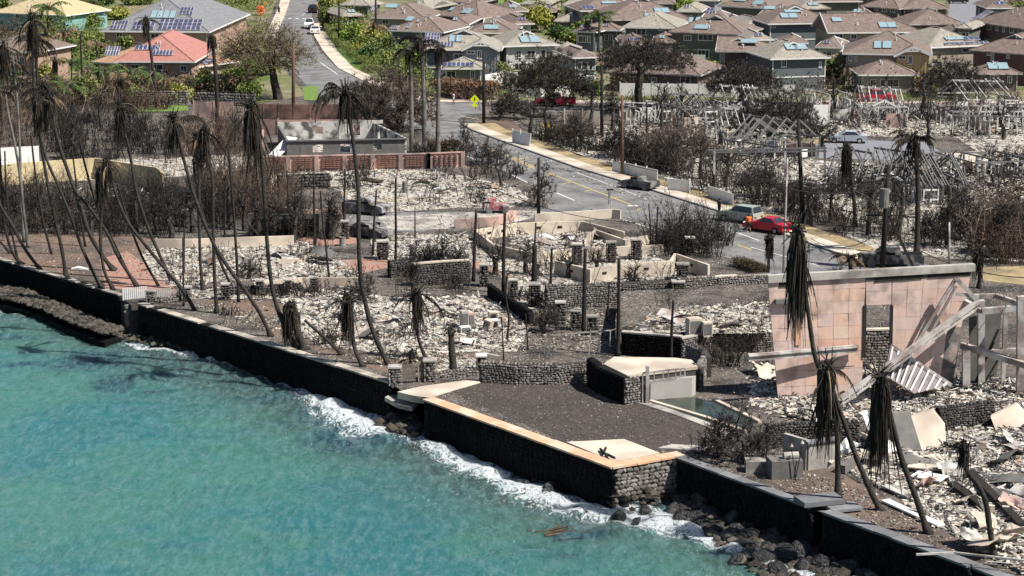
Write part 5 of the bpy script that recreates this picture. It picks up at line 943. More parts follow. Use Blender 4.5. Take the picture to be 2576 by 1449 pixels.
for a in [(1629, 920, 1629, 1015, .24), (1617, 938, 1617, 1012, .09), (1723, 925, 1723, 948, .08), (1700, 930, 1700, 955, .07), (1668, 931, 1668, 958, .07), (1646, 934, 1646, 961, .07), (1618, 938, 1723, 926, .09), (1618, 961, 1723, 946, .1), (1618, 966, 1700, 955, .08), (1681, 928, 1681, 957, .07), (1712, 926, 1712, 950, .07)]: fr(*a[:4], Y0, Y0, a[4], nm='post' if a[0] == a[2] else 'rail')
t = thing('garden_railing', at(1440, 905), 'bent pipe railing in front of the terrace wall', 'railing'); Y0 = at(1440, 890).y
for a in [(1370, 845, 1370, 893), (1381, 838, 1381, 893), (1486, 830, 1481, 900), (1506, 862, 1503, 890), (1372, 845, 1535, 831), (1458, 862, 1512, 855), (1536, 830, 1534, 872)]: fr(*a, Y0, Y0, .08, m_conc)
for i, (x0, x1) in enumerate([(634, 672), (708, 745), (760, 800)]): MB().bar(at(x0, 594)+Vector((0, -.12, .85)), at(x1, 593)+Vector((0, -.12, .85)), .12, 1.6).build('garage_void', m_black, label=['left', 'middle', 'right'][i]+' shade-black garage opening in the shadowed wall behind the cane thicket', cat='door')  # black boxes stand in for the shade inside the garage openings
for lab, x, y, w, d, h, m in [('rusty grey water heater cabinet standing in the white rubble', 1168, 825, .55, .6, 1.4, m_conc), ('brown burnt cabinet half next to the grey heater', 1184, 823, .45, .6, 1.2, m_coral), ('tilted tan washing machine shell in the white rubble', 1228, 830, .6, .6, .85, m_concl), ('white round-doored dryer beside the tan machine', 1243, 826, .6, .6, .75, m_white),
                              ('small square oven body behind the dryer', 1240, 806, .7, .6, .75, m_concl), ('white fridge carcass lying low near the grey heater', 1170, 836, .8, .6, .5, m_white), ('pale concrete box set in the terrace rubble', 1745, 842, 1.0, .8, 1.3, m_concl), ('ochre block standing in the terrace rubble', 1778, 845, .7, .5, 1.1, m_concl),
                              ('grey metal drum near the palm in the middle yard', 862, 618, .6, .6, .75, m_conc), ('grey barrel in the far debris lot', 1018, 485, .5, .5, 1.1, m_steel), ('blue-black water tank among the left brush', 477, 570, 1.5, 1.4, 1.6, m_concd)]:
    b = at(x, y, 1.55 if 'terrace' in lab else 0); t = thing('appliance', b, lab, 'drum' if 'drum' in lab or 'barrel' in lab or 'tank' in lab else 'appliance' if 'box' not in lab and 'block' not in lab else 'block')
    if 'drum' in lab or 'barrel' in lab or 'tank' in lab:
        MB().tube([b, b+Vector((0, 0, h*.33)), b+Vector((0, 0, h*.34)), b+Vector((0, 0, h))], [w/2, w/2, w/2*1.04, w/2], k=14).build('body', m, t); MB().tube([b+Vector((0, 0, h)), b+Vector((0, 0, h+.05))], w/2*1.06, k=14).build('rim', m_steel, t)
    else:
        rz = np.array(Matrix.Rotation(.3 if 'tilted' not in lab else -.5, 3, 'Z') @ Matrix.Rotation(.25 if 'tilted' in lab else 0, 3, 'Y'))[None]; MB().boxes([b+Vector((0, 0, h/2-.03))], [(w, d, h)], rot=rz).build('body', m, t); MB().boxes([b+Vector((0, 0, h/2))+Vector(tuple(rz[0] @ np.array([0, -d/2-.015, 0])))], [(w*.8, .04, h*.7)], rot=rz).build('door', m_steel, t)
    if 'dryer' in lab: MB().tube([b+Vector((0.07, -d/2-.03, h*.5)), b+Vector((.08, -d/2-.1, h*.5))], .2, k=12).build('drum_opening', m_char, t)
# ------------------------------------------------------------------ the tall tiled wall and its fallen steel
pb0, pb1 = at(1957, 1004), at(2396, 978); uw = (pb1-pb0).normalized(); nw = Vector((-uw.y, uw.x, 0))
def wp(x, y, d=0): return atp(x, y, pb0+nw*d, nw)
t = thing('tiled_wall', (pb0+pb1)/2, 'tall leaning pink panelled wall of the burnt house with a tall doorway', 'wall')
lx = lambda y: 1930+(y-695)*(27/307); dl = lambda y: 2177-(y-765)*.030; dr = lambda y: 2241-(y-765)*.02; rx_ = lambda y: 2450-(y-665)*(54/310)
m_tile = []
tc = [(.58, .40, .34), (.62, .40, .30), (.55, .42, .39), (.60, .46, .36), (.50, .37, .34), (.60, .34, .25), (.42, .34, .31)]
for i, c in enumerate(tc): c = tuple((v*.6+w_*.4)*.98 for v, w_ in zip(c, (.62, .45, .37))); m_tile.append(M('wall_panel_%d' % i, c, var=.14, sc=1.3, col2=tuple(v*.5 for v in c), sc2=.8, c2lim=(.50, .74), stretch=(1.4, 1.4, .3)))
m_tile.append(M('wall_panel_soot', (.13, .12, .115), var=.35, sc=1.2, col2=(.30, .24, .22), sc2=.7))
rr = random.Random(5)
def tpanels(xl, xr, nx_, yts, skew, zone):
    for j in range(len(yts)-1):
        for i in range(nx_):
            def pt(f, k_, inset):
                y = yts[k_]; x = xl(y)+(xr(y)-xl(y))*f; return wp(x, y-skew*(x-1930))
            a, b, c, d = pt(i/nx_, j+1, 0), pt((i+1)/nx_, j+1, 0), pt((i+1)/nx_, j, 0), pt(i/nx_, j, 0); ctr = (a+b+c+d)/4; q = [v+(ctr-v)*.016 for v in (a, b, c, d)]; k_ = zone(i/nx_, j, rr)
            q = [v-nw*rr.uniform(0, .035) for v in q]; MB().prism(q, nw*.12).build('wall_panel', m_tile[k_], t)
ys1 = [700, 735, 766, 797, 828, 860, 892, 935, 975, 1008]
def z1(f, j, r): return r.choice([0, 2]) if j == 0 else 5 if j == 5 and f > .4 else r.choice([0, 1, 1, 3, 2]) if f > .2 else r.choice([2, 0, 2, 4])
def z2(f, j, r): return 7 if (f > .72 and j > 3) else r.choice([2, 0, 2, 4]) if j != 4 else 0
tpanels(lx, lambda y: 2175-(y-765)*.03 if y > 765 else 2177, 6, ys1, .045, z1)
tpanels(lambda y: 2178, lambda y: 2243, 1, [716, 745, 780], .045, lambda f, j, r: 2)
tpanels(lambda y: 2244-(y-765)*.02, rx_, 5, [716, 745, 780, 812, 845, 878, 910, 945, 985, 1012], .045, z2)
corr = [wp(1937, 702, .12), wp(2176, 690, .12), wp(2176, 1000, .12), wp(1962, 1000, .12)]
MB().prism([wp(1936, 704, .1), wp(2175, 692, .1), wp(2168, 990, .1), wp(1960, 1004, .1)], nw*.18).build('wall_core', m_concd, t)
MB().prism([wp(2244, 690, .1), wp(2445, 678, .1), wp(2394, 978, .1), wp(2240, 985, .1)], nw*.18).build('wall_core', m_concd, t)
MB().prism([wp(2176, 692, .1), wp(2244, 690, .1), wp(2244, 766, .1), wp(2176, 770, .1)], nw*.18).build('wall_core', m_concd, t)
MB().bar(wp(1930, 701, .05), wp(2450, 672, .05), .5, .5).build('parapet', m_conc, t)
for a in [(1960, 706, 2040, 702), (2200, 694, 2320, 685), (2335, 683, 2440, 676)]: MB().bar(wp(a[0], a[1]+9, -.04), wp(a[2], a[3]+9, -.04), .1, .38).build('soot_streak', m_char, t)
MB().bar(wp(1950, 759, -.25), wp(2013, 754, -.25), .35, .3).build('stub_beam', m_steel, t); MB().bar(wp(2012, 755, -.06), wp(2007, 868, -.06), .1, .35).build('wall_rib', m_orange, t)
for x in (2176, 2243): MB().bar(wp(x, 768, -.04), wp(x-3, 900, -.04), .1, .22).build('door_jamb', m_char, t)
t = thing('steel_beam', at(1960, 960), 'long steel channel lying level against the tiled wall', 'beam'); MB().bar(wp(1882, 900, -1.2), wp(2158, 876, -.5), .25, .5).build('web', m_steell, t); MB().bar(wp(1882, 895, -1.25), wp(2158, 872, -.55), .4, .08).build('flange', m_steell, t)
t = thing('fallen_girder', at(2120, 1005), 'long fallen white girder slanting down across the tiled wall', 'beam')
g0, g1 = wp(2116, 1003, -3.2), wp(2462, 757, -1.5); up_ = Vector((0, 0, 1)); MB().bar(g0, g1, .3, .3).build('chord', m_steell, t); MB().bar(g0+Vector((0, -.1, -.42)), g1+Vector((0, -.1, -.42)), .12, .12).build('chord', m_steell, t)
bm_ = MB(); n_ = 16
for i in range(n_): bm_.bar(g0.lerp(g1, i/n_)+Vector((0, -.1, -.42)), g0.lerp(g1, (i+.5)/n_), .06, .06); bm_.bar(g0.lerp(g1, (i+.5)/n_), g0.lerp(g1, (i+1)/n_)+Vector((0, -.1, -.42)), .06, .06)
bm_.build('lattice', m_steell, t, kind='stuff')
t = thing('broken_truss', at(2440, 940), 'broken roof truss propped on the right end of the tiled wall', 'truss'); Yt = wp(2450, 800, -1.4).y
for x0, y0, x1, y1, w in [(2405, 700, 2476, 775, .3), (2405, 700, 2280, 905, .22), (2405, 720, 2345, 830, .16), (2405, 740, 2462, 745, .2), (2476, 775, 2440, 750, .15)]: MB().bar(aty(x0, y0, Yt), aty(x1, y1, Yt), w, w).build('member', m_steell, t)
t = thing('steel_frame', at(2500, 970), 'standing steel frame of posts and beams right of the tiled wall', 'frame'); Yf = at(2480, 975).y
for x0, y0, x1, y1, Ya, Yb, w, nm in [(2468, 755, 2468, 975, 0, 0, .45, 'column'), (2530, 780, 2522, 985, 0, 0, .28, 'column'), (2430, 880, 2430, 968, -1, -1, .5, 'column'), (2568, 745, 2566, 1000, -2, -2, .5, 'column'), (2405, 745, 2470, 783, 1, -2, .3, 'beam'), (2470, 783, 2620, 768, -2, -2, .4, 'beam'), (2450, 745, 2505, 744, 1, 1, .3, 'beam'), (2505, 744, 2590, 772, 1, -2, .3, 'beam'),
                                 (2418, 868, 2600, 925, 0, -3, .4, 'beam'), (2490, 885, 2600, 878, 0, 0, .3, 'beam'), (2470, 920, 2512, 828, 0, 0, .14, 'brace'), (2452, 965, 2500, 860, 0, 0, .14, 'brace'), (2478, 960, 2520, 890, 0, 0, .12, 'brace')]:
    MB().bar(aty(x0, y0, Yf+Ya), aty(x1, y1, Yf+Yb), w, w).build(nm, m_steell if nm != 'brace' else m_char, t)
MB().prism([aty(2438, 800, Yf+1.5), aty(2520, 780, Yf+1.5), aty(2506, 975, Yf+1.5), aty(2440, 970, Yf+1.5)], (0, .15, 0)).build('wall_remnant', m_concd, t)
t = thing('roof_panel', at(2300, 990), 'fallen ribbed triangular roof panel leaning on the tiled wall', 'roof panel')
q0, q1, q2, q3 = wp(2240, 868, -1.0), wp(2392, 968, -1.2), wp(2300, 990, -3.2), wp(2226, 945, -2.4); MB().prism([q0, q1, q2, q3], (q1-q0).cross(q3-q0).normalized()*.08).build('sheet', M('dull_purple_sheet', (.20, .17, .17), var=.2, sc=1), t)
MB().bar(q0, q1, .3, .25).build('edge_beam', m_steell, t); nn = (q1-q0).cross(q3-q0).normalized()
if nn.y > 0: nn = -nn
for i in range(10):
    f = i/10+.03; a = q0.lerp(q1, f); b = q3.lerp(q2, f*1.6) if f < .6 else q2.lerp(q1, (f-.6)/.4*.9+.02); MB().bar(a+nn*.08, b+nn*.08, .1, .08).build('rib', m_white, t)
# big slabs at the right
for lab, pts, h, m in [('large pale curved wall slab tipped on its side in front of the dark-fronded palm', [(2292, 1048, 0), (2345, 1032, 0), (2375, 1070, .3), (2378, 1120, 0), (2330, 1135, 0), (2305, 1125, 0)], .3, m_concl),
                    ('dark concave slab left of the pale tipped slab', [(2180, 1042, 0), (2290, 1040, .4), (2320, 1135, 0), (2200, 1125, 0)], .4, m_concd), ('cream slab leaning at the right edge above the rock wall', [(2492, 1048, 0), (2555, 1016, 0), (2600, 1060, 0), (2510, 1096, 0)], .3, m_concl),
                    ('narrow white leaning board beside the palm bundle', [(2168, 1038, 0), (2178, 1035, 0), (2215, 1135, 0), (2203, 1135, 0)], .15, m_white)]:
    Yq = at(pts[-1][0], 1135 if 'edge' not in lab else 1098).y; P_ = [aty(x, y, Yq+2.2*(1135-y)/100) for x, y, k_ in pts]; MB().prism(P_, (.1, h, .05)).build('concrete_slab', m, label=lab, cat='slab')
t = thing('garden_wall', at(2030, 1180), 'grey stepped concrete wall enclosure above the dark slab coping', 'wall')
MB().bar(at(1972, 1165)+Vector((0, 0, .95)), at(2030, 1183)+Vector((0, 0, .95)), .25, 1.9).build('wall_segment', m_conc, t); MB().bar(at(2030, 1183)+Vector((0, 0, .85)), at(2100, 1172)+Vector((0, 0, .85)), .25, 1.7).build('wall_segment', m_conc, t); MB().bar(at(2026, 1184)+Vector((0, 0, 1.76)), at(2104, 1172)+Vector((0, 0, 1.76)), .5, .12).build('coping', m_slate, t)
t = thing('concrete_block', at(1975, 1205), 'squat dark concrete block with a rolled grey hose box on it', 'block'); c0 = at(1975, 1203); MB().boxes([c0+Vector((0, .4, .55))], [(1.9, 1.3, 1.15)], rot=np.array(Matrix.Rotation(.15, 3, 'Z'))[None]).build('body', m_concd, t); MB().tube([c0+Vector((-.1, .3, 1.3)), c0+Vector((.8, .45, 1.3))], .22, k=10).build('roll', m_conc, t)
MB().boxes([at(1900, 1170, .35)], [(1.2, 1.0, .7)]).build('concrete_block', m_conc, label='half buried grey block left of the squat dark block', cat='block')
for i, (lab, x0, y0, x1, y1) in enumerate([('standing torch lamp with pale bowl, left of the pair', 2002, 1207, 1991, 1128), ('standing torch lamp with pale bowl, right of the pair', 2001, 1206, 2018, 1120)]):
    t = thing('garden_torch', at(x0, y0), lab, 'torch'); a = at(x0, y0); b = aty(x1, y1, a.y); MB().segs(a, b, .03, .03, k=6).build('pole', m_char, t); MB().tube([b, b+Vector((0, 0, .12)), b+Vector((0, 0, .28))], [.05, .12, .03], k=8).build('bowl', m_steell, t)
for lab, x0, y0, x1, y1, w, h, m, zz in [('long white plank lying towards the third palm', 2226, 1258, 2368, 1322, .55, .1, m_white, .15), ('second white plank, shorter, behind the long one', 2226, 1222, 2290, 1250, .5, .1, m_whited, .2), ('grey board lying flat among the debris, top of the bottom right heap', 2190, 1165, 2215, 1135, .9, .5, m_concd, .5), ('wide white plate in the middle of the debris heap', 2300, 1192, 2375, 1205, 1.3, .08, m_white, .35),
                                  ('pale broad board near the top of the debris heap', 2285, 1170, 2370, 1178, 1.0, .08, m_concl, .4), ('dark charred roof beam running down the debris at the right', 2440, 1185, 2570, 1320, .5, .2, m_char, .45), ('second charred beam under the first', 2395, 1215, 2470, 1270, .6, .2, m_char, .4), ('thick dark log beside the first palm', 2115, 1180, 2160, 1158, .6, .5, m_concd, .3),
                                  ('grey slab block bridging the gap between two seawalls', 2010, 1262, 2112, 1252, 1.5, .28, m_slate, .45), ('flat grey slab behind the bridging block', 2085, 1280, 2160, 1272, 1.2, .15, m_slate, .2), ('bent pale pipe over the lowest seawall', 2305, 1395, 2400, 1390, .1, .1, m_steell, .8), ('long thin pale pipe end at the bottom right', 2400, 1390, 2576, 1410, .1, .1, m_steell, .8)]:
    MB().bar(at(x0, y0, zz), at(x1, y1, zz), w, h).build('plank' if 'plank' in lab or 'board' in lab else 'beam' if 'beam' in lab else 'pipe' if 'pipe' in lab else 'log' if 'log' in lab else 'slab', m, label=lab, cat='plank' if 'plank' in lab or 'board' in lab else 'beam' if 'beam' in lab else 'pipe' if 'pipe' in lab else 'log' if 'log' in lab else 'slab')
r_ = np.random.default_rng(77); rnd = random.Random(7)
for i, (x, y, s, m, lab) in enumerate([(2450, 1350, 1.3, m_whited, 'bent pale sheet on the lowest right pile, leftmost'), (2500, 1365, 1.5, m_concl, 'large crumpled cream sheet on the lowest right pile'), (2540, 1345, 1.2, m_concl, 'yellowish crumpled sheet at the right edge'), (2480, 1310, 1.0, m_cream, 'tan box side between two palms at the lower right'), (2390, 1180, 1.0, m_whited, 'small white sheet beside the charred beam'), (2345, 1155, .9, m_cream, 'cream sheet near the rock wall'),
                     (2205, 1110, 1.2, m_cream, 'curved beige sheet below the narrow leaning board'), (2230, 1128, .8, m_white, 'white torn sheet right of the beige one'), (2330, 1215, .8, m_coral, 'small pink sheet in the debris heap'), (2420, 1260, .8, m_cream, 'square cream tile stack beside the third palm'), (2550, 1260, 1.0, m_coral, 'orange-pink sheet high on the right pile'), (2135, 1120, .9, m_white, 'white bent plate behind the first palm'),
                     (1930, 935, 1.1, m_cream, 'cream broken board leaning left of the tiled wall'), (1905, 925, .9, m_concl, 'pale splintered board left of the tiled wall'), (2080, 1150, .9, m_concl, 'cream scrap plate beside the stepped wall')]):
    n_ = 5; g = np.array([[u_, v_, .18*math.sin(u_*3+i)*s+.1*r_.normal()] for u_ in np.linspace(-.5, .5, n_) for v_ in np.linspace(-.4, .4, n_)])*[s*1.5, s*1.5, 1]; Rm = np.array(Matrix.Rotation(rnd.uniform(0, 6), 3, 'Z') @ Matrix.Rotation(rnd.uniform(.3, .8), 3, 'X')); g = g@Rm.T+np.array(at(x, y, .5*s)); q = [[a*n_+b, a*n_+b+1, (a+1)*n_+b+1, (a+1)*n_+b] for a in range(n_-1) for b in range(n_-1)]
    g2 = g+[0, 0, .04]; N_ = n_*n_; edge = [k_ for k_ in range(n_)]; MB().add(np.vstack([g, g2]), q+[[v+N_ for v in f[::-1]] for f in q]).build('metal_sheet', m, label=lab, cat='sheet')
FLD = [('the seaside white rubble', [(800, 800), (1200, 790), (1180, 870), (900, 870)], 9), ('the cream rubble behind the palms', [(420, 650), (820, 640), (850, 700), (450, 700)], 8), ('the side street debris lot', [(900, 440), (1250, 470), (1230, 515), (920, 510)], 9), ('the raised terrace rubble', [(1650, 815), (1900, 800), (1900, 830), (1700, 832)], 5), ('the bottom right debris heap', [(2250, 1140), (2550, 1110), (2600, 1350), (2400, 1280)], 12), ('the roadside foundation', [(1300, 600), (1500, 580), (1520, 610), (1350, 630)], 5), ('rubble before the collapsed roofs', [(2050, 520), (2500, 540), (2500, 580), (2200, 570)], 8)]
LK = [('rust-brown', M('rusty_sheet', (.26, .15, .10), var=.4, sc=2, col2=(.36, .33, .3), sc2=1.2)), ('pale grey', m_steell), ('sooty black', m_concd), ('dull white', m_whited)]
rnd = random.Random(17)
for fi, (fn, D, n_) in enumerate(FLD):
    q_ = scatter(np.random.default_rng(600+fi), A(D, 1.55 if 'terrace' in fn else 0), n_); q_ = q_[np.argsort(q_[:, 0]/q_[:, 1])]; cnt_ = {}
    for i, (x, y) in enumerate(q_):
        ln_, m = LK[rnd.randrange(4)]; k_ = cnt_.get(ln_, 0); cnt_[ln_] = k_+1; s = rnd.uniform(.6, 1.2); N_ = 9; bend = rnd.uniform(.2, .9); zt = 1.55 if 'terrace' in fn else 0
        g = np.array([[u_, v_, bend*math.sin(u_*2.6+i)*.45+.03*math.sin(u_*60)] for u_ in np.linspace(-.5, .5, N_) for v_ in (-.35, 0, .35)])*[s*2.2, s*1.4, s]; Rm = np.array(Matrix.Rotation(rnd.uniform(0, 6), 3, 'Z') @ Matrix.Rotation(rnd.uniform(-.6, .6), 3, 'X')); g = g@Rm.T; g = g+np.array([x, y, zt+.1-g[:, 2].min()]); f = [[a*3+b, a*3+b+1, (a+1)*3+b+1, (a+1)*3+b] for a in range(N_-1) for b in range(2)]
        MB().add(np.vstack([g, g+[0, 0, .03]]), f+[[v+N_*3 for v in e[::-1]] for e in f]).build('roofing_sheet', m, label=f'{ln_} roofing sheet, {ORDW[k_]} from left in {fn}', cat='roofing sheet', group='bent roofing sheets in the debris')
    for i in range(3 if n_ > 5 else 1):
        p_ = scatter(np.random.default_rng(700+fi*5+i), A(D, 1.55 if 'terrace' in fn else 0), 1)[0]; a_ = rnd.uniform(-.3, .3)+(1.4 if i == 1 else 0); l_ = rnd.uniform(1.5, 3.5); zt = 1.55 if 'terrace' in fn else 0; mb = MB(); n2 = int(l_/.4)
        for j in range(n2):
            for k_ in range(rnd.choice([1, 2, 2, 3])): mb.boxes([(p_[0]+math.cos(a_)*(j+.5)*.4, p_[1]+math.sin(a_)*(j+.5)*.4, zt+.1+.2*k_)], [(.385, .2, .19)], rot=np.array(Matrix.Rotation(a_, 3, 'Z'))[None])
        mb.build('block_wall_stub', m_concl if i != 1 else m_conc, label=f'{["broken pale", "broken grey", "crumbled cream"][i]} block wall remnant standing in {fn}', cat='wall', kind=None)
# ------------------------------------------------------------------ burnt white building by the patterned wall
t = thing('burnt_building', at(860, 395), 'roofless burnt building with white inner walls and sooty front', 'building'); f0, f1 = at(722, 402), at(1018, 396); b0, b1 = at(700, 362), at(940, 356)
def wallq(a, b, h0, h1, m, holes=(), nm='wall', th=.25):
    u = (b-a).normalized(); L = (b-a).length; nn = Vector((-u.y, u.x, 0)); xs_ = [0]+[v for h_ in holes for v in h_[:2]]+[L]
    for k_ in range(0, len(xs_)-1, 1):
        x0, x1 = xs_[k_], xs_[k_+1]
        if x1-x0 < .05: continue
        if k_ % 2 == 0: MB().prism([a+u*x0, a+u*x1, a+u*x1+nn*th, a+u*x0+nn*th], (0, 0, h0)).build(nm, m, t)
        else:
            _, _, z0_, z1_ = holes[k_//2]; MB().prism([a+u*x0, a+u*x1, a+u*x1+nn*th, a+u*x0+nn*th], (0, 0, z0_)).build(nm, m, t); MB().prism([v+Vector((0, 0, z1_)) for v in (a+u*x0, a+u*x1, a+u*x1+nn*th, a+u*x0+nn*th)], (0, 0, h0-z1_)).build(nm, m, t)
wallq(f0, f1, 2.1, 2.1, m_concd, [(3, 4.2, .8, 1.7), (6.2, 7.8, .7, 1.7), (10, 11, .9, 1.8)]); wallq(b0, b1, 2.6, 2.6, m_whited, [(4.5, 5.5, 1.1, 2.0), (9.2, 10, .8, 2.1), (11.5, 12.8, .9, 2.2)]); wallq(b1, f1, 2.3, 2.3, m_whited, [(2, 3, .7, 1.8)]); wallq(b0, f0, 2.2, 2.2, m_concd); wallq(at(880, 372), at(882, 398), 2.4, 2.2, m_white)
MB().bar(f0+Vector((-.1, 0, 2.2)), f1+Vector((.3, 0, 2.2)), .35, .16).build('wall_plate', m_steel, t)
for i, (x, y, x1, y1) in enumerate([(690, 392, 735, 345), (735, 350, 800, 362), (760, 358, 820, 352)]): MB().bar(at(x, y, .6), aty(x1, y1, at(x, y).y+.5), 1.4, .06, up=(0, -.3, 1)).build('roof_sheet', m_white, t)
# ------------------------------------------------------------------ burnt timber house frames
STUD = MB().box(-.5, .5, -.5, .5, 0, 1).mesh('stud', m_whited); STUDD = MB().box(-.5, .5, -.5, .5, 0, 1).mesh('stud', m_steel)
def ruin(label, fl, fr_, dep, h, seed, gable=False, panels=.25, roof=False, z=0, mat=m_whited, sp=.7, lean=.11, collapse=.35, group='burnt timber house frames'):
    rr = random.Random(seed); a, b = at(*fl, z), at(*fr_, z); u = (b-a).normalized(); L = (b-a).length; w = Vector((-u.y, u.x, 0)); c = (a+b)/2+w*dep/2; t = thing('burnt_house', c, label, 'ruined house', group); me = STUD if mat == m_whited else STUDD; ang = math.atan2(u.y, u.x)
    runs = [(a, u, L), (a+w*dep, u, L), (a, w, dep), (b, w, dep), (a+u*L*.45, w, dep)]
    for o_, d, l_ in runs:
        n_ = int(l_/sp)
        for i in range(n_+1):
            if rr.random() < collapse: continue
            p = o_+d*(l_*i/max(1, n_)); inst('stud', me, t, p, (rr.gauss(0, lean), rr.gauss(0, lean), ang), (.13, .13, h*rr.choice([1, 1, 1, .8, .5])))
        for zz in (h, .1):
            if rr.random() < .8: MB().bar(o_+Vector((0, 0, zz+rr.uniform(-.1, .1))), o_+d*l_+Vector((0, 0, zz-rr.uniform(0, .5)*(zz > 1))), .14, .16).build('wall_plate', mat, t)
        k_ = int(l_/2.2)
        for i in range(k_):
            if rr.random() < panels: p = o_+d*(l_*(i+.1)/k_); q = o_+d*(l_*(i+.85)/k_); MB().bar(p+Vector((0, 0, h*.35)), q+Vector((0, 0, h*.35)), .1, h*.7*rr.uniform(.5, 1)).build('wall_panel', rr.choice([m_white, m_cream, m_whited, m_coral]), t)
            elif rr.random() < .3:
                p = o_+d*(l_*(i+.2)/k_); q = o_+d*(l_*(i+.75)/k_); fm = MB()
                for zz in (h*.3, h*.8): fm.bar(p+Vector((0, 0, zz)), q+Vector((0, 0, zz)), .16, .14)
                for e in (p, q): fm.bar(e+Vector((0, 0, h*.3-.08)), e+Vector((0, 0, h*.8+.08)), .16, .14)
                fm.build('window_frame', m_white, t)
    if roof or gable:
        rise = dep*.26; 
        for i in range(int(L/sp)+1):
            if rr.random() < collapse*.8: continue
            x = u*(i*sp); sg = rr.gauss(0, .12)
            for e0 in (a, a+w*dep): MB().bar(e0+x+Vector((0, 0, h+sg)), a+w*dep/2+x+u*rr.gauss(0, .15)+Vector((0, 0, h+rise+sg)), .09, .16).build('rafter', mat, t)
        MB().bar(a+w*dep/2+Vector((0, 0, h+rise)), b+w*dep/2+Vector((0, 0, h+rise-.4)), .12, .22).build('ridge_beam', mat, t)
    if gable:
        g0 = a+u*L*.25; g1 = a+u*L*.75; ap = (g0+g1)/2; gh = (g1-g0).length*.3
        MB().bar(g0+Vector((0, 0, h+.1)), ap+Vector((0, 0, h+gh)), .2, .2).build('gable_board', m_white, t); MB().bar(g1+Vector((0, 0, h+.1)), ap+Vector((0, 0, h+gh)), .2, .2).build('gable_board', m_white, t)
        for i in range(9): f = (i+1)/10; q = g0.lerp(g1, f); inst('stud', me, t, q+Vector((0, 0, h)), (0, 0, ang), (.1, .1, gh*(1-abs(2*f-1))))
    return t
ruin('burnt white house frame with small gable, left of the pair before the pavement', (1830, 318), (1925, 316), 8, 2.7, 1, gable=True, panels=.5)
ruin('burnt white house frame with striped gable facing the silver car', (2165, 322), (2280, 322), 8, 2.7, 2, gable=True, panels=.4)
ruin('two-storey white stud frame left of the striped gable', (2040, 318), (2140, 316), 7, 4.0, 3, panels=.35, lean=.16)
ruin('low white burnt walls behind the red pickup', (1610, 322), (1700, 318), 7, 2.5, 4, panels=.6)
ruin('white burnt remains with corrugated sheets left of the first gable', (1715, 325), (1815, 320), 6, 2.6, 5, panels=.5, roof=True, mat=m_steel)
ruin('tall twisted white frame at the upper right', (2430, 318), (2560, 312), 8, 3.4, 6, panels=.3, roof=True, collapse=.5, lean=.2)
ruin('burnt carport frame with long horizontal steel beams at right', (2395, 345), (2600, 340), 6, 3.2, 7, panels=.15)
ruin('collapsed roof skeleton with fanned rafters, leftmost of the three by the parking', (2075, 486), (2165, 492), 9, 1.9, 8, roof=True, mat=m_steel, panels=.05, sp=.32)
ruin('collapsed roof skeleton with fanned rafters, middle of the three by the parking', (2170, 502), (2300, 510), 10, 2.1, 9, roof=True, gable=True, mat=m_steel, panels=.05, sp=.32)
ruin('collapsed roof skeleton with pale hip end, rightmost of the three by the parking', (2310, 518), (2440, 514), 10, 2.0, 10, roof=True, mat=m_steel, panels=.08, sp=.32)
ruin('pale burnt frame behind the thicket above the white panel fence', (1820, 405), (1960, 420), 9, 2.5, 11, panels=.3, roof=True, mat=m_steel, collapse=.5, lean=.2)
ruin('white stud frame among trees just right of the brown thicket', (1790, 370), (1880, 368), 7, 2.6, 12, panels=.3, roof=True, collapse=.5, lean=.2)
ruin('low charred frame at the right edge above the dry bushes', (2450, 470), (2600, 460), 8, 2.6, 13, mat=m_steel, panels=.1)
# tangles of twisted metal and charred sticks over the burnt blocks
for lab, D, n, h, m in [('tangle of twisted charred metal among the white frames', [(1600, 330), (2600, 330), (2600, 285), (1620, 285)], 900, 3.2, m_char), ('pale twisted framing strewn among the white frames', [(1600, 330), (2600, 330), (2600, 285), (1620, 285)], 500, 2.6, m_whited), ('tangle of charred sticks over the collapsed roofs', [(2060, 500), (2600, 520), (2600, 440), (2080, 430)], 700, 3.4, m_char), ('tangle of charred framing behind the road trees', [(1550, 400), (2000, 440), (2020, 400), (1640, 350)], 450, 2.8, m_char),
                       ('bent metal strips in the bottom right debris', [(2200, 1130), (2600, 1100), (2700, 1400), (2450, 1370), (2280, 1230)], 260, .9, m_steel), ('bent metal and charred sticks at the foot of the tiled wall', [(1900, 935), (2600, 965), (2600, 1040), (2000, 1050)], 240, 1.0, m_steel), ('bent metal sticks in the white seaside rubble', [(760, 760), (1290, 770), (1280, 880), (900, 880)], 170, .8, m_steel)]:
    r_ = np.random.default_rng(n); q = scatter(r_, A(D), n); c = np.column_stack([q, np.abs(r_.normal(0, .4, n))*h*.6+.15]); d = nrm(r_.normal(0, 1, (n, 3))*[1, 1, .8])*r_.uniform(.3, 1.5, (n, 1))*(h/2.6+.25); d2 = nrm(d+r_.normal(0, .5, (n, 3)))*np.linalg.norm(d, axis=1, keepdims=True); p0 = c-d*.5; p0[:, 2] = np.maximum(p0[:, 2], .05); p2 = c+d2*.6; p2[:, 2] = np.maximum(p2[:, 2], .05); w_ = r_.uniform(.02, .07, n)
    MB().segs(p0, c, w_, w_, k=4).segs(c, p2, w_, w_*.8, k=4).build('debris_tangle', m, label=lab, cat='debris', kind='stuff', origin=(*q.mean(0), 0))
t = thing('pergola_frame', at(1840, 440), 'long horizontal steel beams on white posts beyond the trees', 'frame')
for x0, y0, x1, y1, m, nm in [(1780, 378, 2080, 372, m_steel, 'beam'), (1790, 383, 2080, 380, m_steel, 'beam'), (2395, 290, 2600, 296, m_steel, 'beam')]: MB().bar(aty(x0, y0, 205 if y0 > 350 else 262), aty(x1, y1, 205 if y0 > 350 else 262), .14, .16).build(nm, m, t)
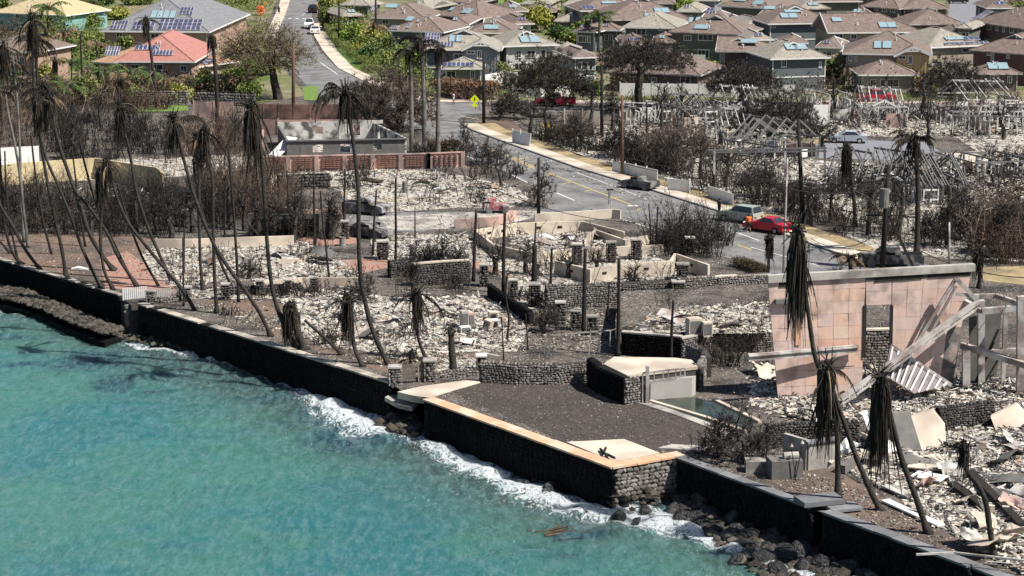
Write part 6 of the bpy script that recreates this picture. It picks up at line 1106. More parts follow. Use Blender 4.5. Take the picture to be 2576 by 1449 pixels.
for x, y0, y1 in [(1797, 380, 440), (1975, 380, 455), (2075, 375, 440)]: MB().bar(aty(x, y0, 205), aty(x, y1, 205), .2, .2).build('post', m_whited, t)
# ------------------------------------------------------------------ palms of the shore (base first, then up the trunk)
PL = [
 ('tall palm curving left above the slab coping, nearest the grey stepped wall', [(2108, 1256), (2107, 1120), (2105, 1040), (2080, 970), (2050, 895), (2035, 800), (2021, 700), (2008, 585)], ['hang'], .17, 26, 1.5),
 ('palm with a dense dead frond bundle, second from the left in the lower right group', [(2216, 1284), (2190, 1235), (2160, 1165), (2138, 1105), (2112, 1030), (2088, 960), (2080, 920)], ['hang', 'hang', 'hang', 'dead'], .18, 28, 1.35),
 ('palm with frond skirt before the ribbed roof panel, third in the lower right group', [(2336, 1342), (2300, 1240), (2270, 1160), (2250, 1085), (2232, 1010), (2218, 950)], ['hang'], .18, 28, 1.4),
 ('shortest palm of the lower right group, thin bare crown over the debris heap', [(2502, 1405), (2490, 1330), (2480, 1265), (2460, 1220), (2434, 1185), (2425, 1120)], ['bare', 'bare', 'hang'], .17, 14, .75),
 ('tall leaning palm with fan of blown dead fronds in the middle of the yard', [(978, 918), (950, 862), (928, 800), (908, 700), (902, 600), (901, 480), (890, 370), (876, 280), (868, 225)], ['arch', 'arch', 'arch', 'dead', 'hang'], .19, 30, 1.25),
 ('palm with the largest grey frond skirt beside the central leaning palm', [(745, 876), (705, 795), (684, 720), (672, 610), (662, 450), (652, 345), (632, 262)], ['hang', 'hang', 'hang', 'dead'], .18, 30, 1.75),
 ('long diagonal palm crossing the left cream rubble', [(682, 846), (655, 790), (612, 724), (562, 655), (525, 587), (487, 487), (462, 400), (446, 330), (436, 295)], ['hang', 'hang', 'dead', 'arch'], .17, 24, 1.3),
 ('upright slim palm left of the diagonal one, drooping crown against the brush', [(510, 735), (503, 640), (501, 520), (500, 420), (496, 345)], ['hang', 'hang', 'hang', 'dead'], .15, 22, 1.3),
 ('upright palm right of the slim one, reaching the shaggy middle crowns', [(546, 788), (540, 700), (536, 560), (534, 450), (520, 385), (513, 330)], ['hang', 'hang', 'dead'], .16, 22, 1.35),
 ('palm slanting right to the grey gate, from the centre of the brush', [(492, 780), (455, 724), (420, 682), (362, 612), (317, 550), (287, 475), (268, 405)], ['hang', 'hang', 'dead'], .17, 18, 1.2),
 ('palm slanting behind the grey gate with its crown high at the left centre', [(432, 708), (400, 637), (370, 567), (342, 475), (325, 375), (308, 310), (300, 262)], ['hang', 'hang', 'dead', 'arch'], .16, 26, 1.3),
 ('nearly straight palm before the brick paving with a thick hanging bundle', [(286, 730), (262, 680), (253, 612), (255, 520), (252, 430)], ['hang'], .16, 26, 1.3),
 ('palm slanting over the brick paving, fourth from the left lawn edge', [(347, 722), (300, 650), (270, 587), (225, 522), (187, 475), (160, 400), (138, 320), (122, 240)], ['hang', 'hang', 'arch', 'dead'], .17, 26, 1.35),
 ('thick flared-base palm in the middle of the left lawn', [(288, 681), (257, 642), (225, 587), (200, 512), (175, 442), (147, 362), (125, 290), (108, 215)], ['hang', 'dead', 'hang', 'arch'], .22, 28, 1.4),
 ('slim palm touching the seawall near the stone pier', [(256, 726), (212, 637), (180, 550), (150, 475), (117, 400), (98, 320), (92, 250)], ['hang', 'hang', 'dead'], .15, 24, 1.3),
 ('palm left of the flared one with its foot on bare brown soil', [(167, 697), (155, 625), (140, 557), (120, 462), (103, 362), (88, 250), (82, 120), (80, 40)], ['hang', 'hang', 'dead'], .17, 30, 1.4),
 ('pale-barked palm at the back of the left lawn', [(72, 622), (60, 537), (50, 440), (37, 362), (15, 250), (10, 110)], ['hang', 'hang', 'dead'], .16, 28, 1.5),
 ('grey straight palm standing behind the pale-barked palm', [(62, 610), (53, 500), (50, 380), (42, 240), (28, 150)], ['dead'], .15, 18, 1.1),
 ('leaning palm leaving the frame at the left edge, nearest the seawall', [(106, 683), (62, 625), (25, 557), (0, 515), (-30, 440)], ['dead'], .16, 14, 1.2),
 ('palm rising beside the left edge with its base by the seawall', [(60, 667), (37, 645), (20, 602), (10, 547), (3, 462), (-4, 330), (-10, 220)], ['hang', 'hang', 'dead', 'arch'], .16, 22, 1.3),
 ('short leaning stub at the left edge of the lawn', [(28, 638), (10, 618), (-10, 590), (-20, 540)], ['dead'], .14, 8, 1),
 ('toppled palm trunk lying over the white rubble edge', [(862, 893), (830, 862), (800, 835), (766, 805)], ['hang'], .16, 0, 1),
 ('short palm smothered by its own hanging fronds, above the seawall centre', [(766, 878), (752, 840), (738, 800), (730, 770)], ['hang'], .3, 34, 1.15),
 ('short palm with spindle-shaped frond bundle left of the central palm', [(914, 922), (893, 880), (882, 820), (874, 750)], ['hang', 'hang', 'bare'], .16, 24, 1.25),
 ('slim palm with a tattered bundle in front of the white rubble', [(1072, 902), (1055, 860), (1045, 800), (1049, 735)], ['hang', 'dead', 'hang'], .14, 24, 1.15),
 ('low burnt fan palm between the wooden gates', [(1033, 925), (1033, 905), (1033, 893)], ['bare', 'arch'], .12, 12, .7),
 ('stout charred trunk standing alone by the white gate pillar', [(1141, 944), (1139, 910), (1136, 870), (1134, 830)], ['bare'], .3, 7, .5),
 ('small palm crown drooping over the road beyond the tiled wall', [(1932, 700), (1934, 650), (1936, 598)], ['hang'], .14, 14, 1.0),
 ('short curled burnt palm by the street wreck', [(2140, 684), (2138, 660), (2133, 648)], ['dry', 'arch'], .2, 16, .9),
 ('palm with compact black bundle before the collapsed roof skeletons', [(2152, 571), (2148, 500), (2140, 430), (2130, 368)], ['hang'], .2, 26, 1.5),
 ('tall palm with arching charred fronds at upper right', [(2306, 642), (2308, 560), (2309, 470), (2304, 385), (2298, 345)], ['arch', 'dead', 'arch', 'hang'], .26, 26, 1.4),
 ('small drooping palm at the right edge above the soil patch', [(2462, 725), (2465, 690), (2462, 632)], ['arch', 'hang'], .2, 18, 1.0),
 ('leftmost of the three tall grey royal palms by the street corner', [(1036, 385), (1035, 300), (1034, 200), (1030, 122)], ['hang', 'arch'], .3, 14, 1.5),
 ('middle of the three tall grey royal palms by the street corner', [(1068, 385), (1067, 290), (1063, 170), (1060, 100)], ['hang', 'arch'], .3, 14, 1.4),
 ('rightmost of the three tall grey royal palms by the street corner', [(1101, 400), (1102, 310), (1103, 200), (1104, 118)], ['hang', 'arch'], .3, 14, 1.4),
 ('far tall palm crown dangling before the solar house', [(396, 270), (385, 175), (375, 100), (367, 48)], ['hang', 'bare', 'arch'], .24, 20, 1.2),
 ('thick charred pole-like palm broken off at the top, upper left centre', [(547, 340), (546, 250), (541, 170), (533, 95)], ['hang'], .3, 9, 1.0),
 ('black palm crown in the upper left, left of the charred pole', [(112, 330), (100, 250), (92, 170), (88, 95)], ['dead', 'arch', 'dry'], .24, 28, 1.6),
 ('small dry palm in front of the red-roofed house, left', [(300, 262), (300, 230), (302, 205)], ['dry', 'arch'], .2, 20, 1.3),
 ('palm stub beside the dark garage, pale dry crown', [(462, 690), (463, 620), (464, 535)], ['bare'], .1, 6, .7)]
for i, (lab, D, st, r, nf, sc) in enumerate(PL):
    grey = 'grey royal' in lab or 'pale-barked' in lab or 'grey straight' in lab
    palm(lab, D, st, r=r, nf=int(nf*(1.7 if i in (0, 1, 2, 5, 23) else 1.35)), sc=sc*(1.12 if i in (0, 1, 2) else .9 if i in (4, 5, 22, 23, 24) else .8), seed=i, mat=m_trunkg if grey else None, flare=1.2 if 'royal' in lab else 2.0 if 'flared' in lab else 1.6, group='tall grey royal palms' if 'royal' in lab else 'burnt coconut palms')
# bare charred trunks
for i, (lab, D, r) in enumerate([('bare palm pole among the left courtyard sticks', [(792, 617), (790, 520), (789, 437)], .13), ('bare pole left of the burnt pickup', [(865, 597), (866, 520), (868, 425)], .12), ('leaning bare pole right of the central palm', [(938, 642), (941, 560), (947, 478)], .11), ('bare pole with swollen middle before the side street', [(995, 662), (996, 590), (995, 510), (996, 448)], .13),
                     ('bare black trunk left of the roadside foundation', [(1191, 708), (1194, 620), (1198, 528)], .15), ('bare black trunk with forked top before the foundation wall', [(1267, 738), (1267, 640), (1270, 535)], .17), ('double thick black trunk below the roadside foundation', [(1343, 748), (1344, 690), (1345, 618)], .28), ('thin burnt stem above the double trunk', [(1345, 640), (1346, 600), (1348, 560)], .1),
                     ('bare black trunk right of the double trunk', [(1384, 740), (1386, 690), (1388, 625)], .14), ('tall bare black trunk in front of the long retaining wall', [(1468, 832), (1470, 740), (1472, 625)], .19), ('tall bare trunk reaching down to the terrace wall', [(1553, 895), (1556, 800), (1557, 650)], .17), ('thin pole beside the middle retaining wall', [(1527, 808), (1530, 760), (1533, 710)], .08),
                     ('thin black mast on the cream terrace', [(1688, 911), (1690, 820), (1694, 756)], .12), ('pale twin stems in the burnt reeds', [(1650, 640), (1652, 580), (1655, 520)], .1), ('second pale stem in the burnt reeds', [(1637, 636), (1636, 570), (1632, 512)], .08), ('charred pole left of the solar house', [(208, 240), (205, 160), (202, 85)], .17),
                     ('black sapling trunk at the foot of the left yard', [(462, 770), (461, 700), (460, 600)], .09), ('burnt thin trunk in the left brush centre', [(565, 600), (566, 520), (568, 455)], .1), ('black trunk at the bush edge far left', [(225, 575), (224, 530), (220, 475)], .12), ('thin black trunk by the rubble strip', [(722, 590), (724, 520), (722, 430)], .1), ('thin black trunk right of the burnt garages', [(758, 600), (757, 520), (760, 440)], .08),
                     ('leaning bare trunk crossing the left brush, far left', [(130, 640), (105, 540), (88, 430), (78, 340)], .12), ('leaning bare trunk crossing the left brush, by the flared palm', [(330, 700), (290, 620), (245, 520), (215, 420), (200, 350)], .13), ('leaning bare trunk before the cream wall', [(215, 620), (198, 520), (188, 430), (180, 370)], .11), ('leaning bare trunk rising from the brick paving', [(400, 720), (355, 640), (318, 540), (295, 460)], .12), ('leaning bare trunk above the cream rubble', [(590, 735), (555, 660), (520, 570), (497, 480), (485, 400)], .13), ('nearly upright bare trunk between the middle shaggy crowns', [(600, 760), (596, 660), (588, 540), (580, 440), (574, 370)], .13), ('leaning bare trunk at the left frame, behind the seawall', [(45, 655), (25, 560), (15, 470), (12, 380)], .11), ('thin leaning trunk left of the central leaning palm', [(830, 720), (822, 640), (812, 560), (806, 480)], .1), ('crooked thin trunk right of the white-rubble appliances', [(1275, 860), (1280, 800), (1272, 740), (1276, 690)], .09), ('small charred stake before the curving rock wall', [(1267, 905), (1265, 860), (1262, 800)], .06), ('small charred stake by the pillar path', [(1328, 880), (1326, 840), (1322, 790)], .06)]):
    palm(lab, D, 'bare', r=r, nf=0, seed=60+i, flare=1.25, group='bare charred trunks', name='burnt_palm_pole', mat=m_char)
# ------------------------------------------------------------------ burnt trees
BT = [('big burnt monkeypod with a domed crown at the near street corner', (1392, 268), 1270, 1490, 110, 235, 520, 9, .85), ('burnt monkeypod with flat spreading crown and bare limbs, right of the big domed one', (1600, 282), 1505, 1735, 92, 165, 520, 9, .8), ('dense dark burnt tree before the maroon house', (1868, 262), 1780, 1960, 150, 225, 420, 9, .75),
      ('large burnt tree with thick curved limbs beside the first white gable', (1938, 352), 1830, 2060, 205, 330, 460, 8, .8), ('bushy black tree between the yellow house and the right edge', (2390, 240), 2310, 2470, 130, 225, 380, 8, .7), ('grey haze-like burnt tree beside the three royal palms', (985, 330), 890, 1090, 152, 300, 560, 10, .8),
      ('fine-twigged bare tree left of the street bend', (905, 310), 855, 1000, 180, 300, 260, 8, .7), ('small bare tree at the road end of the salmon wall', (1230, 412), 1190, 1280, 340, 400, 120, 6, .5), ('leaning bare tree over the road verge by the salmon wall', (1262, 470), 1215, 1290, 360, 420, 100, 5, .5), ('little bare bushy tree by the side street mouth', (1350, 520), 1330, 1400, 395, 500, 140, 7, .4),
      ('brownish burnt tree by the white panel fence', (1470, 365), 1400, 1500, 290, 345, 160, 8, .6), ('dark burnt tree in the lot before the pale frame', (1545, 395), 1510, 1600, 310, 380, 170, 7, .6), ('reddish-brown burnt thicket tree beside the pale ruin', (1690, 415), 1610, 1790, 295, 375, 380, 10, .7), ('burnt tree over the road behind the last white panels', (1905, 500), 1860, 1960, 400, 470, 200, 7, .7),
      ('burnt tree beside the last white panel fence, nearest the parked cars', (1985, 535), 1950, 2060, 440, 520, 200, 7, .7), ('low bare tree near the tilted orange sign', (1400, 300), 1240, 1330, 240, 285, 160, 8, .6), ('bare young tree in front of the silver car', (2070, 372), 2020, 2110, 300, 345, 90, 5, .6), ('bare young tree right of the parking', (2490, 425), 2460, 2520, 355, 400, 80, 5, .5),
      ('skeletal bush-tree by the pool, thin arching stems', (1870, 1165), 1795, 1950, 1000, 1130, 150, 6, .5), ('skeletal small tree between pool and stepped wall', (1805, 1150), 1765, 1860, 1010, 1120, 90, 5, .5), ('scrubby bare tree at the right edge by the frames', (2560, 440), 2500, 2620, 360, 430, 200, 7, .6), ('tall scrubby burnt tree in front of the right roof skeleton', (2420, 600), 2370, 2480, 460, 580, 260, 7, .7),
      ('second scrubby burnt tree right of the roof skeletons', (2520, 640), 2470, 2600, 480, 610, 300, 8, .7), ('bare tree by the burnt street wreck', (2350, 620), 2300, 2400, 520, 600, 200, 7, .6), ('short bare tree among rubble near the courtyard panel', (1055, 690), 1020, 1100, 600, 660, 90, 6, .4), ('burnt shrub tree over the white rubble, left', (625, 700), 600, 670, 640, 690, 90, 6, .35),
      ('burnt shrub tree behind the middle courtyard wall', (905, 760), 860, 950, 690, 750, 110, 6, .4), ('tangled black shrub tree in the passage', (1365, 835), 1340, 1410, 770, 825, 120, 7, .4), ('burnt tree behind the patterned wall, right end', (1215, 415), 1180, 1240, 345, 400, 90, 6, .5), ('small araucaria-like bare tree before the road', (1168, 405), 1150, 1190, 290, 390, 90, 6, .5)]
m_soot = M('soot_twiglets', (.045, .04, .036), var=.5, sc=1, tint=True); m_leafd2 = M('scorched_crown', (.07, .066, .04), var=.5, sc=1, tint=True)
for i, (lab, b, x0, x1, y0, y1, n, tw, tl) in enumerate(BT):
    tw = int(tw*1.5); x0, x1 = x0-(x1-x0)*.08, x1+(x1-x0)*.08
    burnt_tree(lab, b, x0, x1, y0, y1, n=n, tw=tw, twl=tl, seed=i, group='burnt leafless trees', twm=m_twigb if 'brown' in lab or 'grey haze' in lab else None, twr=.035 if b[1] < 400 else .018, rt=.024 if b[1] < 400 else .016, leaf=(22 if i in (0, 1, 2, 4) else 0), leafmat=m_soot if i != 0 else m_leafd2)
burnt_tree('wide olive-brown monkeypod beside the upper road', (700, 250), 520, 800, 42, 150, n=620, tw=8, twl=.9, seed=50, leaf=34, leafmat=M('olive_leaf', (.15, .135, .06), var=.4, sc=1, tint=True), twm=m_twigb, twr=.02, rt=.022, name='monkeypod_tree', group='burnt leafless trees')
palm('green palm rising behind the wide brown-roofed house', [(1505, 130), (1506, 90), (1508, 40)], 'green', r=.2, nf=20, sc=1.5, seed=90, group='green palms')
for i, (x, y, y0, s, w) in enumerate([(1738, 140, 118, 1.1, 'left of the pair before the olive house'), (1762, 140, 112, 1.1, 'right of the pair before the olive house'), (2090, 210, 165, 1.3, 'under the yellow house, left'), (2130, 212, 160, 1.3, 'under the yellow house, middle'), (2220, 222, 196, 1.2, 'under the hipped porch roof of the yellow house'), (690, 250, 160, 1.6, 'dark, by the upper road below the wide monkeypod'), (940, 140, 62, 1.3, 'in the garden below the two-tone house'), (1985, 120, 100, 1, 'beside the small garage'),
                                 (120, 120, 20, 1.8, 'at the top left beside the teal house'), (160, 150, 85, 1.4, 'left garden, before the yellow roof'), (335, 220, 165, 1.3, 'before the red-roofed house, left'), (420, 225, 158, 1.3, 'before the red-roofed house, middle'), (455, 222, 160, 1.2, 'before the red-roofed house, right'), (235, 40, 8, 1.3, 'at the top edge left of the solar house'), (385, 222, 180, 1.2, 'before the balcony of the red-roofed house'), (2480, 205, 178, 1.0, 'in front of the maroon house at right')]):
    palm('small green palm '+w, [(x, y), (x, (y+y0)/2), (x, y0)], 'green' if i % 3 else 'dry', r=.14, nf=16, sc=s, seed=120+i, group='green palms')
gp = [(95, 215, 130), (140, 225, 150), (180, 215, 160), (60, 200, 150), (215, 230, 175), (265, 240, 178), (245, 150, 110), (150, 140, 92), (100, 150, 95), (290, 250, 190), (345, 255, 195), (380, 256, 196), (415, 258, 200), (205, 255, 205), (165, 270, 215), (130, 262, 205), (75, 250, 200), (520, 250, 205), (560, 245, 195), (610, 250, 200), (30, 240, 190), (440, 250, 205), (400, 170, 140), (330, 245, 185)]
gw = ['front garden of the red-roofed house', 'scorched garden left of the red roof', 'garden below the teal house', 'planting beside the terracotta roof', 'strip before the low rock wall', 'corner by the orange-walled house']
for i, (x, y, y0) in enumerate(gp):
    w = gw[0] if 320 < x < 450 and y < 252 else gw[3] if x > 500 else gw[4] if y > 251 else gw[2] if y < 160 else gw[5] if x < 110 else gw[1]; xs_ = sorted(g[0] for g in gp)
    palm(f'small {["half-burnt", "dry tan", "limp green"][i % 3]} palm, {ORDW[min(19, xs_.index(x))] if xs_.index(x) < 20 else "farther right"} from the left, {w}', [(x, y), (x+(i % 5-2)*2, (y+y0)/2), (x+(i % 5-2)*3, y0)], ['dry', 'dead', 'green'][i % 3] if i % 3 != 1 else ['dry', 'hang'], r=.15, nf=20, sc=1.15+.1*(i % 4), seed=200+i, group='half-burnt garden palms', mat=m_trunkg)
GT = [(610, 262, 590, 665, 205, 258), (350, 262, 310, 372, 215, 260), (455, 262, 425, 480, 215, 258), (215, 262, 180, 250, 190, 255), (270, 205, 235, 290, 150, 200), (395, 150, 300, 330, 95, 120), (1180, 40, 1110, 1280, 10, 36), (1300, 22, 1260, 1340, -5, 20), (1330, 80, 1290, 1400, 10, 78), (1360, 60, 1320, 1400, 0, 60), (1395, 110, 1385, 1450, 68, 108), (1430, 112, 1410, 1500, 74, 112), (1480, 100, 1440, 1515, 40, 100), (1730, 20, 1670, 1760, -5, 25), (1740, 42, 1705, 1760, 15, 44), (1690, 0, 1640, 1700, -20, 10), (2060, 20, 2020, 2070, -10, 16), (2115, 22, 2090, 2145, -10, 30),
      (2240, 52, 2210, 2300, 28, 56), (2290, 55, 2260, 2330, 36, 60), (2350, 95, 2310, 2400, 50, 96), (2180, 112, 2140, 2210, 60, 110), (1985, 108, 1965, 2000, 84, 108), (880, 60, 840, 900, 20, 75), (860, 90, 820, 880, 60, 100), (900, 110, 860, 940, 60, 118), (950, 118, 905, 985, 70, 125), (990, 130, 960, 1030, 85, 135), (930, 155, 900, 960, 118, 160), (990, 165, 950, 1020, 128, 175), (1020, 160, 985, 1050, 110, 170), (1045, 175, 1010, 1075, 130, 180), (880, 30, 835, 900, -5, 30), (815, 60, 800, 830, 15, 75), (1000, 190, 960, 1060, 165, 200),
      (590, 8, 560, 640, -15, 6), (470, 120, 430, 500, 88, 125), (505, 115, 480, 540, 80, 118), (300, 45, 265, 330, 18, 50), (200, 110, 130, 200, 75, 125), (170, 130, 110, 210, 95, 140), (240, 120, 205, 280, 85, 130), (220, 70, 190, 260, 30, 75), (130, 70, 90, 160, 25, 80), (60, 60, 30, 90, 40, 75), (20, 10, -20, 30, -15, 20), (235, 25, 200, 290, -10, 20), (360, 12, 300, 400, -15, 12), (500, 235, 478, 545, 180, 240), (580, 230, 550, 640, 175, 235), (120, 180, 90, 140, 165, 215), (2110, 200, 2060, 2150, 150, 205), (2210, 215, 2150, 2260, 175, 220), (1330, 225, 1300, 1350, 180, 230), (1510, 230, 1480, 1520, 210, 240), (1790, 212, 1765, 1800, 158, 175), (820, 30, 800, 840, -10, 25), (1240, 200, 1235, 1290, 160, 205), (640, 160, 600, 700, 140, 190), (560, 200, 530, 600, 160, 205), (2560, 30, 2500, 2600, 10, 22), (1100, 15, 1060, 1125, -10, 14)]
names = ['lush', 'bright', 'yellow-green', 'round', 'dark green', 'spreading']
def near_of(x, y):
    L_ = [(1160, 30, 'by the far pinkish house'), (1330, 50, 'on the leafy bank left of the grey corner-window house'), (1460, 90, 'in the garden right of the pale house with twin heaters'), (1710, 20, 'above the slate-blue house'), (2080, 10, 'at the top edge beyond the long brown roof'), (2270, 50, 'below the dark brown house with small windows'), (2350, 90, 'in front of the low brown roof without panels'), (2180, 100, 'before the brown row house'), (1985, 100, 'by the small garage'), (890, 60, 'along the upper road by the olive carport'), (930, 110, 'in the hedge garden beside the upper road'), (1010, 160, 'on the corner bank below the two-tone house'), (590, 8, 'at the top edge beside the road'), (480, 110, 'between the solar house and the red roof'), (300, 40, 'left of the solar house'), (180, 110, 'in the thick garden below the teal house'), (230, 60, 'behind the thick garden at the left'), (60, 40, 'beside the teal house'), (300, 5, 'at the top edge above the solar house'), (540, 210, 'beside the terracotta roof'), (110, 180, 'by the orange-walled house'), (2150, 190, 'under the yellow-gabled house'), (1330, 210, 'at the foot of the blue-grey house'), (1510, 220, 'by the white fence behind the red truck'), (1790, 170, 'by the white fence of the maroon house'), (640, 160, 'under the wide monkeypod'), (2560, 20, 'by the car park at the top right')]
    return min(L_, key=lambda q: (q[0]-x)**2+3*(q[1]-y)**2)[2]
seen = {}
for i, (x, y, x0, x1, y0, y1) in enumerate(GT):
    kind = names[i % 6]; w = near_of((x0+x1)/2, (y0+y1)/2); k_ = (kind, w); size = 'large' if x1-x0 > 62 else 'small' if x1-x0 < 42 else 'middle-sized'; lab = f'{size} {kind} tree {w}'
    while lab in seen: lab = lab.replace(' tree ', ' leafy tree ', 1)
    seen[lab] = 1; col = {'bright': (.17, .26, .05), 'yellow-green': (.25, .27, .07), 'dark green': (.06, .11, .035)}.get(kind)
    green_tree(lab, (x, max(y, y1)), x0, x1, y0, y1, n=int(60+(x1-x0)*2.0), lf=24, size=.24, mat=M('leaf_'+kind.replace('-', '_').replace(' ', '_'), col, rough=.6, var=.4, sc=.8, tint=True, spec=.2) if col else None, seed=i)
# more planting that closes the gaps between the houses
rb = random.Random(41); spots = []
for i, (x, y, h_, w) in enumerate([(395, 590, 110, 'left brush'), (430, 600, 130, 'left brush'), (575, 575, 150, 'left brush'), (340, 585, 140, 'left brush'), (610, 580, 140, 'left brush'), (650, 600, 150, 'garage canes'), (690, 600, 120, 'garage canes'), (745, 605, 150, 'garage canes'), (820, 600, 130, 'garage canes'), (840, 602, 100, 'garage canes'), (1075, 695, 90, 'courtyard sticks'), (1110, 700, 110, 'courtyard sticks'), (1150, 700, 90, 'courtyard sticks'), (1045, 760, 110, 'courtyard sticks'),
                               (1430, 700, 80, 'central foundations'), (1500, 690, 70, 'central foundations'), (1320, 690, 100, 'central foundations'), (1240, 690, 80, 'central foundations'), (1590, 740, 80, 'central foundations'), (1330, 340, 110, 'ruins beyond the road'), (1450, 380, 120, 'ruins beyond the road'), (1480, 330, 130, 'ruins beyond the road'), (1600, 420, 120, 'ruins beyond the road'), (1660, 330, 150, 'ruins beyond the road'), (1760, 450, 110, 'ruins beyond the road'), (1830, 470, 120, 'ruins beyond the road'),
                               (1880, 360, 130, 'ruins beyond the road'), (2090, 560, 130, 'roof skeletons'), (2180, 590, 150, 'roof skeletons'), (2260, 600, 160, 'roof skeletons'), (2380, 620, 150, 'roof skeletons'), (2440, 630, 140, 'roof skeletons'), (2500, 640, 150, 'roof skeletons'), (2555, 650, 160, 'roof skeletons'), (2010, 340, 120, 'silver car'), (2340, 350, 110, 'silver car'), (160, 590, 150, 'broad left brush'), (230, 595, 130, 'broad left brush'), (100, 585, 140, 'broad left brush'), (30, 590, 130, 'broad left brush'), (480, 585, 160, 'broad left brush'), (200, 400, 130, 'upper gardens'), (330, 380, 120, 'upper gardens'), (440, 390, 110, 'upper gardens'), (260, 330, 120, 'upper gardens'), (590, 390, 120, 'upper gardens'), (1540, 330, 130, 'cross street'), (1720, 300, 110, 'cross street'), (2100, 300, 130, 'cross street'), (2320, 300, 140, 'cross street'), (1380, 345, 100, 'tilted orange sign'), (1560, 400, 120, 'tilted orange sign'), (1930, 520, 130, 'last white fence'), (2050, 570, 130, 'last white fence'), (1800, 480, 120, 'last white fence'), (1700, 440, 130, 'last white fence'), (2400, 340, 120, 'silver car'), (2520, 350, 130, 'silver car')]):
    x += rb.uniform(-6, 6); b_ = at(x, y); yt = y-h_; k_ = min(19, sum(1 for q in spots if q == w)); spots.append(w); base = (x, y)
    burnt_tree(f'spindly burnt sapling, {ORDW[k_]} of those by the {w}', base, x-16-rb.random()*22, x+16+rb.random()*22, yt, y-h_*.45, n=34+rb.randrange(40), tw=3, twl=.7, rt=.03, seed=300+i, twr=.024, group='spindly burnt saplings', name='burnt_sapling')
def hedges_fill():
    r_ = np.random.default_rng(9)
    for lab, D, n, m in [('dense garden planting on the left hillside', [(100, 20), (250, 10), (260, 60), (250, 110), (300, 150), (290, 200), (120, 180), (95, 90)], 1500, m_leaf), ('garden planting along the top edge by the road', [(560, -8), (700, -8), (680, 30), (600, 35), (520, 20)], 500, m_leaf),
                         ('garden planting between the front-row houses and the cross street', [(1230, 225), (1300, 235), (1560, 240), (1780, 240), (2080, 240), (2330, 240), (2480, 240), (2440, 215), (2130, 200), (1780, 205), (1450, 225), (1240, 205)], 1100, m_leafd),
                         ('planting on the bank below the upper pavement', [(830, 80), (880, 40), (960, 80), (1050, 125), (1090, 180), (1090, 235), (1000, 220), (930, 170), (880, 130)], 2000, m_leaf), ('planting in the gaps of the neighbourhood, far rows', [(1290, 10), (1420, 60), (1500, 100), (1520, 50), (1480, 20), (1420, -5)], 1000, m_leaf),
                         ('planting below the red-roofed and terracotta houses', [(290, 262), (640, 258), (640, 205), (480, 190), (300, 205)], 1500, m_leafd), ('scorched green garden before the teal house', [(-20, 60), (120, 50), (150, 130), (110, 230), (60, 230), (-20, 120)], 1100, m_leafd)]:
        q = scatter(r_, A(D), n); h = r_.uniform(.1, 1, n)**1.3*3.2*(.4+.6*(np.sin(q[:, 0]*.5)*np.sin(q[:, 1]*.23) > -.2)); T = np.column_stack([q, h]); leafcloud(r_, T, 9, .45, .2).build('garden_planting', m, label=lab, cat='planting', kind='stuff', origin=(*q.mean(0), 0))
hedges_fill()
# clipped hedge beside the upper pavement, dry hedges
def hedge(label, D, w, h, mat, n, seed, size=.1, name='hedge'):
    r_ = np.random.default_rng(seed); p = A(D); P_ = []
    for a, b in zip(p, p[1:]):
        L = (b-a).length; k_ = int(n*L/sum((q-r).length for q, r in zip(p, p[1:]))); f = r_.random((k_, 1)); u = (b-a).normalized(); nn = np.array([-u.y, u.x, 0]); c = np.array(a)+(np.array(b)-np.array(a))*f+nn*r_.uniform(0, w, (k_, 1)); c[:, 2] = h*np.sqrt(r_.random(k_)); P_.append(c)
    T = np.vstack(P_); mb = leafcloud(r_, T, 6, .12, size); c = sum(p, Vector())/len(p); return mb.build(name, mat, label=label, cat='hedge', origin=c, kind='stuff')
hedge('clipped dark hedge along the curved upper pavement', [(815, 78), (838, 115), (905, 168), (930, 185)], 1.6, 1.6, m_leaf, 2600, 1)
hedge('brown scorched hedge below the blue-grey house', [(1085, 240), (1150, 250), (1220, 254), (1260, 250)], 3.5, 2.4, M('brown_leaf', (.16, .11, .08), var=.5, sc=1, tint=True), 2800, 2, .13)
hedge('yellow-flowered shrubs behind the clipped hedge', [(885, 130), (905, 140), (925, 150)], 2, 1.4, M('yellow_blossom', (.55, .38, .05), var=.4, sc=1, tint=True), 260, 3)
hedge('dry low hedge beside the road behind the tiled wall', [(1838, 668), (1875, 682), (1905, 695)], 1.2, .7, m_leafd, 900, 4, .07)
hedge('burnt dark hedge below the royal palms', [(1090, 395), (1130, 392), (1160, 388)], 1.5, 1.6, m_leafd, 900, 5)
hedge('orange blooming shrub by the upper road', [(645, 40), (662, 40)], 2.5, 1.8, M('orange_blossom', (.55, .2, .08), var=.4, sc=1, tint=True), 260, 6)
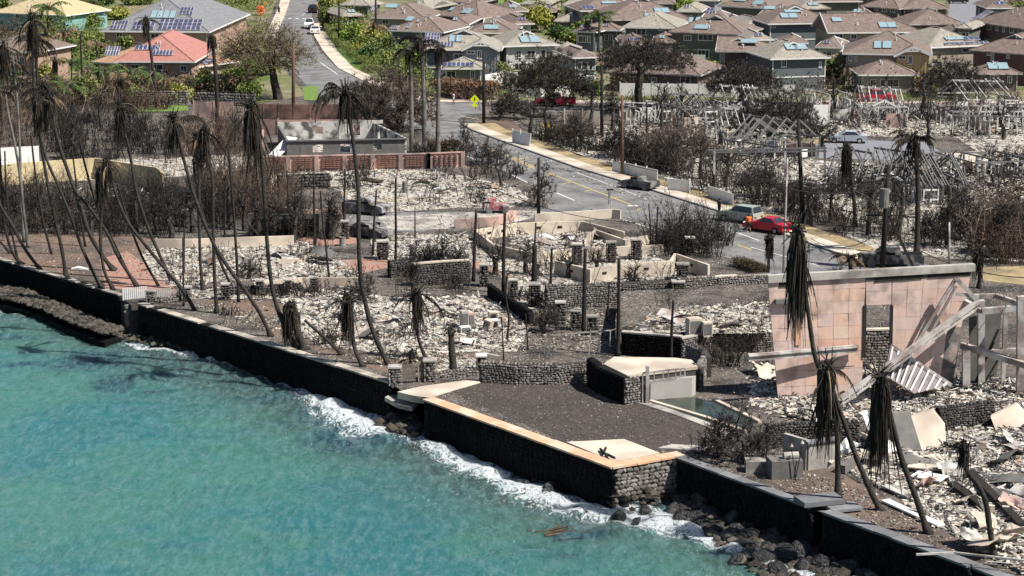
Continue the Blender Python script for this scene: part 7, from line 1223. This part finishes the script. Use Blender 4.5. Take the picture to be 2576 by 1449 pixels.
# ------------------------------------------------------------------ thickets of burnt stems
THK = [('scattered bare sticks over the seaside white rubble', [(720, 880), (1300, 885), (1300, 760), (760, 750)], 160, 2.0, m_char), ('scattered bare sticks over the central foundations', [(1180, 720), (1700, 715), (1680, 600), (1200, 600)], 260, 2.6, m_twig), ('scattered bare sticks over the street-side debris', [(860, 530), (1330, 520), (1290, 440), (860, 430)], 160, 3.0, m_char), ('low charred bushes along the top of the longest seawall', [(500, 775), (980, 930), (1200, 900), (760, 850), (620, 780)], 380, 1.0, m_char), ('broad burnt brush behind the left lawn, left part', [(-20, 590), (130, 592), (270, 595), (270, 520), (100, 500), (-20, 500)], 2600, 4.2, m_twig), ('broad burnt brush behind the left lawn, right part', [(270, 596), (420, 590), (560, 588), (620, 560), (560, 500), (300, 510)], 2800, 4.8, m_twigb), ('tall reddish burnt reeds in the centre left', [(500, 560), (700, 560), (740, 520), (700, 470), (520, 480)], 2200, 6.0, m_twigb),
      ('burnt cane thicket before the dark garages', [(640, 600), (850, 605), (850, 580), (650, 575)], 700, 4.4, m_twig), ('charred bushes around the upper left palms', [(120, 420), (420, 420), (430, 350), (330, 300), (150, 300)], 2600, 3.6, m_twigb), ('burnt scrub between red wall and left houses', [(-20, 400), (110, 400), (130, 300), (60, 240), (-20, 240)], 1600, 4.5, m_twigb), ('grey scrub below the coral wall', [(430, 400), (640, 400), (640, 350), (450, 345)], 1800, 4.0, m_twigb),
      ('burnt arching reeds beside the road', [(1620, 640), (1740, 655), (1830, 650), (1820, 600), (1700, 590)], 1300, 4.6, m_twigb), ('bare sticks in the dark courtyard box', [(1060, 700), (1170, 705), (1165, 670), (1075, 668)], 110, 4.4, m_char), ('tall bare sticks along the lit rock wall left of the tiled wall', [(1760, 925), (1930, 925), (1935, 905), (1770, 905)], 150, 4.2, m_twig),
      ('burnt shrubs along the pavement beyond the road, upper stretch', [(1320, 350), (1500, 395), (1530, 380), (1440, 330)], 900, 3.4, m_twigb), ('burnt shrubs along the pavement beyond the road, middle stretch', [(1540, 415), (1700, 450), (1740, 430), (1600, 390)], 1200, 4.0, m_twig), ('burnt shrubs along the pavement beyond the road, lower stretch', [(1700, 470), (1960, 540), (2000, 510), (1800, 440)], 1200, 4.2, m_twig), ('pale bare stems behind the parked red car', [(1950, 560), (2130, 600), (2150, 560), (2010, 530)], 380, 4.2, m_twigb),
      ('dense burnt thicket at the right edge', [(2430, 660), (2620, 670), (2620, 560), (2450, 560)], 2400, 5.2, m_twigb), ('burnt stems before the roof skeletons', [(2090, 590), (2420, 630), (2420, 580), (2150, 550)], 900, 4.8, m_twig), ('burnt shrubs before the long white fence, left half', [(1500, 300), (1800, 305), (1800, 280), (1500, 275)], 900, 3.6, m_twig), ('burnt shrubs before the long white fence, right half', [(1960, 300), (2600, 300), (2600, 270), (1960, 272)], 1500, 4.0, m_twig),
      ('burnt fronds and stems below the solar and red roofs', [(100, 300), (300, 300), (480, 262), (300, 240), (110, 250)], 1500, 4.5, m_twigb), ('dark stems around the burnt pool bushes', [(1760, 1160), (1960, 1190), (1930, 1120), (1780, 1110)], 260, 1.6, m_twig), ('brush between salmon wall and white ruin', [(1040, 410), (1180, 405), (1180, 380), (1050, 385)], 420, 2.6, m_twig), ('thin burnt stems in the burnt debris lot', [(850, 430), (1290, 440), (1290, 520), (870, 520)], 220, 2.4, m_twig),
      ('thin burnt stems in the cream rubble', [(380, 640), (860, 620), (880, 720), (420, 730)], 260, 2.2, m_twig), ('fence stakes at the road verge by the bare leaning tree', [(1290, 440), (1330, 460), (1320, 430), (1280, 410)], 20, 1.8, m_char), ('thin stems on the terrace and its path', [(1560, 840), (1930, 850), (1930, 780), (1600, 800)], 130, 2.4, m_twig), ('thin stems along the passage', [(1250, 740), (1420, 820), (1400, 760), (1300, 730)], 420, 1.8, m_twig),
      ('burnt stems around the middle courtyard', [(860, 740), (1180, 735), (1180, 690), (880, 690)], 520, 1.8, m_twig), ('blackened scrub strip in front of the rubble strip', [(600, 765), (780, 745), (900, 735), (640, 738)], 420, 1.4, m_twig), ('burnt undergrowth left of the royal palms', [(860, 340), (1010, 345), (1020, 300), (880, 290)], 900, 3.2, m_twig), ('bare shrubs between the cross street and the corner bank', [(1110, 255), (1290, 258), (1290, 300), (1240, 296), (1200, 250)], 300, 2.6, m_twigb)]
for i, (lab, D, n, h, m) in enumerate(THK): thicket(lab, D, max(40, int(n*(.34 if n > 300 else .6))), h*1.15, m_char if i % 3 == 2 and n > 300 else m, seed=i, lean=.30, fork=6, r=.034 if D[0][1] < 450 else .026, white=.16)
r_ = np.random.default_rng(31)     # dead palm fronds lying in the brush: leafy texture
for lab, D, n in [('fallen dead fronds heaped in the broad left brush', [(-20, 590), (560, 590), (600, 540), (400, 500), (-20, 500)], 1100), ('scorched leaf litter at the right-edge thicket', [(2430, 660), (2620, 670), (2620, 540), (2450, 540)], 500), ('scorched foliage beyond the road', [(1330, 350), (2050, 540), (2100, 480), (1500, 330)], 500), ('scorched foliage of the upper left gardens', [(-20, 300), (480, 270), (640, 240), (300, 130), (-20, 150)], 1300)]:
    q = scatter(r_, A(D), n); T = np.column_stack([q, r_.uniform(.1, 1, n)**1.5*3.6*np.clip(.45+.6*np.sin(q[:, 0]*.7)*np.sin(q[:, 1]*.35+1), .1, 1)]); leafcloud(r_, T, 4, .45, .13).build('scorched_foliage', m_leafd if 'litter' not in lab else m_twigb, label=lab, cat='foliage', kind='stuff', origin=(*q.mean(0), 0))
# ------------------------------------------------------------------ vehicles
m_tyre = m_black
def paint(n, c, r=.35): return M('paint_'+n, c, rough=r, var=.06, sc=1, spec=.5)
def car(label, pix, ang, kind='sedan', mat=None, burnt=False, L=4.6, Wd=1.8, cat='car', name='car', group=None, z=.02):
    """ang: heading of the nose in degrees from +X; built in local axes, nose to +X"""
    b = at(*pix, z); t = thing(name, b, label, cat, group); t.rotation_euler = (0, 0, R(ang)); a = L/2; w = Wd/2; LO = {t.name: 1}
    prof = {'sedan': [(-a, .45), (-a+.05, .95), (-a+.7, 1.0), (-a+1.3, 1.0), (a-1.5, .98), (a-.5, .85), (a-.05, .68), (a, .42)], 'suv': [(-a, .5), (-a+.02, 1.05), (-a+.5, 1.08), (a-1.4, 1.08), (a-.3, .95), (a, .75), (a, .45)], 'pickup': [(-a, .6), (-a, 1.1), (-a+1.9, 1.12), (a-1.5, 1.12), (a-.2, 1.0), (a, .85), (a, .5)]}[kind]
    roof = {'sedan': [(-a+.75, 1.0), (-a+1.35, 1.42), (a-2.3, 1.45), (a-1.45, .98)], 'suv': [(-a+.08, 1.06), (-a+.3, 1.68), (a-2.0, 1.7), (a-1.3, 1.08)], 'pickup': [(-a+1.95, 1.1), (-a+2.1, 1.72), (a-2.1, 1.74), (a-1.4, 1.12)]}[kind]
    def part(mb, nm, m, par=None, sm=False): o = bpy.data.objects.new(nm, mb.mesh(nm, m, (0, 0, 0), sm)); COL.objects.link(o); o.parent = par or t; ORG[o] = ORG[t]; return o
    def loft(pr, w0, w1, zb):
        n = len(pr); V = []
        for (x, zz), ww in zip(pr, [w0]*n):
            f = (zz-zb); V += [(x, -ww+(w0-w1)*max(0, f), zz), (x, ww-(w0-w1)*max(0, f), zz)]
        return V
    xb = [-a, -a*.62-.38, -a*.62-.3, -a*.62+.3, -a*.62+.38, a*.62-.38, a*.62-.3, a*.62+.3, a*.62+.38, a]
    zb = [.3, .3, .62, .62, .3, .3, .62, .62, .3, .35]; tri = [(x, y) for x, y in zip(xb, zb)]+prof[::-1]
    mb = MB().prism([(x, -w, z_) for x, z_ in tri], (0, 2*w, 0)); body = part(mb, 'body', mat)
    cb = MB(); ci = .18; r0 = roof; V = [(x, sy*(w-.06 if z_ < 1.2 else w-ci-.06), z_) for sy in (-1, 1) for x, z_ in r0]; cb.add(V, [(0, 1, 5, 4), (1, 2, 6, 5), (2, 3, 7, 6)], None); cb.add(V, [(3, 2, 1, 0), (4, 5, 6, 7)]); part(cb, 'cabin', mat)
    if not burnt:
        for i0, i1, nm in ((2, 3, 'windscreen'), (1, 0, 'rear_window')):
            p, q = [Vector(V[i0]), Vector(V[i0+4])], [Vector(V[i1]), Vector(V[i1+4])]; c = (p[0]+p[1]+q[0]+q[1])/4; qd = [v+(c-v)*.12+Vector((.02 if i0 == 2 else -.02, 0, .02)) for v in (p[0], p[1], q[1], q[0])]; part(MB().prism(qd, (0, 0, .012)), nm, m_glass)
        for sy, o_ in ((-1, 0), (1, 4)):
            p = [Vector(V[o_+k_]) for k_ in range(4)]; c = sum(p, Vector())/4; qd = [v+(c-v)*.14+Vector((0, sy*.02, 0)) for v in p]; part(MB().prism(qd, (0, sy*.012, 0)), 'side_window', m_glass)
            for xx, nm, m2 in ((a+.01, 'headlight', m_white), (-a-.01, 'tail_light', M('tail_red', (.35, .02, .02)))): part(MB().box(xx-.02, xx+.02, sy*(w-.35)-.15, sy*(w-.35)+.15, .62, .78), nm, m2)
    else:
        for sy in (-1, 1): part(MB().box(-.3, a-1.6, sy*(w-.05)-.03, sy*(w-.05)+.03, 1.08, 1.32), 'window_opening', m_black)
    if kind == 'pickup': part(MB().box(-a+.12, -a+1.85, -w+.12, w-.12, .98, 1.135), 'cargo_bed', m_black)
    for sx in (-.62, .62):
        for sy in (-1, 1):
            wb = MB().tube([(sx*a, sy*(w-.2), .33), (sx*a, sy*(w+.02), .33)], .33 if kind != 'pickup' else .38, k=14); wh = part(wb, 'wheel', m_tyre if not burnt else m_concd)
            if not burnt: part(MB().tube([(sx*a, sy*(w+.0), .33), (sx*a, sy*(w+.035), .33)], .19, k=10), 'rim', m_steell, wh)
    return t
m_wreck = M('burnt_car_metal', (.26, .25, .25), rough=.75, var=.5, sc=1.5, col2=(.06, .05, .048), sc2=1.1)
m_wreckd = M('burnt_car_black', (.05, .048, .05), rough=.7, var=.5, sc=1.5, col2=(.2, .19, .18), sc2=1.2)
car('red sports sedan parked at the kerb behind the orange-shirted person', (1930, 582), 139, 'sedan', paint('red', (.42, .01, .03)))
car('pale sage compact suv parked in front of the red sedan', (1862, 557), 139, 'suv', paint('sage', (.32, .36, .30)), L=4.3, cat='suv')
car('silver sedan standing in the grey parking area', (2130, 358), 172, 'sedan', paint('silver', (.40, .43, .46)), L=4.9)
car('red pickup on the cross street beneath the yellow house', (2205, 256), 2, 'pickup', paint('pickup_red', (.40, .02, .05)), L=5.6, cat='pickup truck', name='pickup_truck')
car('red pickup partly behind the big monkeypod trunk', (1397, 266), 178, 'pickup', paint('deep_red', (.33, .015, .035)), L=5.6, cat='pickup truck', name='pickup_truck')
car('black suv on the upper road near the crosswalk', (792, 31), 80, 'suv', paint('black', (.015, .016, .02)), cat='suv')
car('white pickup facing down the upper road', (778, 70), -85, 'pickup', m_white, cat='pickup truck', name='pickup_truck')
car('white car parked behind the white pickup', (793, 84), 95, 'sedan', m_white)
car('white sedan in the top right car park, left of two', (2500, 18), 170, 'sedan', m_white); car('white sedan in the top right car park, further right', (2532, 12), 170, 'sedan', paint('offwhite', (.6, .6, .6)))
car('black car at the top edge of the car park', (2408, 8), 178, 'sedan', paint('black2', (.02, .02, .022))); car('dark red car at the top right corner', (2562, 14), 10, 'sedan', paint('darkred', (.25, .02, .05)))
car('burnt black wreck abandoned at the road edge', (1607, 474), 142, 'sedan', m_wreckd, burnt=True, L=4.2)
car('burnt-out pickup shell in the debris lot beside the side street', (922, 537), -28, 'pickup', m_wreck, burnt=True, L=4.7, cat='car wreck')
car('burnt car shell under debris below the side street', (928, 596), -35, 'sedan', m_wreckd, burnt=True, cat='car wreck')
car('burnt grey pickup wreck on the street behind the tiled wall', (2240, 668), 176, 'pickup', m_wreckd, burnt=True, L=5.6, cat='car wreck')
car('crushed red car remains by the burnt debris lot', (1248, 534), 10, 'sedan', M('burnt_red', (.30, .09, .09), var=.5, sc=2, col2=(.3, .28, .27), sc2=2), burnt=True, L=2.6, Wd=1.3, cat='car wreck')
# ------------------------------------------------------------------ people
m_skin = M('skin', (.30, .16, .10), var=.05)
def person(label, pix, ang, h=1.75, shirt=(.8, .2, .05), legs=(.03, .03, .035), arm=0, z=.02):
    b = at(*pix, z); t = thing('person', b, label, 'person'); t.rotation_euler = (0, 0, R(ang)); s = h/1.75
    def part(mb, nm, m, sm=True): o = bpy.data.objects.new(nm, mb.mesh(nm, m, (0, 0, 0), sm)); COL.objects.link(o); o.parent = t; ORG[o] = ORG[t]; return o
    J = {'pel': (0, 0, .95, .14), 'sp': (0, .01, 1.15, .13), 'ch': (0, .01, 1.33, .15), 'nk': (0, 0, 1.47, .06), 'hd': (0, .02, 1.58, .095), 'ht': (0, .02, 1.69, .08)}
    E = [('pel', 'sp'), ('sp', 'ch'), ('ch', 'nk'), ('nk', 'hd'), ('hd', 'ht')]
    for sd, st in ((-1, .12), (1, -.1)):
        n = str(sd); J.update({'hp'+n: (sd*.1, 0, .88, .1), 'kn'+n: (sd*.11, st*.6, .48, .065), 'an'+n: (sd*.12, st-.05, .09, .042), 'tt'+n: (sd*.13, st+.14, .035, .035), 'sh'+n: (sd*.19, 0, 1.40, .065), 'el'+n: (sd*.26, -.04, 1.12, .047), 'wr'+n: (sd*.25, .12, .93, .034), 'hn'+n: (sd*.24, .17, .85, .038), 'f1'+n: (sd*.23, .19, .78, .012), 'f2'+n: (sd*.25, .2, .78, .012), 'th'+n: (sd*.215, .19, .83, .012)})
        E += [('pel', 'hp'+n), ('hp'+n, 'kn'+n), ('kn'+n, 'an'+n), ('an'+n, 'tt'+n), ('ch', 'sh'+n), ('sh'+n, 'el'+n), ('el'+n, 'wr'+n), ('wr'+n, 'hn'+n), ('hn'+n, 'f1'+n), ('hn'+n, 'f2'+n), ('hn'+n, 'th'+n)]
    ks = list(J); me = bpy.data.meshes.new('body'); me.from_pydata([Vector(J[k_][:3])*s for k_ in ks], [(ks.index(a), ks.index(b_)) for a, b_ in E], []); me.materials.append(m_skin)
    o = bpy.data.objects.new('body', me); COL.objects.link(o); o.parent = t; ORG[o] = ORG[t]; o.modifiers.new('skin', 'SKIN'); sb = o.modifiers.new('sub', 'SUBSURF'); sb.levels = 1; sb.render_levels = 1
    if me.skin_vertices:
        for k_, v in zip(ks, me.skin_vertices[0].data): v.radius = (J[k_][3]*s, J[k_][3]*s)
        me.skin_vertices[0].data[0].use_root = True
    V = lambda *p: Vector(p)*s
    m1 = M('cloth_%d_%d_%d' % tuple(int(c*255) for c in shirt), shirt, var=.12, sc=6); m2 = M('cloth_%d_%d_%d' % tuple(int(c*255) for c in legs), legs, var=.12, sc=6)
    sh = MB().tube([V(0, 0, .9), V(0, .01, 1.1), V(0, .01, 1.32), V(0, 0, 1.43), V(0, 0, 1.47)], [.175*s, .165*s, .195*s, .15*s, .07*s], k=12)
    for sd in (-1, 1): sh.tube([V(sd*.12, 0, 1.41), V(sd*.2, 0, 1.39), V(sd*.25, -.03, 1.2)], [.09*s, .085*s, .07*s], k=8)
    part(sh, 'shirt', m1); sh = MB()
    for sd, st in ((-1, .12), (1, -.1)): sh.tube([V(sd*.07, 0, .98), V(sd*.1, 0, .82), V(sd*.115, st*.65, .5)], [.13*s, .115*s, .09*s], k=10)
    part(sh, 'shorts', m2)
    for sd, st in ((-1, .12), (1, -.1)): part(MB().tube([V(sd*.12, st-.09, .05), V(sd*.125, st+.02, .05), V(sd*.13, st+.17, .035)], [.045*s, .055*s, .035*s], k=8), 'shoe', m_black)
    part(MB().tube([V(0, .0, 1.6), V(0, -.01, 1.68), V(0, 0, 1.735)], [.108*s, .1*s, .04*s], k=10), 'hair', m_black)
    for sd in (-1, 1): part(MB().box(sd*.035*s-.012, sd*.035*s+.012, .108*s, .118*s, 1.6*s, 1.615*s), 'eye', m_black)
    part(MB().tube([V(0, .105, 1.59), V(0, .135, 1.565)], [.012, .018], k=5), 'nose', m_skin); return t
person('person in an orange shirt and dark shorts standing on the road behind the sage car', (1883, 584), 20, 1.8, (.85, .16, .04))
person('person in black standing at the front of the sage car', (1809, 542), -60, 1.75, (.03, .03, .035))
person('left of two people walking on the upper road pavement, dark top', (692, 36), 10, 1.75, (.03, .03, .04), (.4, .4, .42)); person('right of two people walking on the upper road, dark clothes', (702, 37), 30, 1.8, (.05, .05, .06))
person('person in pale pink at the cross street kerb near the brown hedge', (1141, 262), 90, 1.7, (.6, .42, .45), (.5, .45, .45))
# ------------------------------------------------------------------ poles, signs, wires
def pole(label, pix, ytop, r=.14, mat=None, arms=(), xt=None, name='utility_pole', cat='utility pole'):
    b = at(*pix); top = aty(xt or pix[0], ytop, b.y); t = thing(name, b, label, cat, 'charred utility poles' if name == 'utility_pole' else None); MB().tube([b, b.lerp(top, .5), top], [r*1.15, r, r*.8], k=8).build('shaft', mat or m_char, t, smooth=True)
    for f, w in arms: c = b.lerp(top, f); MB().bar(c-Vector((w/2, .1, 0)), c+Vector((w/2, -.1, 0)), .12, .14).build('crossarm', mat or m_char, t)
    return b, top, t
P1 = pole('tall slim black pole where the side street meets the road', (1355, 545), 397, .16)
P2 = pole('black pole at the cross street beside the yellow warning sign', (1217, 310), 132, .2)
P3 = pole('black pole rising in front of the maroon roofs above the corner garden', (945, 124), -10, .2); P4 = pole('dark pole with a white cap in the hedge garden', (853, 118), 10, .2); P5 = pole('rusty brown pole by the street bend', (738, 292), 108, .22, M('rusty_wood', (.13, .075, .055), var=.3))
P6 = pole('grey street lamp post before the blue-grey house', (1038, 130), 52, .12, m_steel); P7 = pole('black pole among the ruins right of the domed monkeypod', (1514, 345), 170, .2); P8 = pole('reddish pole with white top between the ruins', (1565, 440), 240, .15, M('rusty_wood', (.13, .075, .055), var=.3)); P9 = pole('slim pale pole beside the red sedan on the near side of the road', (1970, 690), 400, .09, m_steell, xt=1981)
P10 = pole('dark leaning pole beside the silver car', (2020, 560), 300, .2, xt=2008); P11 = pole('charred transformer pole with crossarm before the roof skeletons', (2219, 676), 415, .22, arms=((.52, 3.4), (.9, 1.4)), xt=2236)
b, top, t = P11; MB().tube([b.lerp(top, .60)+Vector((-.3, -.4, 0)), b.lerp(top, .78)+Vector((-.3, -.4, 0))], .42, k=12).build('transformer', m_concd, t); MB().bar(at(2300, 676), b.lerp(top, .56), .22, .22).build('brace_pole', m_char, t)
pole('white lamp post inside the car park at top right', (2382, 48), 8, .08, m_steel, name='lamp_post', cat='lamp post'); pole('pale twin pipe standing right of the leaning brace', (2388, 668), 560, .1, m_steell, name='pipe_post', cat='post')
pole('thin black post beside the araucaria-like tree', (1167, 420), 300, .07); pole('thin dark post in the foundation behind the courtyard sticks', (1044, 600), 520, .06); pole('black pole in the white ruins right of the reddish one', (1627, 350), 255, .12)
def wire(label, a, b, sag, r=.032, mat=None):
    P_ = [a.lerp(b, f)-Vector((0, 0, sag*4*f*(1-f))) for f in np.linspace(0, 1, 14)]; MB().tube(P_, r, k=4).build('power_line', mat or m_char, label=label, cat='power line')
tp = P11[1]
wire('sagging power line from the transformer pole to the far left across the road', tp-Vector((1, 0, 1)), aty(1590, 400, 190), 1.0); wire('second sagging line left of the transformer pole', tp-Vector((1, 0, 2)), aty(1950, 465, 175), .6); wire('power line running right from the transformer pole, upper', tp-Vector((-.6, 0, 4)), aty(2600, 605, 150), 1.2); wire('power line running right from the transformer pole, lower', tp-Vector((-1, 0, 6.4)), aty(2600, 700, 140), .8)
wire('loose line draped from the transformer crossarm to the ground by the road', tp-Vector((1.4, 0, 6.5)), at(2040, 600, .3), .8); wire('line from the cross street pole towards the left trees', P2[1]-Vector((0, 0, .4)), aty(880, 175, 300), 2.5); wire('wire between cross street pole and the ruins pole', P2[1]-Vector((0, 0, 1.2)), P7[1], 2.0); wire('long low cable over the corner verge', aty(1180, 395, 215)-Vector((0, 0, 2)), aty(1600, 505, 190)-Vector((0, 0, 2)), 1.0)
wire('thin overhead line between the domed monkeypod and the transformer pole', aty(1290, 300, 240), tp-Vector((0, 0, .6)), 2.5, .028); wire('twin overhead line just below the thin one', aty(1290, 312, 240), tp-Vector((0, 0, 1.4)), 2.6, .028)
wire('fallen cable across the yard before the wooden gates', at(1010, 890, .6), at(1290, 872, .5), .2, .018); wire('fallen cable beside the curving rock wall', at(1380, 880, .5), at(1540, 915, .6), .15, .018)
def sign(label, pix, y0, y1, mat, w=.9, tilt=0, mark=True, extra=True):
    b = at(*pix); t = thing('road_sign', b, label, 'road sign'); top = aty(pix[0]-4, y0, b.y); MB().tube([b, top], .05, k=6).build('post', m_steell, t); c = aty(pix[0]-4, (y0+y1)/2, b.y)+Vector((0, -.08, 0)); h = (aty(pix[0], y0, b.y).z-aty(pix[0], y1, b.y).z)/2
    rot = Matrix.Rotation(tilt, 3, 'Y'); dd = [c+rot@Vector(v) for v in ((-h, 0, 0), (0, 0, -h), (h, 0, 0), (0, 0, h))]; pl = MB().prism(dd, (0, .03, 0)).build('plate', mat, t)
    if mark:      # walking figure
        f = MB(); k_ = h*.5
        for p, q, w_ in (((0, .55), (0, .1), .16), ((0, .1), (-.3, -.6), .1), ((0, .1), (.28, -.55), .1), ((0, .45), (.33, .1), .08), ((0, .45), (-.3, .15), .08)): f.bar(c+Vector((p[0]*k_, -.02, p[1]*k_)), c+Vector((q[0]*k_, -.02, q[1]*k_)), .02, w_*k_*2, up=(0, 1, 0)) if False else f.boxes([c+Vector(((p[0]+q[0])/2*k_, -.012, (p[1]+q[1])/2*k_))], [(w_*k_*1.6, .015, math.hypot(p[0]-q[0], p[1]-q[1])*k_)], rot=np.array(Matrix.Rotation(math.atan2(q[0]-p[0], q[1]-p[1]), 3, 'Y'))[None])
        f.tube([c+Vector((0, -.005, k_*.78)), c+Vector((0, -.02, k_*.78))], k_*.17, k=10); f.build('pictogram', m_black, pl)
    if extra: q = c-Vector((0, 0, h*1.35)); MB().box(q.x-h*.55, q.x+h*.55, q.y-.01, q.y+.02, q.z-h*.3, q.z+h*.3).build('lower_plate', mat, t)
m_sy = M('sign_yellow', (.72, .78, .02), rough=.5, var=.05); m_so = M('sign_orange', (.75, .42, .05), rough=.5, var=.15)
sign('bright yellow diamond pedestrian sign on the cross street', (1198, 287), 238, 261, m_sy); sign('scorched orange diamond sign leaning by the white panels', (1378, 345), 305, 326, m_so, tilt=.25, mark=False); sign('small orange diamond sign beside the black suv', (800, 32), 8, 21, m_so, mark=True, extra=False); sign('small orange diamond sign left of the walking pair', (672, 28), 3, 13, m_so, extra=False)
b = at(1532, 535); t = thing('road_sign', b, 'burnt-backed sign on two thin posts at the side street corner', 'road sign')
for dx in (-.06, .16): MB().tube([b+Vector((dx, 0, 0)), aty(1533, 478, b.y)+Vector((dx, 0, 0))], .04, k=6).build('post', m_steell, t)
MB().bar(aty(1530, 478, b.y), aty(1534, 496, b.y), .05, .5, up=(0, 1, 0)).build('plate', m_char, t); MB().bar(aty(1526, 477, b.y), aty(1543, 477, b.y), .05, .16).build('street_plate', m_char, t); MB().bar(aty(1533, 502, b.y), aty(1534, 510, b.y), .04, .3, up=(0, 1, 0)).build('plate', m_steel, t)
# driftwood and kelp in the surf
b_ = MB(); r_ = np.random.default_rng(3); c0 = np.array(at(1400, 1338, ZW+.04)); q = c0+r_.normal(0, 1, (26, 3))*[.5, .5, .05]; d = nrm(r_.normal(0, .35, (26, 3))*[1, 1, .15]+np.array([.9, .6, 0])); b_.segs(q-d*.5, q+d*r_.uniform(.4, 1.3, (26, 1)), .04, .02, k=4, col=np.clip(r_.uniform(.3, 1.0, (26, 1)), 0, 2)*[1.1, 1, .8])
b_.build('driftwood', m_twigb, label='tangle of brown drifting branches near the surf', cat='driftwood')
MB().tube([at(585, 1000-0, .1)]*0 or [at(180, 677, .12), at(200, 675, .2), at(222, 678, .12)], [.12, .22, .1], k=6).build('cloth_strip', m_white, label='crumpled white sheet on the left lawn', cat='sheet')
